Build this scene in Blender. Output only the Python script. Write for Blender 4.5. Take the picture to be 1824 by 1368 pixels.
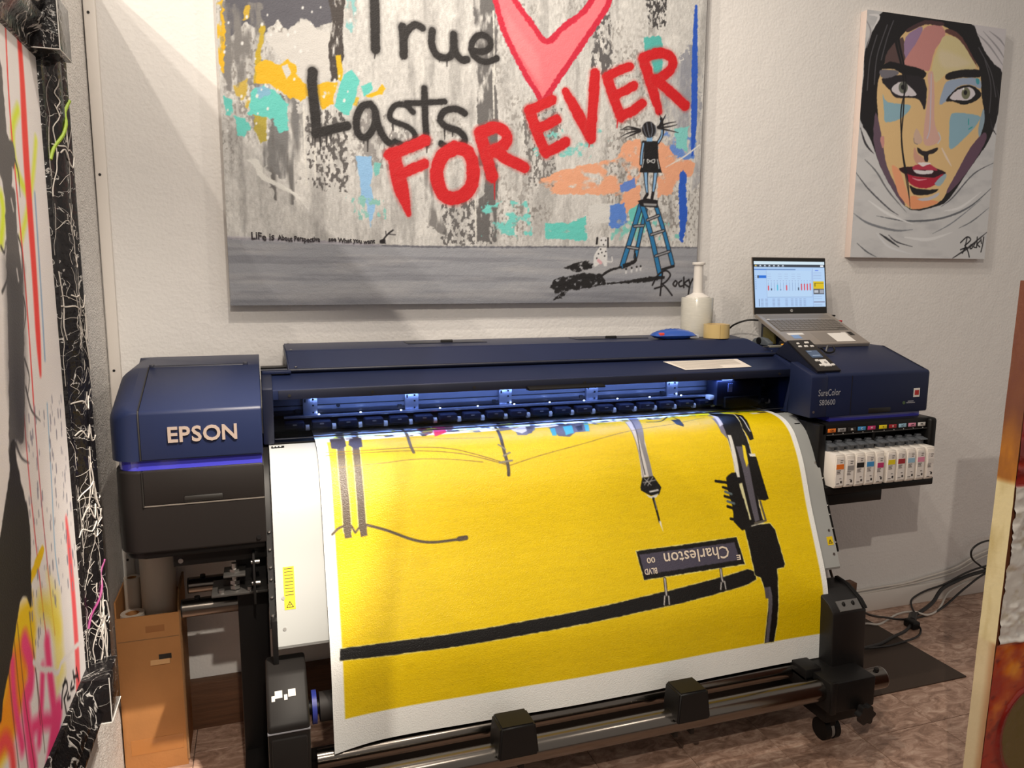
import bpy, bmesh, math, random
import numpy as np
from mathutils import Vector, Matrix

for o in list(bpy.data.objects):
    bpy.data.objects.remove(o, do_unlink=True)
SC = bpy.context.scene
COL = SC.collection

# ------------------------------------------------------------------ camera
# X runs along the back wall, Y towards it, Z up; metres
CAM_PITCH, CAM_YAW, CAM_ROLL = 8.4, 18.5, 0.3
cam_data = bpy.data.cameras.new('camera')
cam = bpy.data.objects.new('camera', cam_data)
COL.objects.link(cam)
_p, _y, _r = (math.radians(a) for a in (CAM_PITCH, CAM_YAW, CAM_ROLL))
_fw = Vector((math.sin(_y)*math.cos(_p), math.cos(_y)*math.cos(_p), -math.sin(_p)))
_rt = Vector((math.cos(_y), -math.sin(_y), 0.0))
_up = _rt.cross(_fw)
_rt2 = math.cos(_r)*_rt + math.sin(_r)*_up
_up2 = -math.sin(_r)*_rt + math.cos(_r)*_up
_m = Matrix((_rt2, _up2, -_fw)).transposed().to_4x4()
_m.translation = Vector((0, 0, 1.553))
cam.matrix_world = _m
cam_data.sensor_fit = 'HORIZONTAL'
cam_data.sensor_width = 36.0
cam_data.lens = 36.0*1350/1824
cam_data.clip_start = 0.05
SC.camera = cam

# ------------------------------------------------------------------ world, lights, exposure
SC.view_settings.view_transform = 'Standard'
SC.view_settings.look = 'None'
SC.view_settings.gamma = 1.0
SC.view_settings.use_curve_mapping = False
SC.view_settings.exposure = 0.06
world = bpy.data.worlds.new('gallery_ambient')
SC.world = world
world.use_nodes = True
world.node_tree.nodes['Background'].inputs[0].default_value = (0.92, 0.83, 0.745, 1)
world.node_tree.nodes['Background'].inputs[1].default_value = 0.37

def spot(name, loc, target, watts, angle, blend=0.5, col=(1.0, 0.885, 0.75), radius=0.03):
    d = bpy.data.lights.new(name, 'SPOT')
    d.energy = watts
    d.color = col
    d.spot_size = math.radians(angle)
    d.spot_blend = blend
    d.shadow_soft_size = radius
    o = bpy.data.objects.new(name, d)
    COL.objects.link(o)
    o.location = loc
    o.rotation_euler = (Vector(target) - Vector(loc)).to_track_quat('-Z', 'Y').to_euler()
    return o
# track spots of the gallery and one added fill, all above the frame
spot('track_spot_plate', (0.85, 0.55, 3.4), (-0.10, 2.02, 0.93), 930, 19, 1.0)
spot('track_spot_print', (0.95, 0.45, 3.4), (0.42, 2.1, 0.98), 85, 28, 1.0, radius=0.06)
spot('track_spot_canvas', (0.25, 1.1, 3.5), (0.55, 2.6, 1.7), 98, 110, 0.9)
spot('track_spot_wall', (0.6, 1.66, 3.5), (1.9, 2.65, 1.8), 62, 120, 0.8)
spot('track_spot_far_left', (-1.55, 1.0, 3.43), (0.9, 2.6, 1.4), 92, 110, 0.8, radius=0.012)
spot('track_spot_left', (-0.97, 1.3, 3.45), (0.8, 2.6, 1.3), 44, 110, 0.8, radius=0.012)
spot('track_spot_behind', (-1.3, -1.5, 3.4), (1.45, 2.2, 0.75), 270, 66, 0.8, radius=0.02)
spot('track_spot_right', (2.4, 0.9, 3.5), (-0.4, 2.1, 1.3), 60, 70, 0.9)
spot('fill_spot_left', (0.12, -0.9, 3.2), (-0.46, 2.1, 0.95), 260, 34, 0.9)  # added fill that brightens the left partition, framed painting and box

# ------------------------------------------------------------------ helpers
def lin(c):
    return tuple(((x/255)/12.92 if x/255 <= 0.04045 else ((x/255+0.055)/1.055)**2.4) for x in c)

MATS = {}
def mat(name, rgb, rough=0.5, metal=0.0, bump=0.0, bscale=200.0, spec=0.5, var=0.0, vscale=6.0, coat=0.0, stretch=None):
    """plain principled material with optional fine relief and slight mottling"""
    if name in MATS:
        return MATS[name]
    m = bpy.data.materials.new(name)
    m.use_nodes = True
    nt = m.node_tree
    b = nt.nodes['Principled BSDF']
    c = lin(rgb)
    b.inputs['Base Color'].default_value = (*c, 1)
    b.inputs['Roughness'].default_value = rough
    b.inputs['Metallic'].default_value = metal
    b.inputs['Specular IOR Level'].default_value = spec
    b.inputs['Coat Weight'].default_value = coat
    tc = nt.nodes.new('ShaderNodeTexCoord')
    src = tc.outputs['Object']
    if stretch:
        mp = nt.nodes.new('ShaderNodeMapping')
        mp.inputs['Scale'].default_value = stretch
        nt.links.new(src, mp.inputs[0])
        src = mp.outputs[0]
    if bump > 0:
        n = nt.nodes.new('ShaderNodeTexNoise')
        n.inputs['Scale'].default_value = bscale
        n.inputs['Detail'].default_value = 3
        nt.links.new(src, n.inputs['Vector'])
        bp = nt.nodes.new('ShaderNodeBump')
        bp.inputs['Strength'].default_value = bump
        bp.inputs['Distance'].default_value = 0.004
        nt.links.new(n.outputs[0], bp.inputs['Height'])
        nt.links.new(bp.outputs[0], b.inputs['Normal'])
    if var > 0:
        n = nt.nodes.new('ShaderNodeTexNoise')
        n.inputs['Scale'].default_value = vscale
        n.inputs['Detail'].default_value = 5
        nt.links.new(src, n.inputs['Vector'])
        r = nt.nodes.new('ShaderNodeValToRGB')
        r.color_ramp.elements[0].position = 0.3
        r.color_ramp.elements[1].position = 0.7
        r.color_ramp.elements[0].color = (*[x*(1-var) for x in c], 1)
        r.color_ramp.elements[1].color = (*[min(1, x*(1+var)) for x in c], 1)
        nt.links.new(n.outputs[0], r.inputs[0])
        nt.links.new(r.outputs[0], b.inputs['Base Color'])
    MATS[name] = m
    return m

def emis(name, rgb, strength):
    if name in MATS:
        return MATS[name]
    m = bpy.data.materials.new(name)
    m.use_nodes = True
    b = m.node_tree.nodes['Principled BSDF']
    b.inputs['Base Color'].default_value = (0.02, 0.02, 0.02, 1)
    b.inputs['Emission Color'].default_value = (*lin(rgb), 1)
    b.inputs['Emission Strength'].default_value = strength
    MATS[name] = m
    return m

def painted(name, rough=0.55, bump=0.25, bscale=260.0, emit=0.0, spec=0.35, metal_noise=False):
    """colour from the mesh's own paint layer"""
    if name in MATS:
        return MATS[name]
    m = bpy.data.materials.new(name)
    m.use_nodes = True
    nt = m.node_tree
    b = nt.nodes['Principled BSDF']
    a = nt.nodes.new('ShaderNodeAttribute')
    a.attribute_name = 'Col'
    nt.links.new(a.outputs['Color'], b.inputs['Base Color'])
    b.inputs['Roughness'].default_value = rough
    b.inputs['Specular IOR Level'].default_value = spec
    if emit > 0:
        nt.links.new(a.outputs['Color'], b.inputs['Emission Color'])
        b.inputs['Emission Strength'].default_value = emit
        b.inputs['Base Color'].default_value = (0.02, 0.02, 0.02, 1)
        nt.links.remove(b.inputs['Base Color'].links[0])
    if bump > 0:
        tc = nt.nodes.new('ShaderNodeTexCoord')
        n = nt.nodes.new('ShaderNodeTexNoise')
        n.inputs['Scale'].default_value = bscale
        n.inputs['Detail'].default_value = 4
        nt.links.new(tc.outputs['Object'], n.inputs['Vector'])
        bp = nt.nodes.new('ShaderNodeBump')
        bp.inputs['Strength'].default_value = bump
        bp.inputs['Distance'].default_value = 0.003
        nt.links.new(n.outputs[0], bp.inputs['Height'])
        nt.links.new(bp.outputs[0], b.inputs['Normal'])
    MATS[name] = m
    return m

def link_mesh(name, me, m, parent=None, sharp=35):
    if m is not None:
        me.materials.clear()
        me.materials.append(m)
    if sharp is not None and len(me.polygons):
        me.polygons.foreach_set('use_smooth', [True]*len(me.polygons))
        me.set_sharp_from_angle(angle=math.radians(sharp))
    o = bpy.data.objects.new(name, me)
    COL.objects.link(o)
    if parent is not None:
        o.parent = parent
        o.matrix_parent_inverse = parent.matrix_world.inverted() if parent.type == 'EMPTY' else Matrix.Identity(4)
    return o

def obj(name, bm, m, parent=None, sharp=35):
    me = bpy.data.meshes.new(name)
    bmesh.ops.recalc_face_normals(bm, faces=bm.faces[:])
    bm.to_mesh(me)
    bm.free()
    return link_mesh(name, me, m, parent, sharp)

def thing(name, label, cat, loc=(0, 0, 0), group=None):
    o = bpy.data.objects.new(name, None)
    COL.objects.link(o)
    o.location = loc
    o.empty_display_size = 0.05
    bpy.context.view_layer.update()
    tag(o, label, cat, group)
    return o

def tag(o, label=None, cat=None, group=None, kind=None):
    if label: o['label'] = label
    if cat: o['category'] = cat
    if group: o['group'] = group
    if kind: o['kind'] = kind
    return o

def struct(o):
    o['kind'] = 'structure'
    return o

def box(x0, x1, y0, y1, z0, z1, bev=0.0, seg=2, bm=None):
    b = bmesh.new()
    bmesh.ops.create_cube(b, size=1.0)
    for v in b.verts:
        v.co = Vector(((x0+x1)/2 + v.co.x*(x1-x0), (y0+y1)/2 + v.co.y*(y1-y0), (z0+z1)/2 + v.co.z*(z1-z0)))
    if bev > 0:
        bmesh.ops.bevel(b, geom=b.edges[:], offset=bev, segments=seg, affect='EDGES', profile=0.5)
    return join(bm, b)

def join(bm, b):
    if bm is None:
        return b
    me = bpy.data.meshes.new('tmp')
    b.to_mesh(me)
    b.free()
    bm.from_mesh(me)
    bpy.data.meshes.remove(me)
    return bm

def prism(prof, x0, x1, bev=0.0, seg=2, ends=(1, 1), end_bev=None, bm=None, axis='x'):
    """extrude a closed (y,z) profile along x; prof in order"""
    b = bmesh.new()
    A = [b.verts.new((x0, p[0], p[1])) for p in prof]
    B = [b.verts.new((x1, p[0], p[1])) for p in prof]
    n = len(prof)
    b.faces.new(A[::-1])
    b.faces.new(B)
    for i in range(n):
        b.faces.new((A[i], A[(i+1) % n], B[(i+1) % n], B[i]))
    bmesh.ops.recalc_face_normals(b, faces=b.faces[:])
    if end_bev:
        es = []
        for k, vs in ((0, A), (1, B)):
            if ends[k]:
                for i in range(n):
                    es.append(b.edges.get((vs[i], vs[(i+1) % n])))
        bmesh.ops.bevel(b, geom=es, offset=end_bev, segments=6, affect='EDGES', profile=0.5, clamp_overlap=True)
    if bev > 0:
        bmesh.ops.bevel(b, geom=[e for e in b.edges if e.calc_face_angle(0) > 0.35], offset=bev, segments=seg, affect='EDGES', profile=0.5, clamp_overlap=True)
    return join(bm, b)

def cyl(p0, p1, r, n=24, bm=None, r1=None, caps=True):
    b = bmesh.new()
    p0, p1 = Vector(p0), Vector(p1)
    d = p1 - p0
    bmesh.ops.create_cone(b, cap_ends=caps, segments=n, radius1=r, radius2=r if r1 is None else r1, depth=d.length)
    q = d.to_track_quat('Z', 'Y').to_matrix().to_4x4()
    q.translation = (p0+p1)/2
    bmesh.ops.transform(b, matrix=q, verts=b.verts[:])
    return join(bm, b)

def lathe(prof, centre, n=32, bm=None, axis='z'):
    """revolve (r,h) points about a vertical axis through centre"""
    b = bmesh.new()
    rings = []
    for r, h in prof:
        rings.append([b.verts.new((centre[0]+r*math.cos(2*math.pi*i/n), centre[1]+r*math.sin(2*math.pi*i/n), centre[2]+h)) for i in range(n)])
    for a, c in zip(rings, rings[1:]):
        for i in range(n):
            b.faces.new((a[i], a[(i+1) % n], c[(i+1) % n], c[i]))
    if prof[0][0] > 1e-5: b.faces.new(rings[0][::-1])
    if prof[-1][0] > 1e-5: b.faces.new(rings[-1])
    bmesh.ops.remove_doubles(b, verts=b.verts[:], dist=1e-6)
    return join(bm, b)

def catmull(P, n=8, closed=False):
    P = [np.array(p, float) for p in P]
    out = []
    N = len(P)
    for i in range(N if closed else N-1):
        if closed:
            p0, p1, p2, p3 = P[(i-1) % N], P[i], P[(i+1) % N], P[(i+2) % N]
        else:
            p0, p1, p2, p3 = P[max(i-1, 0)], P[i], P[i+1], P[min(i+2, N-1)]
        for k in range(n):
            t = k/n
            out.append(0.5*((2*p1) + (-p0+p2)*t + (2*p0-5*p1+4*p2-p3)*t*t + (-p0+3*p1-3*p2+p3)*t**3))
    if not closed:
        out.append(P[-1])
    return out

def tube(pts, r, n=8, smooth=6, bm=None):
    P = [Vector(p) for p in (catmull(pts, smooth) if smooth else pts)]
    b = bmesh.new()
    rings = []
    nrm = Vector((0, 0, 1))
    for i, p in enumerate(P):
        t = (P[min(i+1, len(P)-1)] - P[max(i-1, 0)]).normalized()
        if abs(t.dot(nrm)) > 0.95: nrm = Vector((0, 1, 0))
        a = (nrm - t*t.dot(nrm)).normalized()
        c = t.cross(a)
        nrm = a
        rings.append([b.verts.new(p + r*(a*math.cos(2*math.pi*k/n) + c*math.sin(2*math.pi*k/n))) for k in range(n)])
    for A, B in zip(rings, rings[1:]):
        for k in range(n):
            b.faces.new((A[k], A[(k+1) % n], B[(k+1) % n], B[k]))
    b.faces.new(rings[0][::-1])
    b.faces.new(rings[-1])
    return join(bm, b)

def quad(pts, bm=None):
    b = bm or bmesh.new()
    b.faces.new([b.verts.new(p) for p in pts])
    return b

_text_cache = {}
def text_mesh(s, size, extrude=0.0, offset=0.0, shear=0.0, align='LEFT', res=3):
    """flat or raised lettering as a mesh in its own xy plane"""
    cu = bpy.data.curves.new('lettering', 'FONT')
    cu.body = s
    cu.size = size
    cu.extrude = extrude
    cu.offset = offset
    cu.shear = shear
    cu.align_x = align
    cu.resolution_u = res
    t = bpy.data.objects.new('lettering', cu)
    COL.objects.link(t)
    dg = bpy.context.evaluated_depsgraph_get()
    me = bpy.data.meshes.new_from_object(t.evaluated_get(dg))
    bpy.data.objects.remove(t, do_unlink=True)
    bpy.data.curves.remove(cu)
    return me

def map_mesh(me, f):
    """move every vertex of a flat mesh with f(x,y,z)->(x,y,z)"""
    for v in me.vertices:
        v.co = f(*v.co)
    me.update()
    return me

# ------------------------------------------------------------------ paint layer (colours laid down stroke by stroke on the mesh of a canvas)
def vnoise(U, V, su, sv, seed, octaves=3):
    rng = np.random.default_rng(seed)
    out = np.zeros_like(U)
    amp, tot = 1.0, 0.0
    for o in range(octaves):
        x = U/su*(2**o); y = V/sv*(2**o)
        xi = np.floor(x).astype(int); yi = np.floor(y).astype(int)
        x0, y0 = xi.min(), yi.min()
        G = rng.random((yi.max()-y0+3, xi.max()-x0+3), dtype=np.float32)
        fx = x-xi; fy = y-yi
        fx = fx*fx*(3-2*fx); fy = fy*fy*(3-2*fy)
        xi = xi-x0; yi = yi-y0
        a = G[yi, xi]*(1-fx)+G[yi, xi+1]*fx
        b = G[yi+1, xi]*(1-fx)+G[yi+1, xi+1]*fx
        out += amp*(a*(1-fy)+b*fy)
        tot += amp
        amp *= 0.5
    return out/tot

class Paint:
    def __init__(s, u0, u1, v0, v1, cell, base):
        s.nu = int(round((u1-u0)/cell))+1
        s.nv = int(round((v1-v0)/cell))+1
        s.u = np.linspace(u0, u1, s.nu, dtype=np.float32)
        s.v = np.linspace(v0, v1, s.nv, dtype=np.float32)
        s.U, s.V = np.meshgrid(s.u, s.v)
        s.C = np.empty((s.nv, s.nu, 3), np.float32)
        s.C[:] = np.array(base, np.float32)/255
        s.cell = cell
    def noise(s, su, sv, seed, o=3):
        return vnoise(s.U, s.V, su, sv, seed, o)
    def mix(s, mask, col, sl=None):
        c = np.array(col, np.float32)/255
        if sl is None:
            s.C += (c - s.C)*mask[..., None]
        else:
            s.C[sl] += (c - s.C[sl])*mask[..., None]
    def win(s, P, pad):
        a = np.array(P)
        i0 = max(0, np.searchsorted(s.u, a[:, 0].min()-pad)-1); i1 = min(s.nu, np.searchsorted(s.u, a[:, 0].max()+pad)+1)
        j0 = max(0, np.searchsorted(s.v, a[:, 1].min()-pad)-1); j1 = min(s.nv, np.searchsorted(s.v, a[:, 1].max()+pad)+1)
        if i1 <= i0 or j1 <= j0:
            return None
        return (slice(j0, j1), slice(i0, i1))
    def poly(s, P, col, soft=None, rough=0.0, rs=0.012, seed=1, alpha=1.0, smooth=0, tex=None):
        if smooth:
            P = catmull(P, smooth, True)
        soft = soft or s.cell*1.4
        sl = s.win(P, rough*1.5+soft)
        if sl is None: return
        U, V = s.U[sl], s.V[sl]
        d2 = np.full(U.shape, 1e9, np.float32)
        ins = np.zeros(U.shape, bool)
        n = len(P)
        for i in range(n):
            (ax, ay), (bx, by) = P[i][:2], P[(i+1) % n][:2]
            ex, ey = bx-ax, by-ay
            L = ex*ex+ey*ey+1e-12
            t = np.clip(((U-ax)*ex+(V-ay)*ey)/L, 0, 1)
            d2 = np.minimum(d2, (U-ax-t*ex)**2+(V-ay-t*ey)**2)
            if ay != by:
                c = ((ay > V) != (by > V)) & (U < (bx-ax)*(V-ay)/(by-ay)+ax)
                ins ^= c
        d = np.sqrt(d2)
        d[ins] *= -1
        if rough > 0:
            d = d + (vnoise(U, V, rs, rs, seed, 3)-0.5)*2*rough
        a = np.clip(0.5-d/soft, 0, 1)*alpha
        if tex is not None:
            a = a*np.clip((vnoise(U, V, tex[0], tex[1], seed+7, 4)-tex[2])/tex[3], 0, 1)
        s.mix(a, col, sl)
    def stroke(s, P, w, col, soft=None, rough=0.0, rs=0.008, seed=1, alpha=1.0, smooth=6, closed=False, tex=None):
        W = list(w) if isinstance(w, (list, tuple)) else [w]*len(P)
        Q = [(p[0], p[1], q) for p, q in zip(P, W)]
        if smooth and len(P) > 2:
            Q = catmull(Q, smooth, closed)
            if closed: Q.append(Q[0])
        soft = soft or s.cell*1.4
        sl = s.win([q[:2] for q in Q], max(W)+rough*1.5+soft)
        if sl is None: return
        U, V = s.U[sl], s.V[sl]
        d = np.full(U.shape, 1e9, np.float32)
        for A, B in zip(Q, Q[1:]):
            ex, ey = B[0]-A[0], B[1]-A[1]
            L = ex*ex+ey*ey+1e-12
            t = np.clip(((U-A[0])*ex+(V-A[1])*ey)/L, 0, 1)
            d = np.minimum(d, np.sqrt((U-A[0]-t*ex)**2+(V-A[1]-t*ey)**2)-(A[2]+(B[2]-A[2])*t)/2)
        if rough > 0:
            d = d + (vnoise(U, V, rs, rs, seed, 3)-0.5)*2*rough
        a = np.clip(0.5-d/soft, 0, 1)*alpha
        if tex is not None:
            a = a*np.clip((vnoise(U, V, tex[0], tex[1], seed+7, 4)-tex[2])/tex[3], 0, 1)
        s.mix(a, col, sl)
    def disc(s, p, r, col, soft=None, rough=0.0, alpha=1.0, seed=1):
        s.stroke([p, (p[0]+1e-5, p[1])], r*2, col, soft, rough, alpha=alpha, smooth=0, seed=seed)
    def specks(s, n, u0, u1, v0, v1, rmin, rmax, col, seed=1, stretch=1.0):
        rng = random.Random(seed)
        for _ in range(n):
            p = (rng.uniform(u0, u1), rng.uniform(v0, v1))
            r = rng.uniform(rmin, rmax)
            s.stroke([p, (p[0]+r*0.3, p[1]+r*stretch)], r*2, col, smooth=0)
    def mesh(s, name, f, white=(1, 1, 1)):
        """f(U,V)->(X,Y,Z) arrays; white = the light's tint divided out of the colours"""
        X, Y, Z = f(s.U, s.V)
        co = np.stack([X, Y, Z], -1).reshape(-1, 3).astype(np.float32)
        nu, nv = s.nu, s.nv
        idx = np.arange(nu*nv).reshape(nv, nu)
        F = np.stack([idx[:-1, :-1], idx[:-1, 1:], idx[1:, 1:], idx[1:, :-1]], -1).reshape(-1, 4)
        me = bpy.data.meshes.new(name)
        me.vertices.add(nu*nv)
        me.vertices.foreach_set('co', co.ravel())
        me.loops.add(F.size)
        me.loops.foreach_set('vertex_index', F.ravel().astype(np.int32))
        me.polygons.add(len(F))
        me.polygons.foreach_set('loop_start', np.arange(0, F.size, 4, dtype=np.int32))
        me.polygons.foreach_set('loop_total', np.full(len(F), 4, np.int32))
        me.polygons.foreach_set('use_smooth', np.ones(len(F), bool))
        me.update(calc_edges=True)
        C = np.clip(s.C, 0, 1)
        L = np.where(C <= 0.04045, C/12.92, ((C+0.055)/1.055)**2.4)
        L = np.clip(L/np.array(white, np.float32), 0, 0.92)
        A = np.ones((nu*nv, 4), np.float32)
        A[:, :3] = L.reshape(-1, 3)
        at = me.attributes.new('Col', 'FLOAT_COLOR', 'POINT')
        at.data.foreach_set('color', A.ravel())
        return me

# ------------------------------------------------------------------ the room
WALL_Y = 2.65
PART_X = -0.453
def wall_mat(name, rgb, s1, strength, dist, tint=0.03):
    m = bpy.data.materials.new(name)
    m.use_nodes = True
    nt = m.node_tree
    b = nt.nodes['Principled BSDF']
    b.inputs['Roughness'].default_value = 0.75
    b.inputs['Specular IOR Level'].default_value = 0.25
    tc = nt.nodes.new('ShaderNodeTexCoord')
    n1 = nt.nodes.new('ShaderNodeTexNoise'); n1.inputs['Scale'].default_value = s1; n1.inputs['Detail'].default_value = 4
    n2 = nt.nodes.new('ShaderNodeTexNoise'); n2.inputs['Scale'].default_value = s1*0.17; n2.inputs['Detail'].default_value = 3
    nt.links.new(tc.outputs['Object'], n1.inputs['Vector']); nt.links.new(tc.outputs['Object'], n2.inputs['Vector'])
    ad = nt.nodes.new('ShaderNodeMath'); ad.operation = 'MULTIPLY_ADD'; ad.inputs[1].default_value = 1.2
    nt.links.new(n2.outputs[0], ad.inputs[0]); nt.links.new(n1.outputs[0], ad.inputs[2])
    bp = nt.nodes.new('ShaderNodeBump'); bp.inputs['Strength'].default_value = strength; bp.inputs['Distance'].default_value = dist
    nt.links.new(ad.outputs[0], bp.inputs['Height']); nt.links.new(bp.outputs[0], b.inputs['Normal'])
    n3 = nt.nodes.new('ShaderNodeTexNoise'); n3.inputs['Scale'].default_value = 2.2; n3.inputs['Detail'].default_value = 4
    nt.links.new(tc.outputs['Object'], n3.inputs['Vector'])
    r = nt.nodes.new('ShaderNodeValToRGB')
    c = lin(rgb)
    r.color_ramp.elements[0].position = 0.3; r.color_ramp.elements[1].position = 0.75
    r.color_ramp.elements[0].color = (*[x*(1-tint) for x in c], 1)
    r.color_ramp.elements[1].color = (*[min(1, x*(1+tint)) for x in c], 1)
    nt.links.new(n3.outputs[0], r.inputs[0]); nt.links.new(r.outputs[0], b.inputs['Base Color'])
    return m
M_WALL = wall_mat('rough_white_plaster', (224, 222, 220), 95, 0.30, 0.006)
M_PART = wall_mat('stippled_panel', (230, 226, 222), 170, 0.9, 0.012, 0.06)

struct(obj('wall_back', box(-3.0, 6.0, WALL_Y, WALL_Y+0.12, 0, 3.6), M_WALL))
struct(obj('wall_left', box(PART_X-0.1, PART_X, 0.3, WALL_Y-0.003, 0, 2.445), M_PART))

# floor: dark bed with separate stone-look tiles
M_BED = mat('floor_joint', (70, 56, 48), 0.8)
floor = struct(obj('floor', box(-3.0, 6.0, -3.5, WALL_Y, -0.06, -0.0045), M_BED))
def tile_mat():
    m = bpy.data.materials.new('brown_stone_tile')
    m.use_nodes = True
    nt = m.node_tree
    b = nt.nodes['Principled BSDF']
    b.inputs['Roughness'].default_value = 0.42
    tc = nt.nodes.new('ShaderNodeTexCoord')
    oi = nt.nodes.new('ShaderNodeObjectInfo')
    ml = nt.nodes.new('ShaderNodeVectorMath'); ml.operation = 'SCALE'; ml.inputs[0].default_value = (7.3, 11.1, 3.7)
    nt.links.new(oi.outputs['Random'], ml.inputs['Scale'])
    ad = nt.nodes.new('ShaderNodeVectorMath'); ad.operation = 'ADD'
    nt.links.new(tc.outputs['Object'], ad.inputs[0]); nt.links.new(ml.outputs[0], ad.inputs[1])
    n1 = nt.nodes.new('ShaderNodeTexNoise'); n1.inputs['Scale'].default_value = 11.0; n1.inputs['Detail'].default_value = 10; n1.inputs['Roughness'].default_value = 0.72; n1.inputs['Distortion'].default_value = 1.5
    mp = nt.nodes.new('ShaderNodeMapping'); mp.inputs['Scale'].default_value = (1.0, 2.0, 1.0); mp.inputs['Rotation'].default_value = (0, 0, 0.35)
    nt.links.new(ad.outputs[0], mp.inputs[0]); nt.links.new(mp.outputs[0], n1.inputs['Vector'])
    r = nt.nodes.new('ShaderNodeValToRGB')
    e = r.color_ramp.elements
    e[0].position = 0.32; e[0].color = (*lin((118, 92, 78)), 1)
    e[1].position = 0.72; e[1].color = (*lin((222, 198, 178)), 1)
    k = e.new(0.46); k.color = (*lin((162, 130, 112)), 1)
    k = e.new(0.55); k.color = (*lin((188, 156, 138)), 1)
    nt.links.new(n1.outputs[0], r.inputs[0])
    nt.links.new(r.outputs[0], b.inputs['Base Color'])
    bp = nt.nodes.new('ShaderNodeBump'); bp.inputs['Strength'].default_value = 0.25; bp.inputs['Distance'].default_value = 0.002
    nt.links.new(n1.outputs[0], bp.inputs['Height']); nt.links.new(bp.outputs[0], b.inputs['Normal'])
    return m
M_TILE = tile_mat()
T = 0.305
tb = box(0.0011, T-0.0011, 0.0011, T-0.0011, -0.0045, 0.0, 0.0006, 1)
tile_me = bpy.data.meshes.new('tile')
tb.to_mesh(tile_me); tb.free()
tile_me.materials.append(M_TILE)
for i in range(-6, 11):
    for j in range(-5, 3):
        x, y = 1.27+i*T, 1.86+j*T
        o = bpy.data.objects.new('tile', tile_me)
        COL.objects.link(o)
        o.parent = floor
        o.location = (x, y, 0)

# skirting: white board on the right, a brown plank along the printer's wall
M_PAINT = mat('white_paint', (214, 208, 202), 0.5, bump=0.05)
M_PLANK = mat('brown_plank', (92, 62, 42), 0.6, bump=0.25, bscale=30, var=0.25, vscale=9, stretch=(0.6, 6, 9))
struct(obj('baseboard_back', box(2.53, 6.0, WALL_Y-0.018, WALL_Y, 0, 0.09, 0.003), M_PAINT))
struct(obj('trim_2', box(PART_X+0.002, 2.53, WALL_Y-0.045, WALL_Y, 0, 0.165, 0.003), M_PLANK))
t1 = struct(obj('trim_1', prism([(WALL_Y, 0), (WALL_Y, 2.445), (WALL_Y-0.02, 2.445), (WALL_Y-0.02, 0)], PART_X+0.004, PART_X+0.036, 0.003), M_PAINT))
M_BLACK = mat('black_plastic', (24, 23, 23), 0.42, bump=0.04, bscale=600)
for z in (1.838, 1.241, 2.3, 0.62):
    obj('screw_head', cyl((-0.436, WALL_Y-0.0215, z), (-0.436, WALL_Y-0.0195, z), 0.004, 12), M_BLACK, t1)

# ------------------------------------------------------------------ the printer
M_NAVY = mat('navy_plastic', (27, 36, 66), 0.42, bump=0.06, bscale=900, spec=0.3)
M_NAVYD = mat('navy_dark_plastic', (20, 25, 44), 0.42, bump=0.05, bscale=900)
M_DARK = mat('dark_housing', (27, 24, 23), 0.5, bump=0.06, bscale=900, spec=0.22)
M_BLKM = mat('black_powder_coat', (20, 19, 19), 0.45, bump=0.05, bscale=700, spec=0.25)
M_CHROME = mat('brushed_steel', (122, 116, 110), 0.2, 1.0)
M_STEEL = mat('zinc_steel', (170, 168, 165), 0.35, 1.0)
M_PLATE = mat('plate_grey', (160, 163, 162), 0.45, spec=0.4)
M_LETTER = mat('champagne_letter', (168, 152, 142), 0.35, 0.3)
M_BAND = mat('blue_glossy_band', (62, 62, 176), 0.10, coat=0.6)
M_WHITE = mat('white_plastic', (222, 220, 216), 0.4)
M_YEL = mat('yellow_warning', (228, 196, 20), 0.45)
M_PRINTBLK = mat('black_print', (22, 20, 18), 0.5)

PR = thing('large_format_printer', 'wide navy and black roll printer standing against the white wall', 'printer', (0.95, 2.2, 0))

# --- left end housing
def top_z(y):
    return min(1.283, 1.203+(y-2.05)*0.32)
def rounded_housing(x0, x1, y0, y1, z0, r, rl, rf):
    """end housing: front left corner rounded in plan, top edge rolled over on the left"""
    pts = [(x1, y0, 0, -1)]
    pts += [(x1-(x1-x0-r)*t, y0, 0, -1) for t in (0.33, 0.66)]
    for k in range(11):
        a = -math.pi/2 - (math.pi/2)*k/10
        pts.append((x0+r+r*math.cos(a), y0+r+r*math.sin(a), math.cos(a), math.sin(a)))
    pts += [(x0, y, -1, 0) for y in (2.15, 2.20, 2.25, 2.30, 2.36, 2.42, 2.47)]
    r2 = 0.05
    for k in range(1, 7):
        a = math.pi - (math.pi/2)*k/6
        pts.append((x0+r2+r2*math.cos(a), y1-r2+r2*math.sin(a), math.cos(a), math.sin(a)))
    pts += [(x1, y1, 0, 1), (x1, 2.30, 1, 0)]
    b = bmesh.new()
    rings = [[b.verts.new((p[0], p[1], z0)) for p in pts]]
    for k in range(7):
        a = (math.pi/2)*k/6
        ring = []
        for x, y, nx, ny in pts:
            R = rf + (rl-rf)*max(0.0, -nx)**1.3
            if nx > 0.5 or ny > 0.5: R = 0.002
            px, py = x-nx*R*(1-math.cos(a)), y-ny*R*(1-math.cos(a))
            ring.append(b.verts.new((px, py, top_z(py)-R*0.85*(1-math.sin(a)))))
        rings.append(ring)
    n = len(pts)
    for A, B in zip(rings, rings[1:]):
        for i in range(n): b.faces.new((A[i], A[(i+1) % n], B[(i+1) % n], B[i]))
    b.faces.new(rings[0][::-1])
    top = rings[-1]
    li = [i for i, p in enumerate(pts) if p[0] == x0 and abs(p[1]-2.30) < 1e-6][0]
    ri = n-1
    b.faces.new([top[ri]]+top[:li+1]); b.faces.new(top[li:ri+1])
    return b
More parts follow.
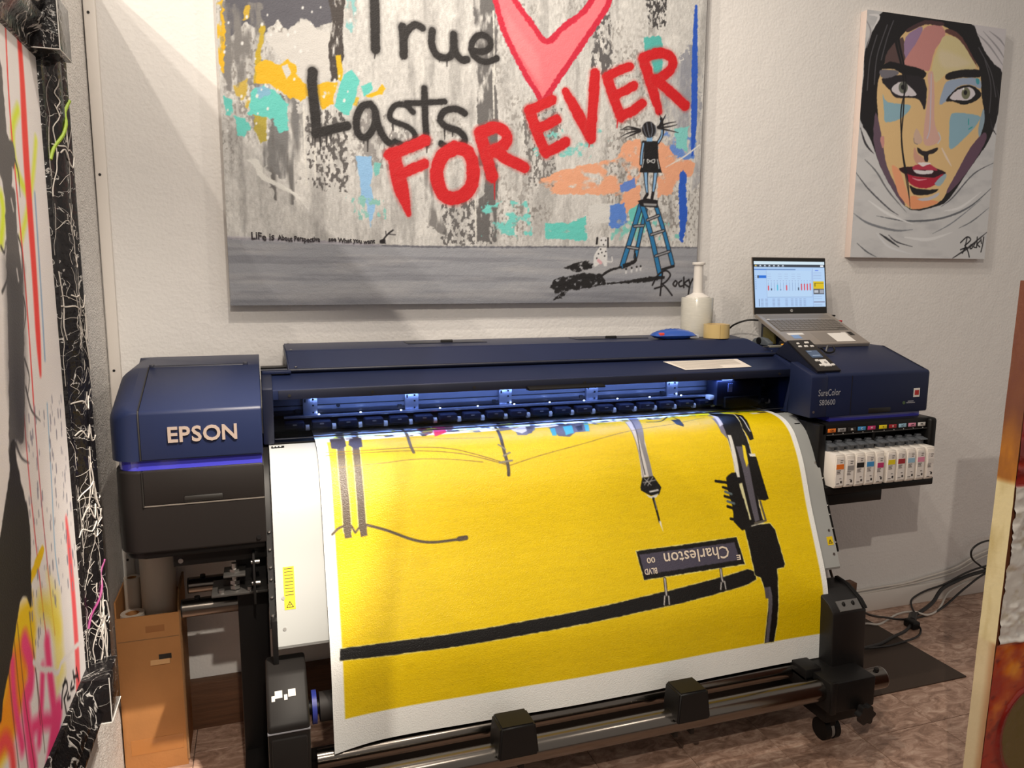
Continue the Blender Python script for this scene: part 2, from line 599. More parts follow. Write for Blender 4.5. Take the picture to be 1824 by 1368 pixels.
lh = obj('end_housing', rounded_housing(-0.367, -0.003, 2.05, 2.60, 1.078, 0.062, 0.05, 0.006), M_NAVY, PR, 40)
lid = obj('lid', prism([(2.047, 1.080), (2.047, 1.198), (2.052, 1.206), (2.299, 1.2865), (2.299, 1.25), (2.10, 1.18), (2.10, 1.080)], -0.293, -0.004, 0.003), M_NAVY, lh)
obj('hinge_bar', cyl((-0.283, 2.305, 1.2835), (-0.045, 2.305, 1.2835), 0.0065, 16), M_NAVYD, lh)
for x in (-0.287, -0.041):
    obj('hinge_cap', box(x-0.006, x+0.006, 2.296, 2.316, 1.278, 1.293, 0.002), M_NAVYD, lh)
obj('seam', prism([(2.0465, 1.08), (2.0465, 1.199), (2.051, 1.2068), (2.299, 1.2868), (2.299, 1.28), (2.06, 1.19), (2.06, 1.08)], -0.2958, -0.2928), M_PRINTBLK, lh)
obj('top_step', box(-0.045, -0.003, 2.27, 2.31, 1.270, 1.277, 0.002), M_NAVYD, lh)
# raised letters of the maker's name
xs = -0.2285
for ch in 'EPSON':
    me = text_mesh(ch, 0.0545, 0.0028, 0.0011)
    xx = [v.co.x for v in me.vertices]; w = max(xx)-min(xx); mn = min(xx)
    sx = 0.99
    map_mesh(me, lambda x, y, z, mn=mn, xs=xs: (xs+(x-mn)*sx, 2.0445-z, 1.1245+y))
    link_mesh('letter', me, M_LETTER, lid, 30)
    xs += w*sx + 0.0035
def plan_round(x0, x1, y0, y1, z0, z1, r, bev, bm=None):
    """housing whose front left vertical edge is rounded"""
    pts = [(x1, y0), (x1, y1), (x0+0.03, y1), (x0, y1-0.03)]
    for k in range(9):
        a = math.pi + (math.pi/2)*k/8
        pts.append((x0+r+r*math.cos(a), y0+r+r*math.sin(a)))
    b = bmesh.new()
    A = [b.verts.new((p[0], p[1], z0)) for p in pts]
    B = [b.verts.new((p[0], p[1], z1)) for p in pts]
    n = len(pts)
    b.faces.new(A[::-1]); top = b.faces.new(B)
    for i in range(n):
        b.faces.new((A[i], A[(i+1) % n], B[(i+1) % n], B[i]))
    es = [b.edges.get((v[i], v[(i+1) % n])) for v in (A, B) for i in range(n)]
    if bev: bmesh.ops.bevel(b, geom=es, offset=bev, segments=3, affect='EDGES', profile=0.5)
    return join(bm, b)
obj('light_band', plan_round(-0.352, -0.006, 2.060, 2.55, 1.045, 1.085, 0.05, 0), M_BAND, PR)
lw = obj('lower_housing', plan_round(-0.360, -0.003, 2.05, 2.45, 0.835, 1.052, 0.058, 0.007), M_DARK, PR)
obj('base_lip', plan_round(-0.350, -0.008, 2.062, 2.44, 0.818, 0.838, 0.05, 0.004), M_BLKM, lw)
obj('door_seam', box(-0.2955, -0.2925, 2.0466, 2.06, 0.958, 1.052), M_PRINTBLK, lw)
obj('door_seam', box(-0.2925, -0.004, 2.0485, 2.06, 0.9585, 0.962), mat('seam_grey', (96, 90, 84), 0.5), lw)
fd = obj('front_door', box(-0.292, -0.005, 2.0472, 2.06, 0.963, 1.050, 0.002), M_DARK, lw)
obj('grip_recess', box(-0.2, -0.105, 2.0455, 2.05, 0.966, 0.982, 0.004), M_PRINTBLK, fd)
obj('screw', cyl((-0.022, 2.046, 0.852), (-0.022, 2.052, 0.852), 0.006, 14), M_BLKM, lw)

# --- centre: rear cover, front cover, window
rc_prof = [(2.325, 1.262), (2.385, 1.314), (2.62, 1.3145), (2.62, 1.243), (2.335, 1.243)]
b = bmesh.new()
XL = (0.078, 0.073, 0.073, 0.078, 0.078); XR = (1.812, 1.715, 1.77, 1.812, 1.812)
A = []; B = []
for i, (y, z) in enumerate(rc_prof):
    A.append(b.verts.new((XL[i], y, z))); B.append(b.verts.new((XR[i], y, z)))
b.faces.new(A[::-1]); b.faces.new(B)
for i in range(5): b.faces.new((A[i], A[(i+1) % 5], B[(i+1) % 5], B[i]))
bmesh.ops.bevel(b, geom=b.edges[:], offset=0.004, segments=2, affect='EDGES')
rc = obj('rear_cover', b, M_NAVY, PR)
obj('cover_edge', cyl((0.078, 2.324, 1.2605), (1.815, 2.324, 1.2605), 0.0055, 14), M_NAVYD, rc)
for x0, x1 in ((0.468, 0.741), (1.08, 1.361)):
    h = obj('hatch', box(x0, x1, 2.485, 2.575, 1.3135, 1.3162, 0.001), M_NAVYD, rc)
    obj('hatch_grip', cyl(((x0+x1)/2-0.02, 2.51, 1.318), ((x0+x1)/2+0.02, 2.51, 1.318), 0.007, 14), M_BLKM, h)
for x, y, z in ((0.09, 2.39, 1.3165), (0.1, 2.333, 1.2705), (1.79, 2.334, 1.271), (1.695, 2.395, 1.3165), (0.09, 2.6, 1.317)):
    obj('screw', lathe([(0.0001, 0.002), (0.003, 0.0015), (0.0045, 0)], (x, y, z-0.001), 12), M_STEEL, rc)

fc_prof = [(2.222, 1.2185), (2.232, 1.2225), (2.315, 1.251), (2.335, 1.251), (2.335, 1.238), (2.236, 1.205), (2.236, 1.190), (2.222, 1.190)]
fc = obj('front_cover', prism(fc_prof, 0.026, 1.792, 0.0025), M_NAVY, PR)
obj('cover_lip', box(0.045, 1.786, 2.2195, 2.224, 1.1905, 1.2165, 0.001), M_NAVYD, fc)
for x in (0.075, 0.31, 0.62, 0.99, 1.32, 1.55, 1.74):
    obj('screw', cyl((x, 2.2175, 1.202), (x, 2.2205, 1.202), 0.0045, 12), M_PRINTBLK, fc)
obj('pull_handle', prism([(2.224, 1.2), (2.19, 1.193), (2.19, 1.188), (2.224, 1.186)], 0.79, 1.05, 0.0015), M_BLKM, fc)
# side frames of the front cover
for nm, x0, x1 in (('l', 0.000, 0.030), ('r', 1.790, 1.826)):
    pr = [(2.205, 1.2245), (2.215, 1.230), (2.33, 1.262), (2.36, 1.262), (2.36, 1.058), (2.240, 1.058)]
    obj('cover_side', prism(pr, x0, x1, 0.004), M_NAVY if nm == 'r' else M_NAVYD, fc)
obj('cover_corner', box(0.003, 0.085, 2.302, 2.345, 1.254, 1.263, 0.002), M_NAVY, fc)
obj('cover_rib', cyl((0.0, 2.318, 1.264), (0.075, 2.318, 1.264), 0.004, 12), M_NAVYD, fc)

def glass_mat():
    m = bpy.data.materials.new('smoked_window')
    m.use_nodes = True
    nt = m.node_tree
    nt.nodes.clear()
    out = nt.nodes.new('ShaderNodeOutputMaterial')
    tr = nt.nodes.new('ShaderNodeBsdfTransparent'); tr.inputs[0].default_value = (0.62, 0.64, 0.70, 1)
    gl = nt.nodes.new('ShaderNodeBsdfGlossy'); gl.inputs['Roughness'].default_value = 0.08
    fr = nt.nodes.new('ShaderNodeFresnel'); fr.inputs[0].default_value = 1.12
    mx = nt.nodes.new('ShaderNodeMixShader')
    nt.links.new(fr.outputs[0], mx.inputs[0]); nt.links.new(tr.outputs[0], mx.inputs[1]); nt.links.new(gl.outputs[0], mx.inputs[2])
    nt.links.new(mx.outputs[0], out.inputs[0])
    return m
win = obj('window', prism([(2.226, 1.192), (2.256, 1.071), (2.253, 1.070), (2.223, 1.191)], 0.03, 1.79), glass_mat(), PR)
obj('window_rim', prism([(2.252, 1.072), (2.257, 1.072), (2.258, 1.068), (2.253, 1.068)], 0.03, 1.79, 0.001), mat('clear_rim', (44, 46, 56), 0.2), win)

# --- inside: rail, brackets, LED bar, pinch rollers, carriage
M_RAIL = mat('rail_metal', (150, 155, 170), 0.35, 0.6)
rail = obj('guide_rail', box(0.03, 1.79, 2.362, 2.376, 1.118, 1.225, 0.001), M_RAIL, PR)
obj('rail_slot', box(0.03, 1.79, 2.3605, 2.363, 1.1455, 1.1485), M_PRINTBLK, rail)
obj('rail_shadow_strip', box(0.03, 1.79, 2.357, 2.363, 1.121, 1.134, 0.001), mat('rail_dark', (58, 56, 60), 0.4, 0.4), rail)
for k in range(-1, 5):
    x0 = 0.117 + 0.3125*k
    if k < 0: continue
    br = obj('bracket', box(x0, x0+0.043, 2.348, 2.361, 1.112, 1.172, 0.0015), mat('bracket_metal', (175, 178, 190), 0.3, 0.8), rail)
    for zz in (1.166, 1.148, 1.126):
        obj('screw', cyl((x0+0.03, 2.3455, zz), (x0+0.03, 2.3485, zz), 0.003, 10), M_BLKM, br)
    obj('slit', box(x0+0.004, x0+0.009, 2.3472, 2.3484, 1.158, 1.168), M_PRINTBLK, br)
    obj('sensor_block', box(x0-0.022, x0-0.010, 2.352, 2.361, 1.128, 1.137), M_PRINTBLK, rail)
obj('rail_hole', cyl((0.223, 2.359, 1.143), (0.223, 2.363, 1.143), 0.006, 14), M_PRINTBLK, rail)
led = obj('led_bar', box(0.06, 1.74, 2.330, 2.345, 1.113, 1.121, 0.001), mat('led_bar_metal', (165, 170, 185), 0.25, 0.8), PR)
M_LED = emis('led_point', (215, 232, 255), 30)
for k in range(11):
    x = 0.163 + k*0.1255
    obj('led', lathe([(0.0001, 0.0028), (0.0022, 0.0022), (0.003, 0)], (x, 2.3375, 1.121), 10), M_LED, led)
# light of the LED bar itself
ld = bpy.data.lights.new('led_bar_light', 'AREA')
ld.shape = 'RECTANGLE'; ld.size = 1.45; ld.size_y = 0.008
ld.energy = 4.6; ld.color = (0.30, 0.47, 1.0)
lo = bpy.data.objects.new('led_bar_light', ld)
COL.objects.link(lo)
lo.location = (0.87, 2.285, 1.180); lo.rotation_euler = (math.radians(10), 0, 0)
# pinch roller units
M_ROLL = mat('roller_block', (24, 26, 40), 0.5, spec=0.15)
proto = None
pr_me = None
for k in range(22):
    x = 0.060 + k*0.0785
    if x > 1.72: break
    if pr_me is None:
        bm = box(0, 0.058, 2.304, 2.340, 1.086, 1.107, 0.005, 3)
        o = obj('pinch_roller', bm, M_ROLL, PR); pr_me = o.data
        g = obj('roller_glint', box(0.024, 0.036, 2.3025, 2.306, 1.097, 1.101, 0.001), M_STEEL, o); g_me = g.data
        r = obj('roller_wheel', cyl((0.062, 2.325, 1.0850), (0.073, 2.325, 1.0850), 0.009, 16), mat('roller_rubber', (176, 168, 158), 0.5), o); r_me = r.data
        o.location.x += x
    else:
        o2 = o.copy(); COL.objects.link(o2); o2.location.x = o.location.x + (x-0.060)
        for ch in (g, r):
            c2 = ch.copy(); COL.objects.link(c2); c2.parent = o2
obj('roller_beam', box(0.03, 1.79, 2.340, 2.36, 1.074, 1.111), M_BLKM, PR)
obj('platen', box(0.03, 1.79, 2.252, 2.5, 1.03, 1.0590), M_BLKM, PR)
obj('inner_back', box(0.0, 1.83, 2.5, 2.55, 0.9, 1.25), M_BLKM, PR)
cg = obj('print_carriage', box(1.53, 1.72, 2.285, 2.356, 1.086, 1.176, 0.006), M_NAVYD, PR)
obj('carriage_head', box(1.56, 1.70, 2.275, 2.30, 1.079, 1.118, 0.004), M_BLKM, cg)
obj('carriage_arm', prism([(2.285, 1.176), (2.30, 1.186), (2.35, 1.186), (2.35, 1.176)], 1.55, 1.66, 0.002), M_BLKM, cg)
obj('carriage_label', box(1.575, 1.592, 2.283, 2.286, 1.135, 1.165), mat('pale_blue_tag', (130, 140, 190), 0.4), cg)
obj('carriage_sensor', box(1.512, 1.532, 2.30, 2.33, 1.105, 1.122, 0.003), M_WHITE, cg)

# --- heated output plate, follows the run of the paper
RUN = [(2.42, 1.0625), (2.30, 1.0625), (2.247, 1.0618), (2.205, 1.0580), (2.165, 1.0465), (2.13, 1.024), (2.102, 0.990), (2.061, 0.915), (2.012, 0.784), (1.968, 0.681), (1.926, 0.580), (1.906, 0.511), (1.899, 0.416), (1.893, 0.302)]
_run = np.array(catmull(RUN, 14))
_sl = np.concatenate([[0], np.cumsum(np.linalg.norm(np.diff(_run, axis=0), axis=1))])
RUN_LEN = float(_sl[-1])
def run_at(s):
    return np.interp(s, _sl, _run[:, 0]), np.interp(s, _sl, _run[:, 1])
def run_normal(s, e=0.004):
    y0, z0 = run_at(np.maximum(s-e, 0)); y1, z1 = run_at(np.minimum(s+e, RUN_LEN))
    ty, tz = y1-y0, z1-z0
    L = np.hypot(ty, tz)+1e-9
    return tz/L, -ty/L        # points out of the sheet, towards the viewer and up
s_lo = float(np.interp(-0.592, -_run[:, 1], _sl))
out, inn = [], []
for s in np.linspace(0.175, s_lo, 40):
    y, z = run_at(s); ny, nz = run_normal(s)
    out.append((float(y-ny*0.006), float(z-nz*0.006)))
    inn.append((float(y-ny*0.012), float(z-nz*0.012)))
y, z = out[-1]
lip = [(y+0.002, z-0.008), (y+0.012, z-0.012), (y+0.04, z-0.010)]
pl = obj('output_plate', prism(out+lip+inn[::-1], 0.014, 1.803), M_PLATE, PR, 25)
for X in (0.032, 1.788):
    for f in (0.42, 0.80, 0.93):
        s = 0.175+(s_lo-0.175)*f
        y, z = run_at(s); ny, nz = run_normal(s)
        c = Vector((X, float(y-ny*0.0065), float(z-nz*0.0065))); n = Vector((0, float(ny), float(nz)))
        obj('screw', cyl(c, c+n*0.002, 0.0045, 12), M_STEEL, pl)
def plate_patch(name, x0, x1, s0, s1, m, lift=0.0045, n=6):
    b = bmesh.new()
    prev = None
    for s in np.linspace(s0, s1, n):
        y, z = run_at(s); ny, nz = run_normal(s)
        pair = [b.verts.new((x, float(y-ny*lift), float(z-nz*lift))) for x in (x0, x1)]
        if prev: b.faces.new((prev[0], prev[1], pair[1], pair[0]))
        prev = pair
    return obj(name, b, m, pl)
wl = plate_patch('warning_label', 0.034, 0.062, s_lo-0.20, s_lo-0.09, M_YEL, 0.0052)
for k in range(9):
    s = s_lo-0.196+k*0.0085
    b2 = plate_patch('label_line', 0.037, 0.059, s, s+0.0018, M_PRINTBLK, 0.0049, 2); b2.parent = wl
# warning triangle
def tri_on(o, cx, s, size):
    for (a, c) in (((-1, 0), (1, 0)), ((1, 0), (0, -1.7)), ((0, -1.7), (-1, 0))):
        P = []
        for q in (a, c):
            y, z = run_at(s+q[1]*size); ny, nz = run_normal(s)
            P.append(Vector((cx+q[0]*size, float(y-ny*0.0048), float(z-nz*0.0048))))
        t = obj('warning_mark', tube(P, 0.0009, 6, 0), M_PRINTBLK, pl); t.parent = o
    y, z = run_at(s-0.5*size); ny, nz = run_normal(s)
    t = obj('warning_mark', cyl((cx, float(y-ny*0.0048), float(z-nz*0.0048)), (cx, float(y-ny*0.0048)+0.0008, float(z-nz*0.0048)+size*0.5), 0.0009, 6), M_PRINTBLK, pl); t.parent = o
tri_on(wl, 0.048, s_lo-0.096, 0.0085)
w2 = plate_patch('warning_label', 1.772, 1.796, s_lo-0.10, s_lo-0.072, M_YEL, 0.0052)
tri_on(w2, 1.784, s_lo-0.078, 0.007)
plate_patch('gauge_mark', 1.762, 1.784, 0.272, 0.276, M_PRINTBLK, 0.005, 2)
cl = plate_patch('cutter_mark', 0.02, 0.055, 0.196, 0.210, M_PRINTBLK, 0.004, 3)
for k in range(3):
    t = plate_patch('mark_line', 0.024+k*0.009, 0.029+k*0.009, 0.200, 0.206, M_WHITE, 0.0036, 2); t.parent = cl
# side skirts behind the plate ends
for x0, x1 in ((-0.004, 0.012), (1.805, 1.822)):
    sk = [(float(a)+0.012, float(c)-0.004) for a, c in out[::4]] + [(2.40, 0.60), (2.40, 1.06)]
    o = obj('side_skirt', prism(sk, x0, x1), M_BLKM, PR)
    for f in (0.5, 0.58, 0.66, 0.70, 0.78, 0.86):
        k = int(len(out)*f)
        y, z = out[k]
        xx = x0 if x0 < 1 else x1
        obj('bolt', lathe([(0.0001, 0.004), (0.004, 0.003), (0.005, 0)], ((x0+x1)/2, y+0.010, z-0.002), 10), M_STEEL, o)

# --- right end housing with control panel
rh_prof = [(2.085, 1.065), (2.085, 1.206), (2.090, 1.214), (2.30, 1.281), (2.60, 1.281), (2.60, 1.065)]
rh = obj('end_housing', prism(rh_prof, 1.830, 2.288, 0.004, 2, (0, 1), 0.022), M_NAVY, PR)
obj('seam', box(1.9355, 1.9368, 2.0838, 2.09, 1.068, 1.205), M_PRINTBLK, rh)
obj('top_seam', prism([(2.10, 1.2175), (2.30, 1.2815), (2.30, 1.2825), (2.10, 1.2188)], 2.268, 2.2695), M_PRINTBLK, rh)
obj('grip_recess', box(2.015, 2.115, 2.0835, 2.09, 1.068, 1.088, 0.004), M_PRINTBLK, rh)
def front_text(s, size, x, z, m, parent, y=2.0842, offset=0.0, sx=1.0):
    me = text_mesh(s, size, 0.0004, offset)
    map_mesh(me, lambda X, Y, Z: (x+X*sx, y-Z, z+Y))
    return link_mesh('lettering', me, m, parent, None)
M_GREYTXT = mat('grey_lettering', (150, 152, 160), 0.5)
def fit_text(s, height, x0, x1, z, m, parent, y):
    me = text_mesh(s, 1.0, 0.0, 0.004)
    xs_ = [v.co.x for v in me.vertices]; ys_ = [v.co.y for v in me.vertices]
    fx = (x1-x0)/(max(xs_)-min(xs_)); fz = height/max(ys_)
    map_mesh(me, lambda X, Y, Z: (x0+(X-min(xs_))*fx, y, z+Y*fz))
    return link_mesh('lettering', me, m, parent, None)
fit_text('SureColor', 0.0225, 1.796, 1.888, 1.1405, M_GREYTXT, rh, 2.0826)
fit_text('S80600', 0.0190, 1.802, 1.868, 1.1085, M_GREYTXT, rh, 2.0826)
st = obj('sticker', box(2.213, 2.240, 2.0838, 2.0852, 1.118, 1.150), M_WHITE, rh)
obj('sticker_mark', prism([(2.0832, 1.125), (2.0832, 1.143), (2.0837, 1.143), (2.0837, 1.125)], 2.217, 2.236, 0), mat('red_mark', (170, 40, 40), 0.5), st)
obj('fine_mark', box(2.184, 2.222, 2.0838, 2.086, 1.097, 1.0995), M_GREYTXT, rh)
obj('fine_mark', box(2.190, 2.215, 2.0838, 2.086, 1.1025, 1.105), M_GREYTXT, rh)
obj('round_mark', cyl((2.172, 2.0838, 1.099), (2.172, 2.086, 1.099), 0.006, 14), mat('green_mark', (70, 90, 60), 0.5), rh)
# control panel: wedge with a sloping face
b = bmesh.new()
Pn = [(1.796, 2.094, 1.2195), (1.899, 2.094, 1.2195), (1.899, 2.268, 1.314), (1.796, 2.268, 1.314)]
Pb = [(1.796, 2.10, 1.205), (1.899, 2.10, 1.205), (1.899, 2.33, 1.262), (1.796, 2.33, 1.262)]
A = [b.verts.new(p) for p in Pn]; B = [b.verts.new(p) for p in Pb]
b.faces.new(A); b.faces.new(B[::-1])
for i in range(4): b.faces.new((A[i], A[(i+1) % 4], B[(i+1) % 4], B[i]))
bmesh.ops.recalc_face_normals(b, faces=b.faces[:])
bmesh.ops.bevel(b, geom=b.edges[:], offset=0.005, segments=2, affect='EDGES')
cp = obj('control_panel', b, M_NAVYD, PR)
def onpanel(u, v, h):      # u across 0..1, v up the slope 0..1, h lift
    p = Vector((1.796+0.103*u, 2.094+0.174*v, 1.2195+0.0945*v))
    return p + Vector((0, -0.4773, 0.8788))*h
def panel_box(name, u0, u1, v0, v1, h, m, parent):
    bm = bmesh.new()
    lo = [bm.verts.new(onpanel(u, v, -0.001)) for u, v in ((u0, v0), (u1, v0), (u1, v1), (u0, v1))]
    hi = [bm.verts.new(onpanel(u, v, h)) for u, v in ((u0, v0), (u1, v0), (u1, v1), (u0, v1))]
    bm.faces.new(lo[::-1]); bm.faces.new(hi)
    for i in range(4): bm.faces.new((lo[i], lo[(i+1) % 4], hi[(i+1) % 4], hi[i]))
    bmesh.ops.recalc_face_normals(bm, faces=bm.faces[:])
    bmesh.ops.bevel(bm, geom=bm.edges[:], offset=min(0.0012, h*0.4), segments=2, affect='EDGES')
    return obj(name, bm, m, parent)
face = panel_box('panel_face', 0.02, 0.98, 0.02, 0.98, 0.004, mat('panel_black', (26, 25, 25), 0.35), cp)
panel_box('display', 0.33, 0.80, 0.42, 0.64, 0.0052, emis('lcd_glow', (92, 112, 140), 0.55), cp)
panel_box('display_bar', 0.36, 0.55, 0.59, 0.62, 0.0056, emis('lcd_text', (190, 205, 225), 0.5), cp)
panel_box('display_bar', 0.40, 0.74, 0.46, 0.49, 0.0056, emis('lcd_text', (190, 205, 225), 0.5), cp)
for u, v, du, dv in ((0.27, 0.84, .10, .045), (0.22, 0.745, .13, .045), (0.47, 0.745, .14, .05), (0.72, 0.745, .13, .045), (0.63, 0.86, .16, .05), (0.33, 0.30, .13, .05), (0.32, 0.16, .14, .055), (0.80, 0.16, .13, .05)):
    panel_box('button', u, u+du, v, v+dv, 0.007, M_WHITE, cp)
nav = panel_box('navigation_pad', 0.48, 0.76, 0.14, 0.34, 0.0075, M_WHITE, cp)
obj('navigation_dot', cyl(onpanel(0.62, 0.24, 0.007), onpanel(0.62, 0.24, 0.0085), 0.006, 14), mat('pad_grey', (150, 148, 148), 0.4), nav)

# recessed blue strip and ink bay
obj('light_band', box(1.862, 2.262, 2.10, 2.40, 1.035, 1.07), M_BAND, PR)
col_ = obj('corner_column', prism([(2.0836, 1.066), (2.0836, 1.205), (2.089, 1.2125), (2.198, 1.247), (2.198, 1.066)], 1.766, 1.834, 0.003), M_NAVY, PR)
obj('screw', cyl((1.780, 2.0826, 1.086), (1.780, 2.085, 1.086), 0.0045, 14), M_STEEL, col_)
bay = obj('ink_bay', box(1.79, 2.292, 2.125, 2.52, 0.80, 1.046, 0.004), M_BLKM, PR)
obj('bay_side', box(2.262, 2.295, 2.045, 2.13, 0.845, 1.046, 0.012, 3), M_BLKM, bay)
obj('bay_side', box(1.79, 1.822, 2.06, 2.13, 0.80, 1.046, 0.006), M_BLKM, bay)
obj('bay_hood', box(1.80, 2.28, 2.06, 2.13, 1.005, 1.046, 0.006), M_BLKM, bay)
obj('bay_floor', box(1.79, 2.285, 2.035, 2.13, 0.803, 0.832, 0.005), M_BLKM, bay)
obj('bay_foot', box(1.80, 2.065, 2.045, 2.25, 0.762, 0.806, 0.004), M_BLKM, bay)
obj('bay_divider', box(2.028, 2.038, 2.07, 2.13, 0.83, 1.02), M_BLKM, bay)
obj('bay_slot_line', box(1.822, 2.262, 2.0588, 2.062, 1.006, 1.0085), mat('slot_grey', (70, 70, 70), 0.5), bay)
INK = [('OR', (228, 120, 40), 'orange'), ('LLK', (150, 148, 148), 'pale grey'), ('Bk', (30, 28, 28), 'black'), ('C', (60, 140, 200), 'blue'), ('M', (190, 50, 110), 'magenta'),
       ('Y', (225, 205, 30), 'yellow'), ('R', (160, 40, 50), 'dark red'), ('LC', (150, 190, 215), 'light blue'), ('LM', (220, 140, 170), 'pink'), ('MS', (215, 212, 208), 'white')]
M_LEVER = mat('lever_grey', (88, 92, 98), 0.45)
M_CART = mat('cartridge_white', (226, 220, 212), 0.45, bump=0.03)
ORD = ['leftmost', 'second', 'third', 'fourth', 'fifth']
for k, (code, rgb, nm) in enumerate(INK):
    pitch = 0.0425
    x0 = (1.822 + k*pitch) if k < 5 else (2.042 + (k-5)*0.0435)
    x1 = x0 + pitch - 0.004
    xc = (x0+x1)/2
    tagm = mat('tag_'+nm.replace(' ', '_'), rgb, 0.5)
    tg = obj('slot_tag', box(xc-0.0165, xc+0.0165, 2.0585, 2.0612, 1.0165, 1.0295, 0.0008), tagm, bay)
    me = text_mesh(code, 0.0105, 0.0003, 0.0, align='CENTER')
    map_mesh(me, lambda X, Y, Z: (xc+X, 2.0582-Z, 1.0195+Y))
    link_mesh('lettering', me, M_WHITE if nm in ('black', 'blue', 'magenta', 'dark red') else M_PRINTBLK, tg, None)
    obj('indicator_light', cyl((xc+0.006, 2.0585, 1.0105), (xc+0.006, 2.0615, 1.0105), 0.0012, 8), M_WHITE, bay)
    lv = obj('slot_lever', prism([(2.058, 0.940), (2.058, 0.968), (2.040, 0.969), (2.040, 0.973), (2.066, 0.978), (2.085, 0.978), (2.085, 0.940)], x0+0.005, x1-0.005, 0.001), M_LEVER, bay)
    obj('lever_tab', box(x0+0.008, x1-0.010, 2.064, 2.080, 0.976, 0.986, 0.003), M_LEVER, lv)
    # cartridge: a thing of its own, sits in its slot
    fy = 2.012
    ct = thing('ink_cartridge', 'white ink cartridge with %s patch on its label, in the printer ink bay' % nm, 'ink cartridge', (xc, 2.06, 0.835), 'ink cartridges in the bay')
    obj('cartridge_body', box(x0, x1, fy, 2.124, 0.8335, 0.951, 0.004, 2), M_CART, ct)
    obj('cartridge_shoulder', box(x0+0.003, x1-0.003, fy-0.002, fy+0.01, 0.838, 0.945, 0.0018), M_CART, ct)
    hi = 0.012 if k in (1, 4, 9) else 0.0
    lb = obj('paper_label', box(xc-0.0160+hi*0.3, xc+0.0155, fy-0.0030, fy-0.0018, 0.843, 0.938-hi*0.6, 0), mat('label_paper', (228, 224, 220), 0.6), ct)
    zt = 0.917-hi*0.6
    obj('colour_patch', box(xc-0.0150+hi*0.3, xc+0.0152, fy-0.0036, fy-0.0028, zt-0.017, zt), tagm, lb)
    for q, (wd, zz) in enumerate(((0.011, 0.9295), (0.009, 0.9225), (0.016, 0.894), (0.013, 0.889), (0.015, 0.884), (0.008, 0.866), (0.012, 0.849))):
        obj('print_line', box(xc-0.012+(0.012 if q in (0, 1, 5) else 0), xc-0.012+(0.012 if q in (0, 1, 5) else 0)+wd, fy-0.0036, fy-0.0028, zz-hi*0.5, zz-hi*0.5+0.0022), mat('label_ink', (96, 92, 92), 0.6), lb)
    obj('print_square', box(xc+0.004, xc+0.011, fy-0.0036, fy-0.0028, 0.851, 0.859), mat('label_ink_dark', (60, 58, 58), 0.6), lb)

# --- stand
leg = obj('stand_leg', box(-0.088, -0.006, 2.16, 2.30, 0.10, 0.80, 0.004), M_BLKM, PR)
obj('stand_leg', box(1.83, 1.91, 2.16, 2.30, 0.10, 0.80, 0.004), M_BLKM, PR)
br = obj('mount_bracket', box(-0.24, 0.0, 2.10, 2.22, 0.775, 0.822, 0.002), M_BLKM, PR)
obj('mount_plate', box(-0.15, -0.006, 2.08, 2.19, 0.683, 0.690, 0.001), mat('bracket_dark_zinc', (80, 78, 76), 0.4, 0.7), PR)
obj('mount_tab', box(-0.118, -0.062, 2.08, 2.15, 0.735, 0.741, 0.001), mat('bracket_dark_zinc', (80, 78, 76), 0.4, 0.7), PR)
obj('mount_upright', box(-0.042, -0.036, 2.06, 2.16, 0.66, 0.80, 0.001), M_BLKM, PR)
lev = obj('levelling_bolt', cyl((-0.09, 2.11, 0.692), (-0.09, 2.11, 0.765), 0.008, 16), M_STEEL, PR)
for z in (0.698, 0.712, 0.744):
    obj('hex_nut', cyl((-0.09, 2.11, z-0.005), (-0.09, 2.11, z+0.005), 0.0135, 6), M_STEEL, lev)
for x, z in ((-0.03, 0.775), (-0.03, 0.715)):
    obj('bolt', cyl((x-0.016, 2.075, z), (x+0.006, 2.075, z), 0.006, 12), M_STEEL, PR)
for x in (-0.125, -0.052):
    obj('cap_screw', cyl((x, 2.095, 0.690), (x, 2.095, 0.699), 0.0075, 16), M_STEEL, PR)
obj('cap_screw', cyl((-0.222, 2.098, 0.79), (-0.222, 2.104, 0.79), 0.0065, 14), M_STEEL, PR)
# rear feed bars
for y, z, r, x0 in ((2.30, 0.571, 0.027, -0.245), (2.43, 0.588, 0.025, -0.237)):
    fb = obj('feed_bar', cyl((x0, y, z), (1.98, y, z), r, 32), M_CHROME, PR)
    obj('bar_cap', cyl((x0-0.004, y, z), (x0+0.002, y, z), r*0.98, 24), M_BLKM, fb)
    obj('bar_knob', cyl((x0+0.04, y, z+r), (x0+0.04, y, z+r+0.006), 0.008, 14), M_BLKM, fb)
# feet
for x0, x1 in ((-0.088, -0.006), (1.70, 1.84)):
    ft = obj('stand_foot', box(x0, x1, 1.84, 2.52, 0.10, 0.175, 0.005), M_BLKM, PR)
for x in (-0.05, 1.765):
    for y in (1.905, 2.47):
        cs = obj('caster', cyl((x-0.028, y, 0.0375), (x-0.008, y, 0.0375), 0.037, 28), M_BLKM, PR)
        obj('caster_wheel', cyl((x+0.008, y, 0.0375), (x+0.028, y, 0.0375), 0.037, 28), M_BLKM, cs)
        obj('caster_tread', cyl((x-0.006, y, 0.0375), (x+0.006, y, 0.0375), 0.0345, 28), mat('grey_tread', (120, 116, 112), 0.6), cs)
        obj('caster_fork', box(x-0.014, x+0.014, y-0.03, y+0.035, 0.055, 0.103, 0.008, 2), M_BLKM, cs)
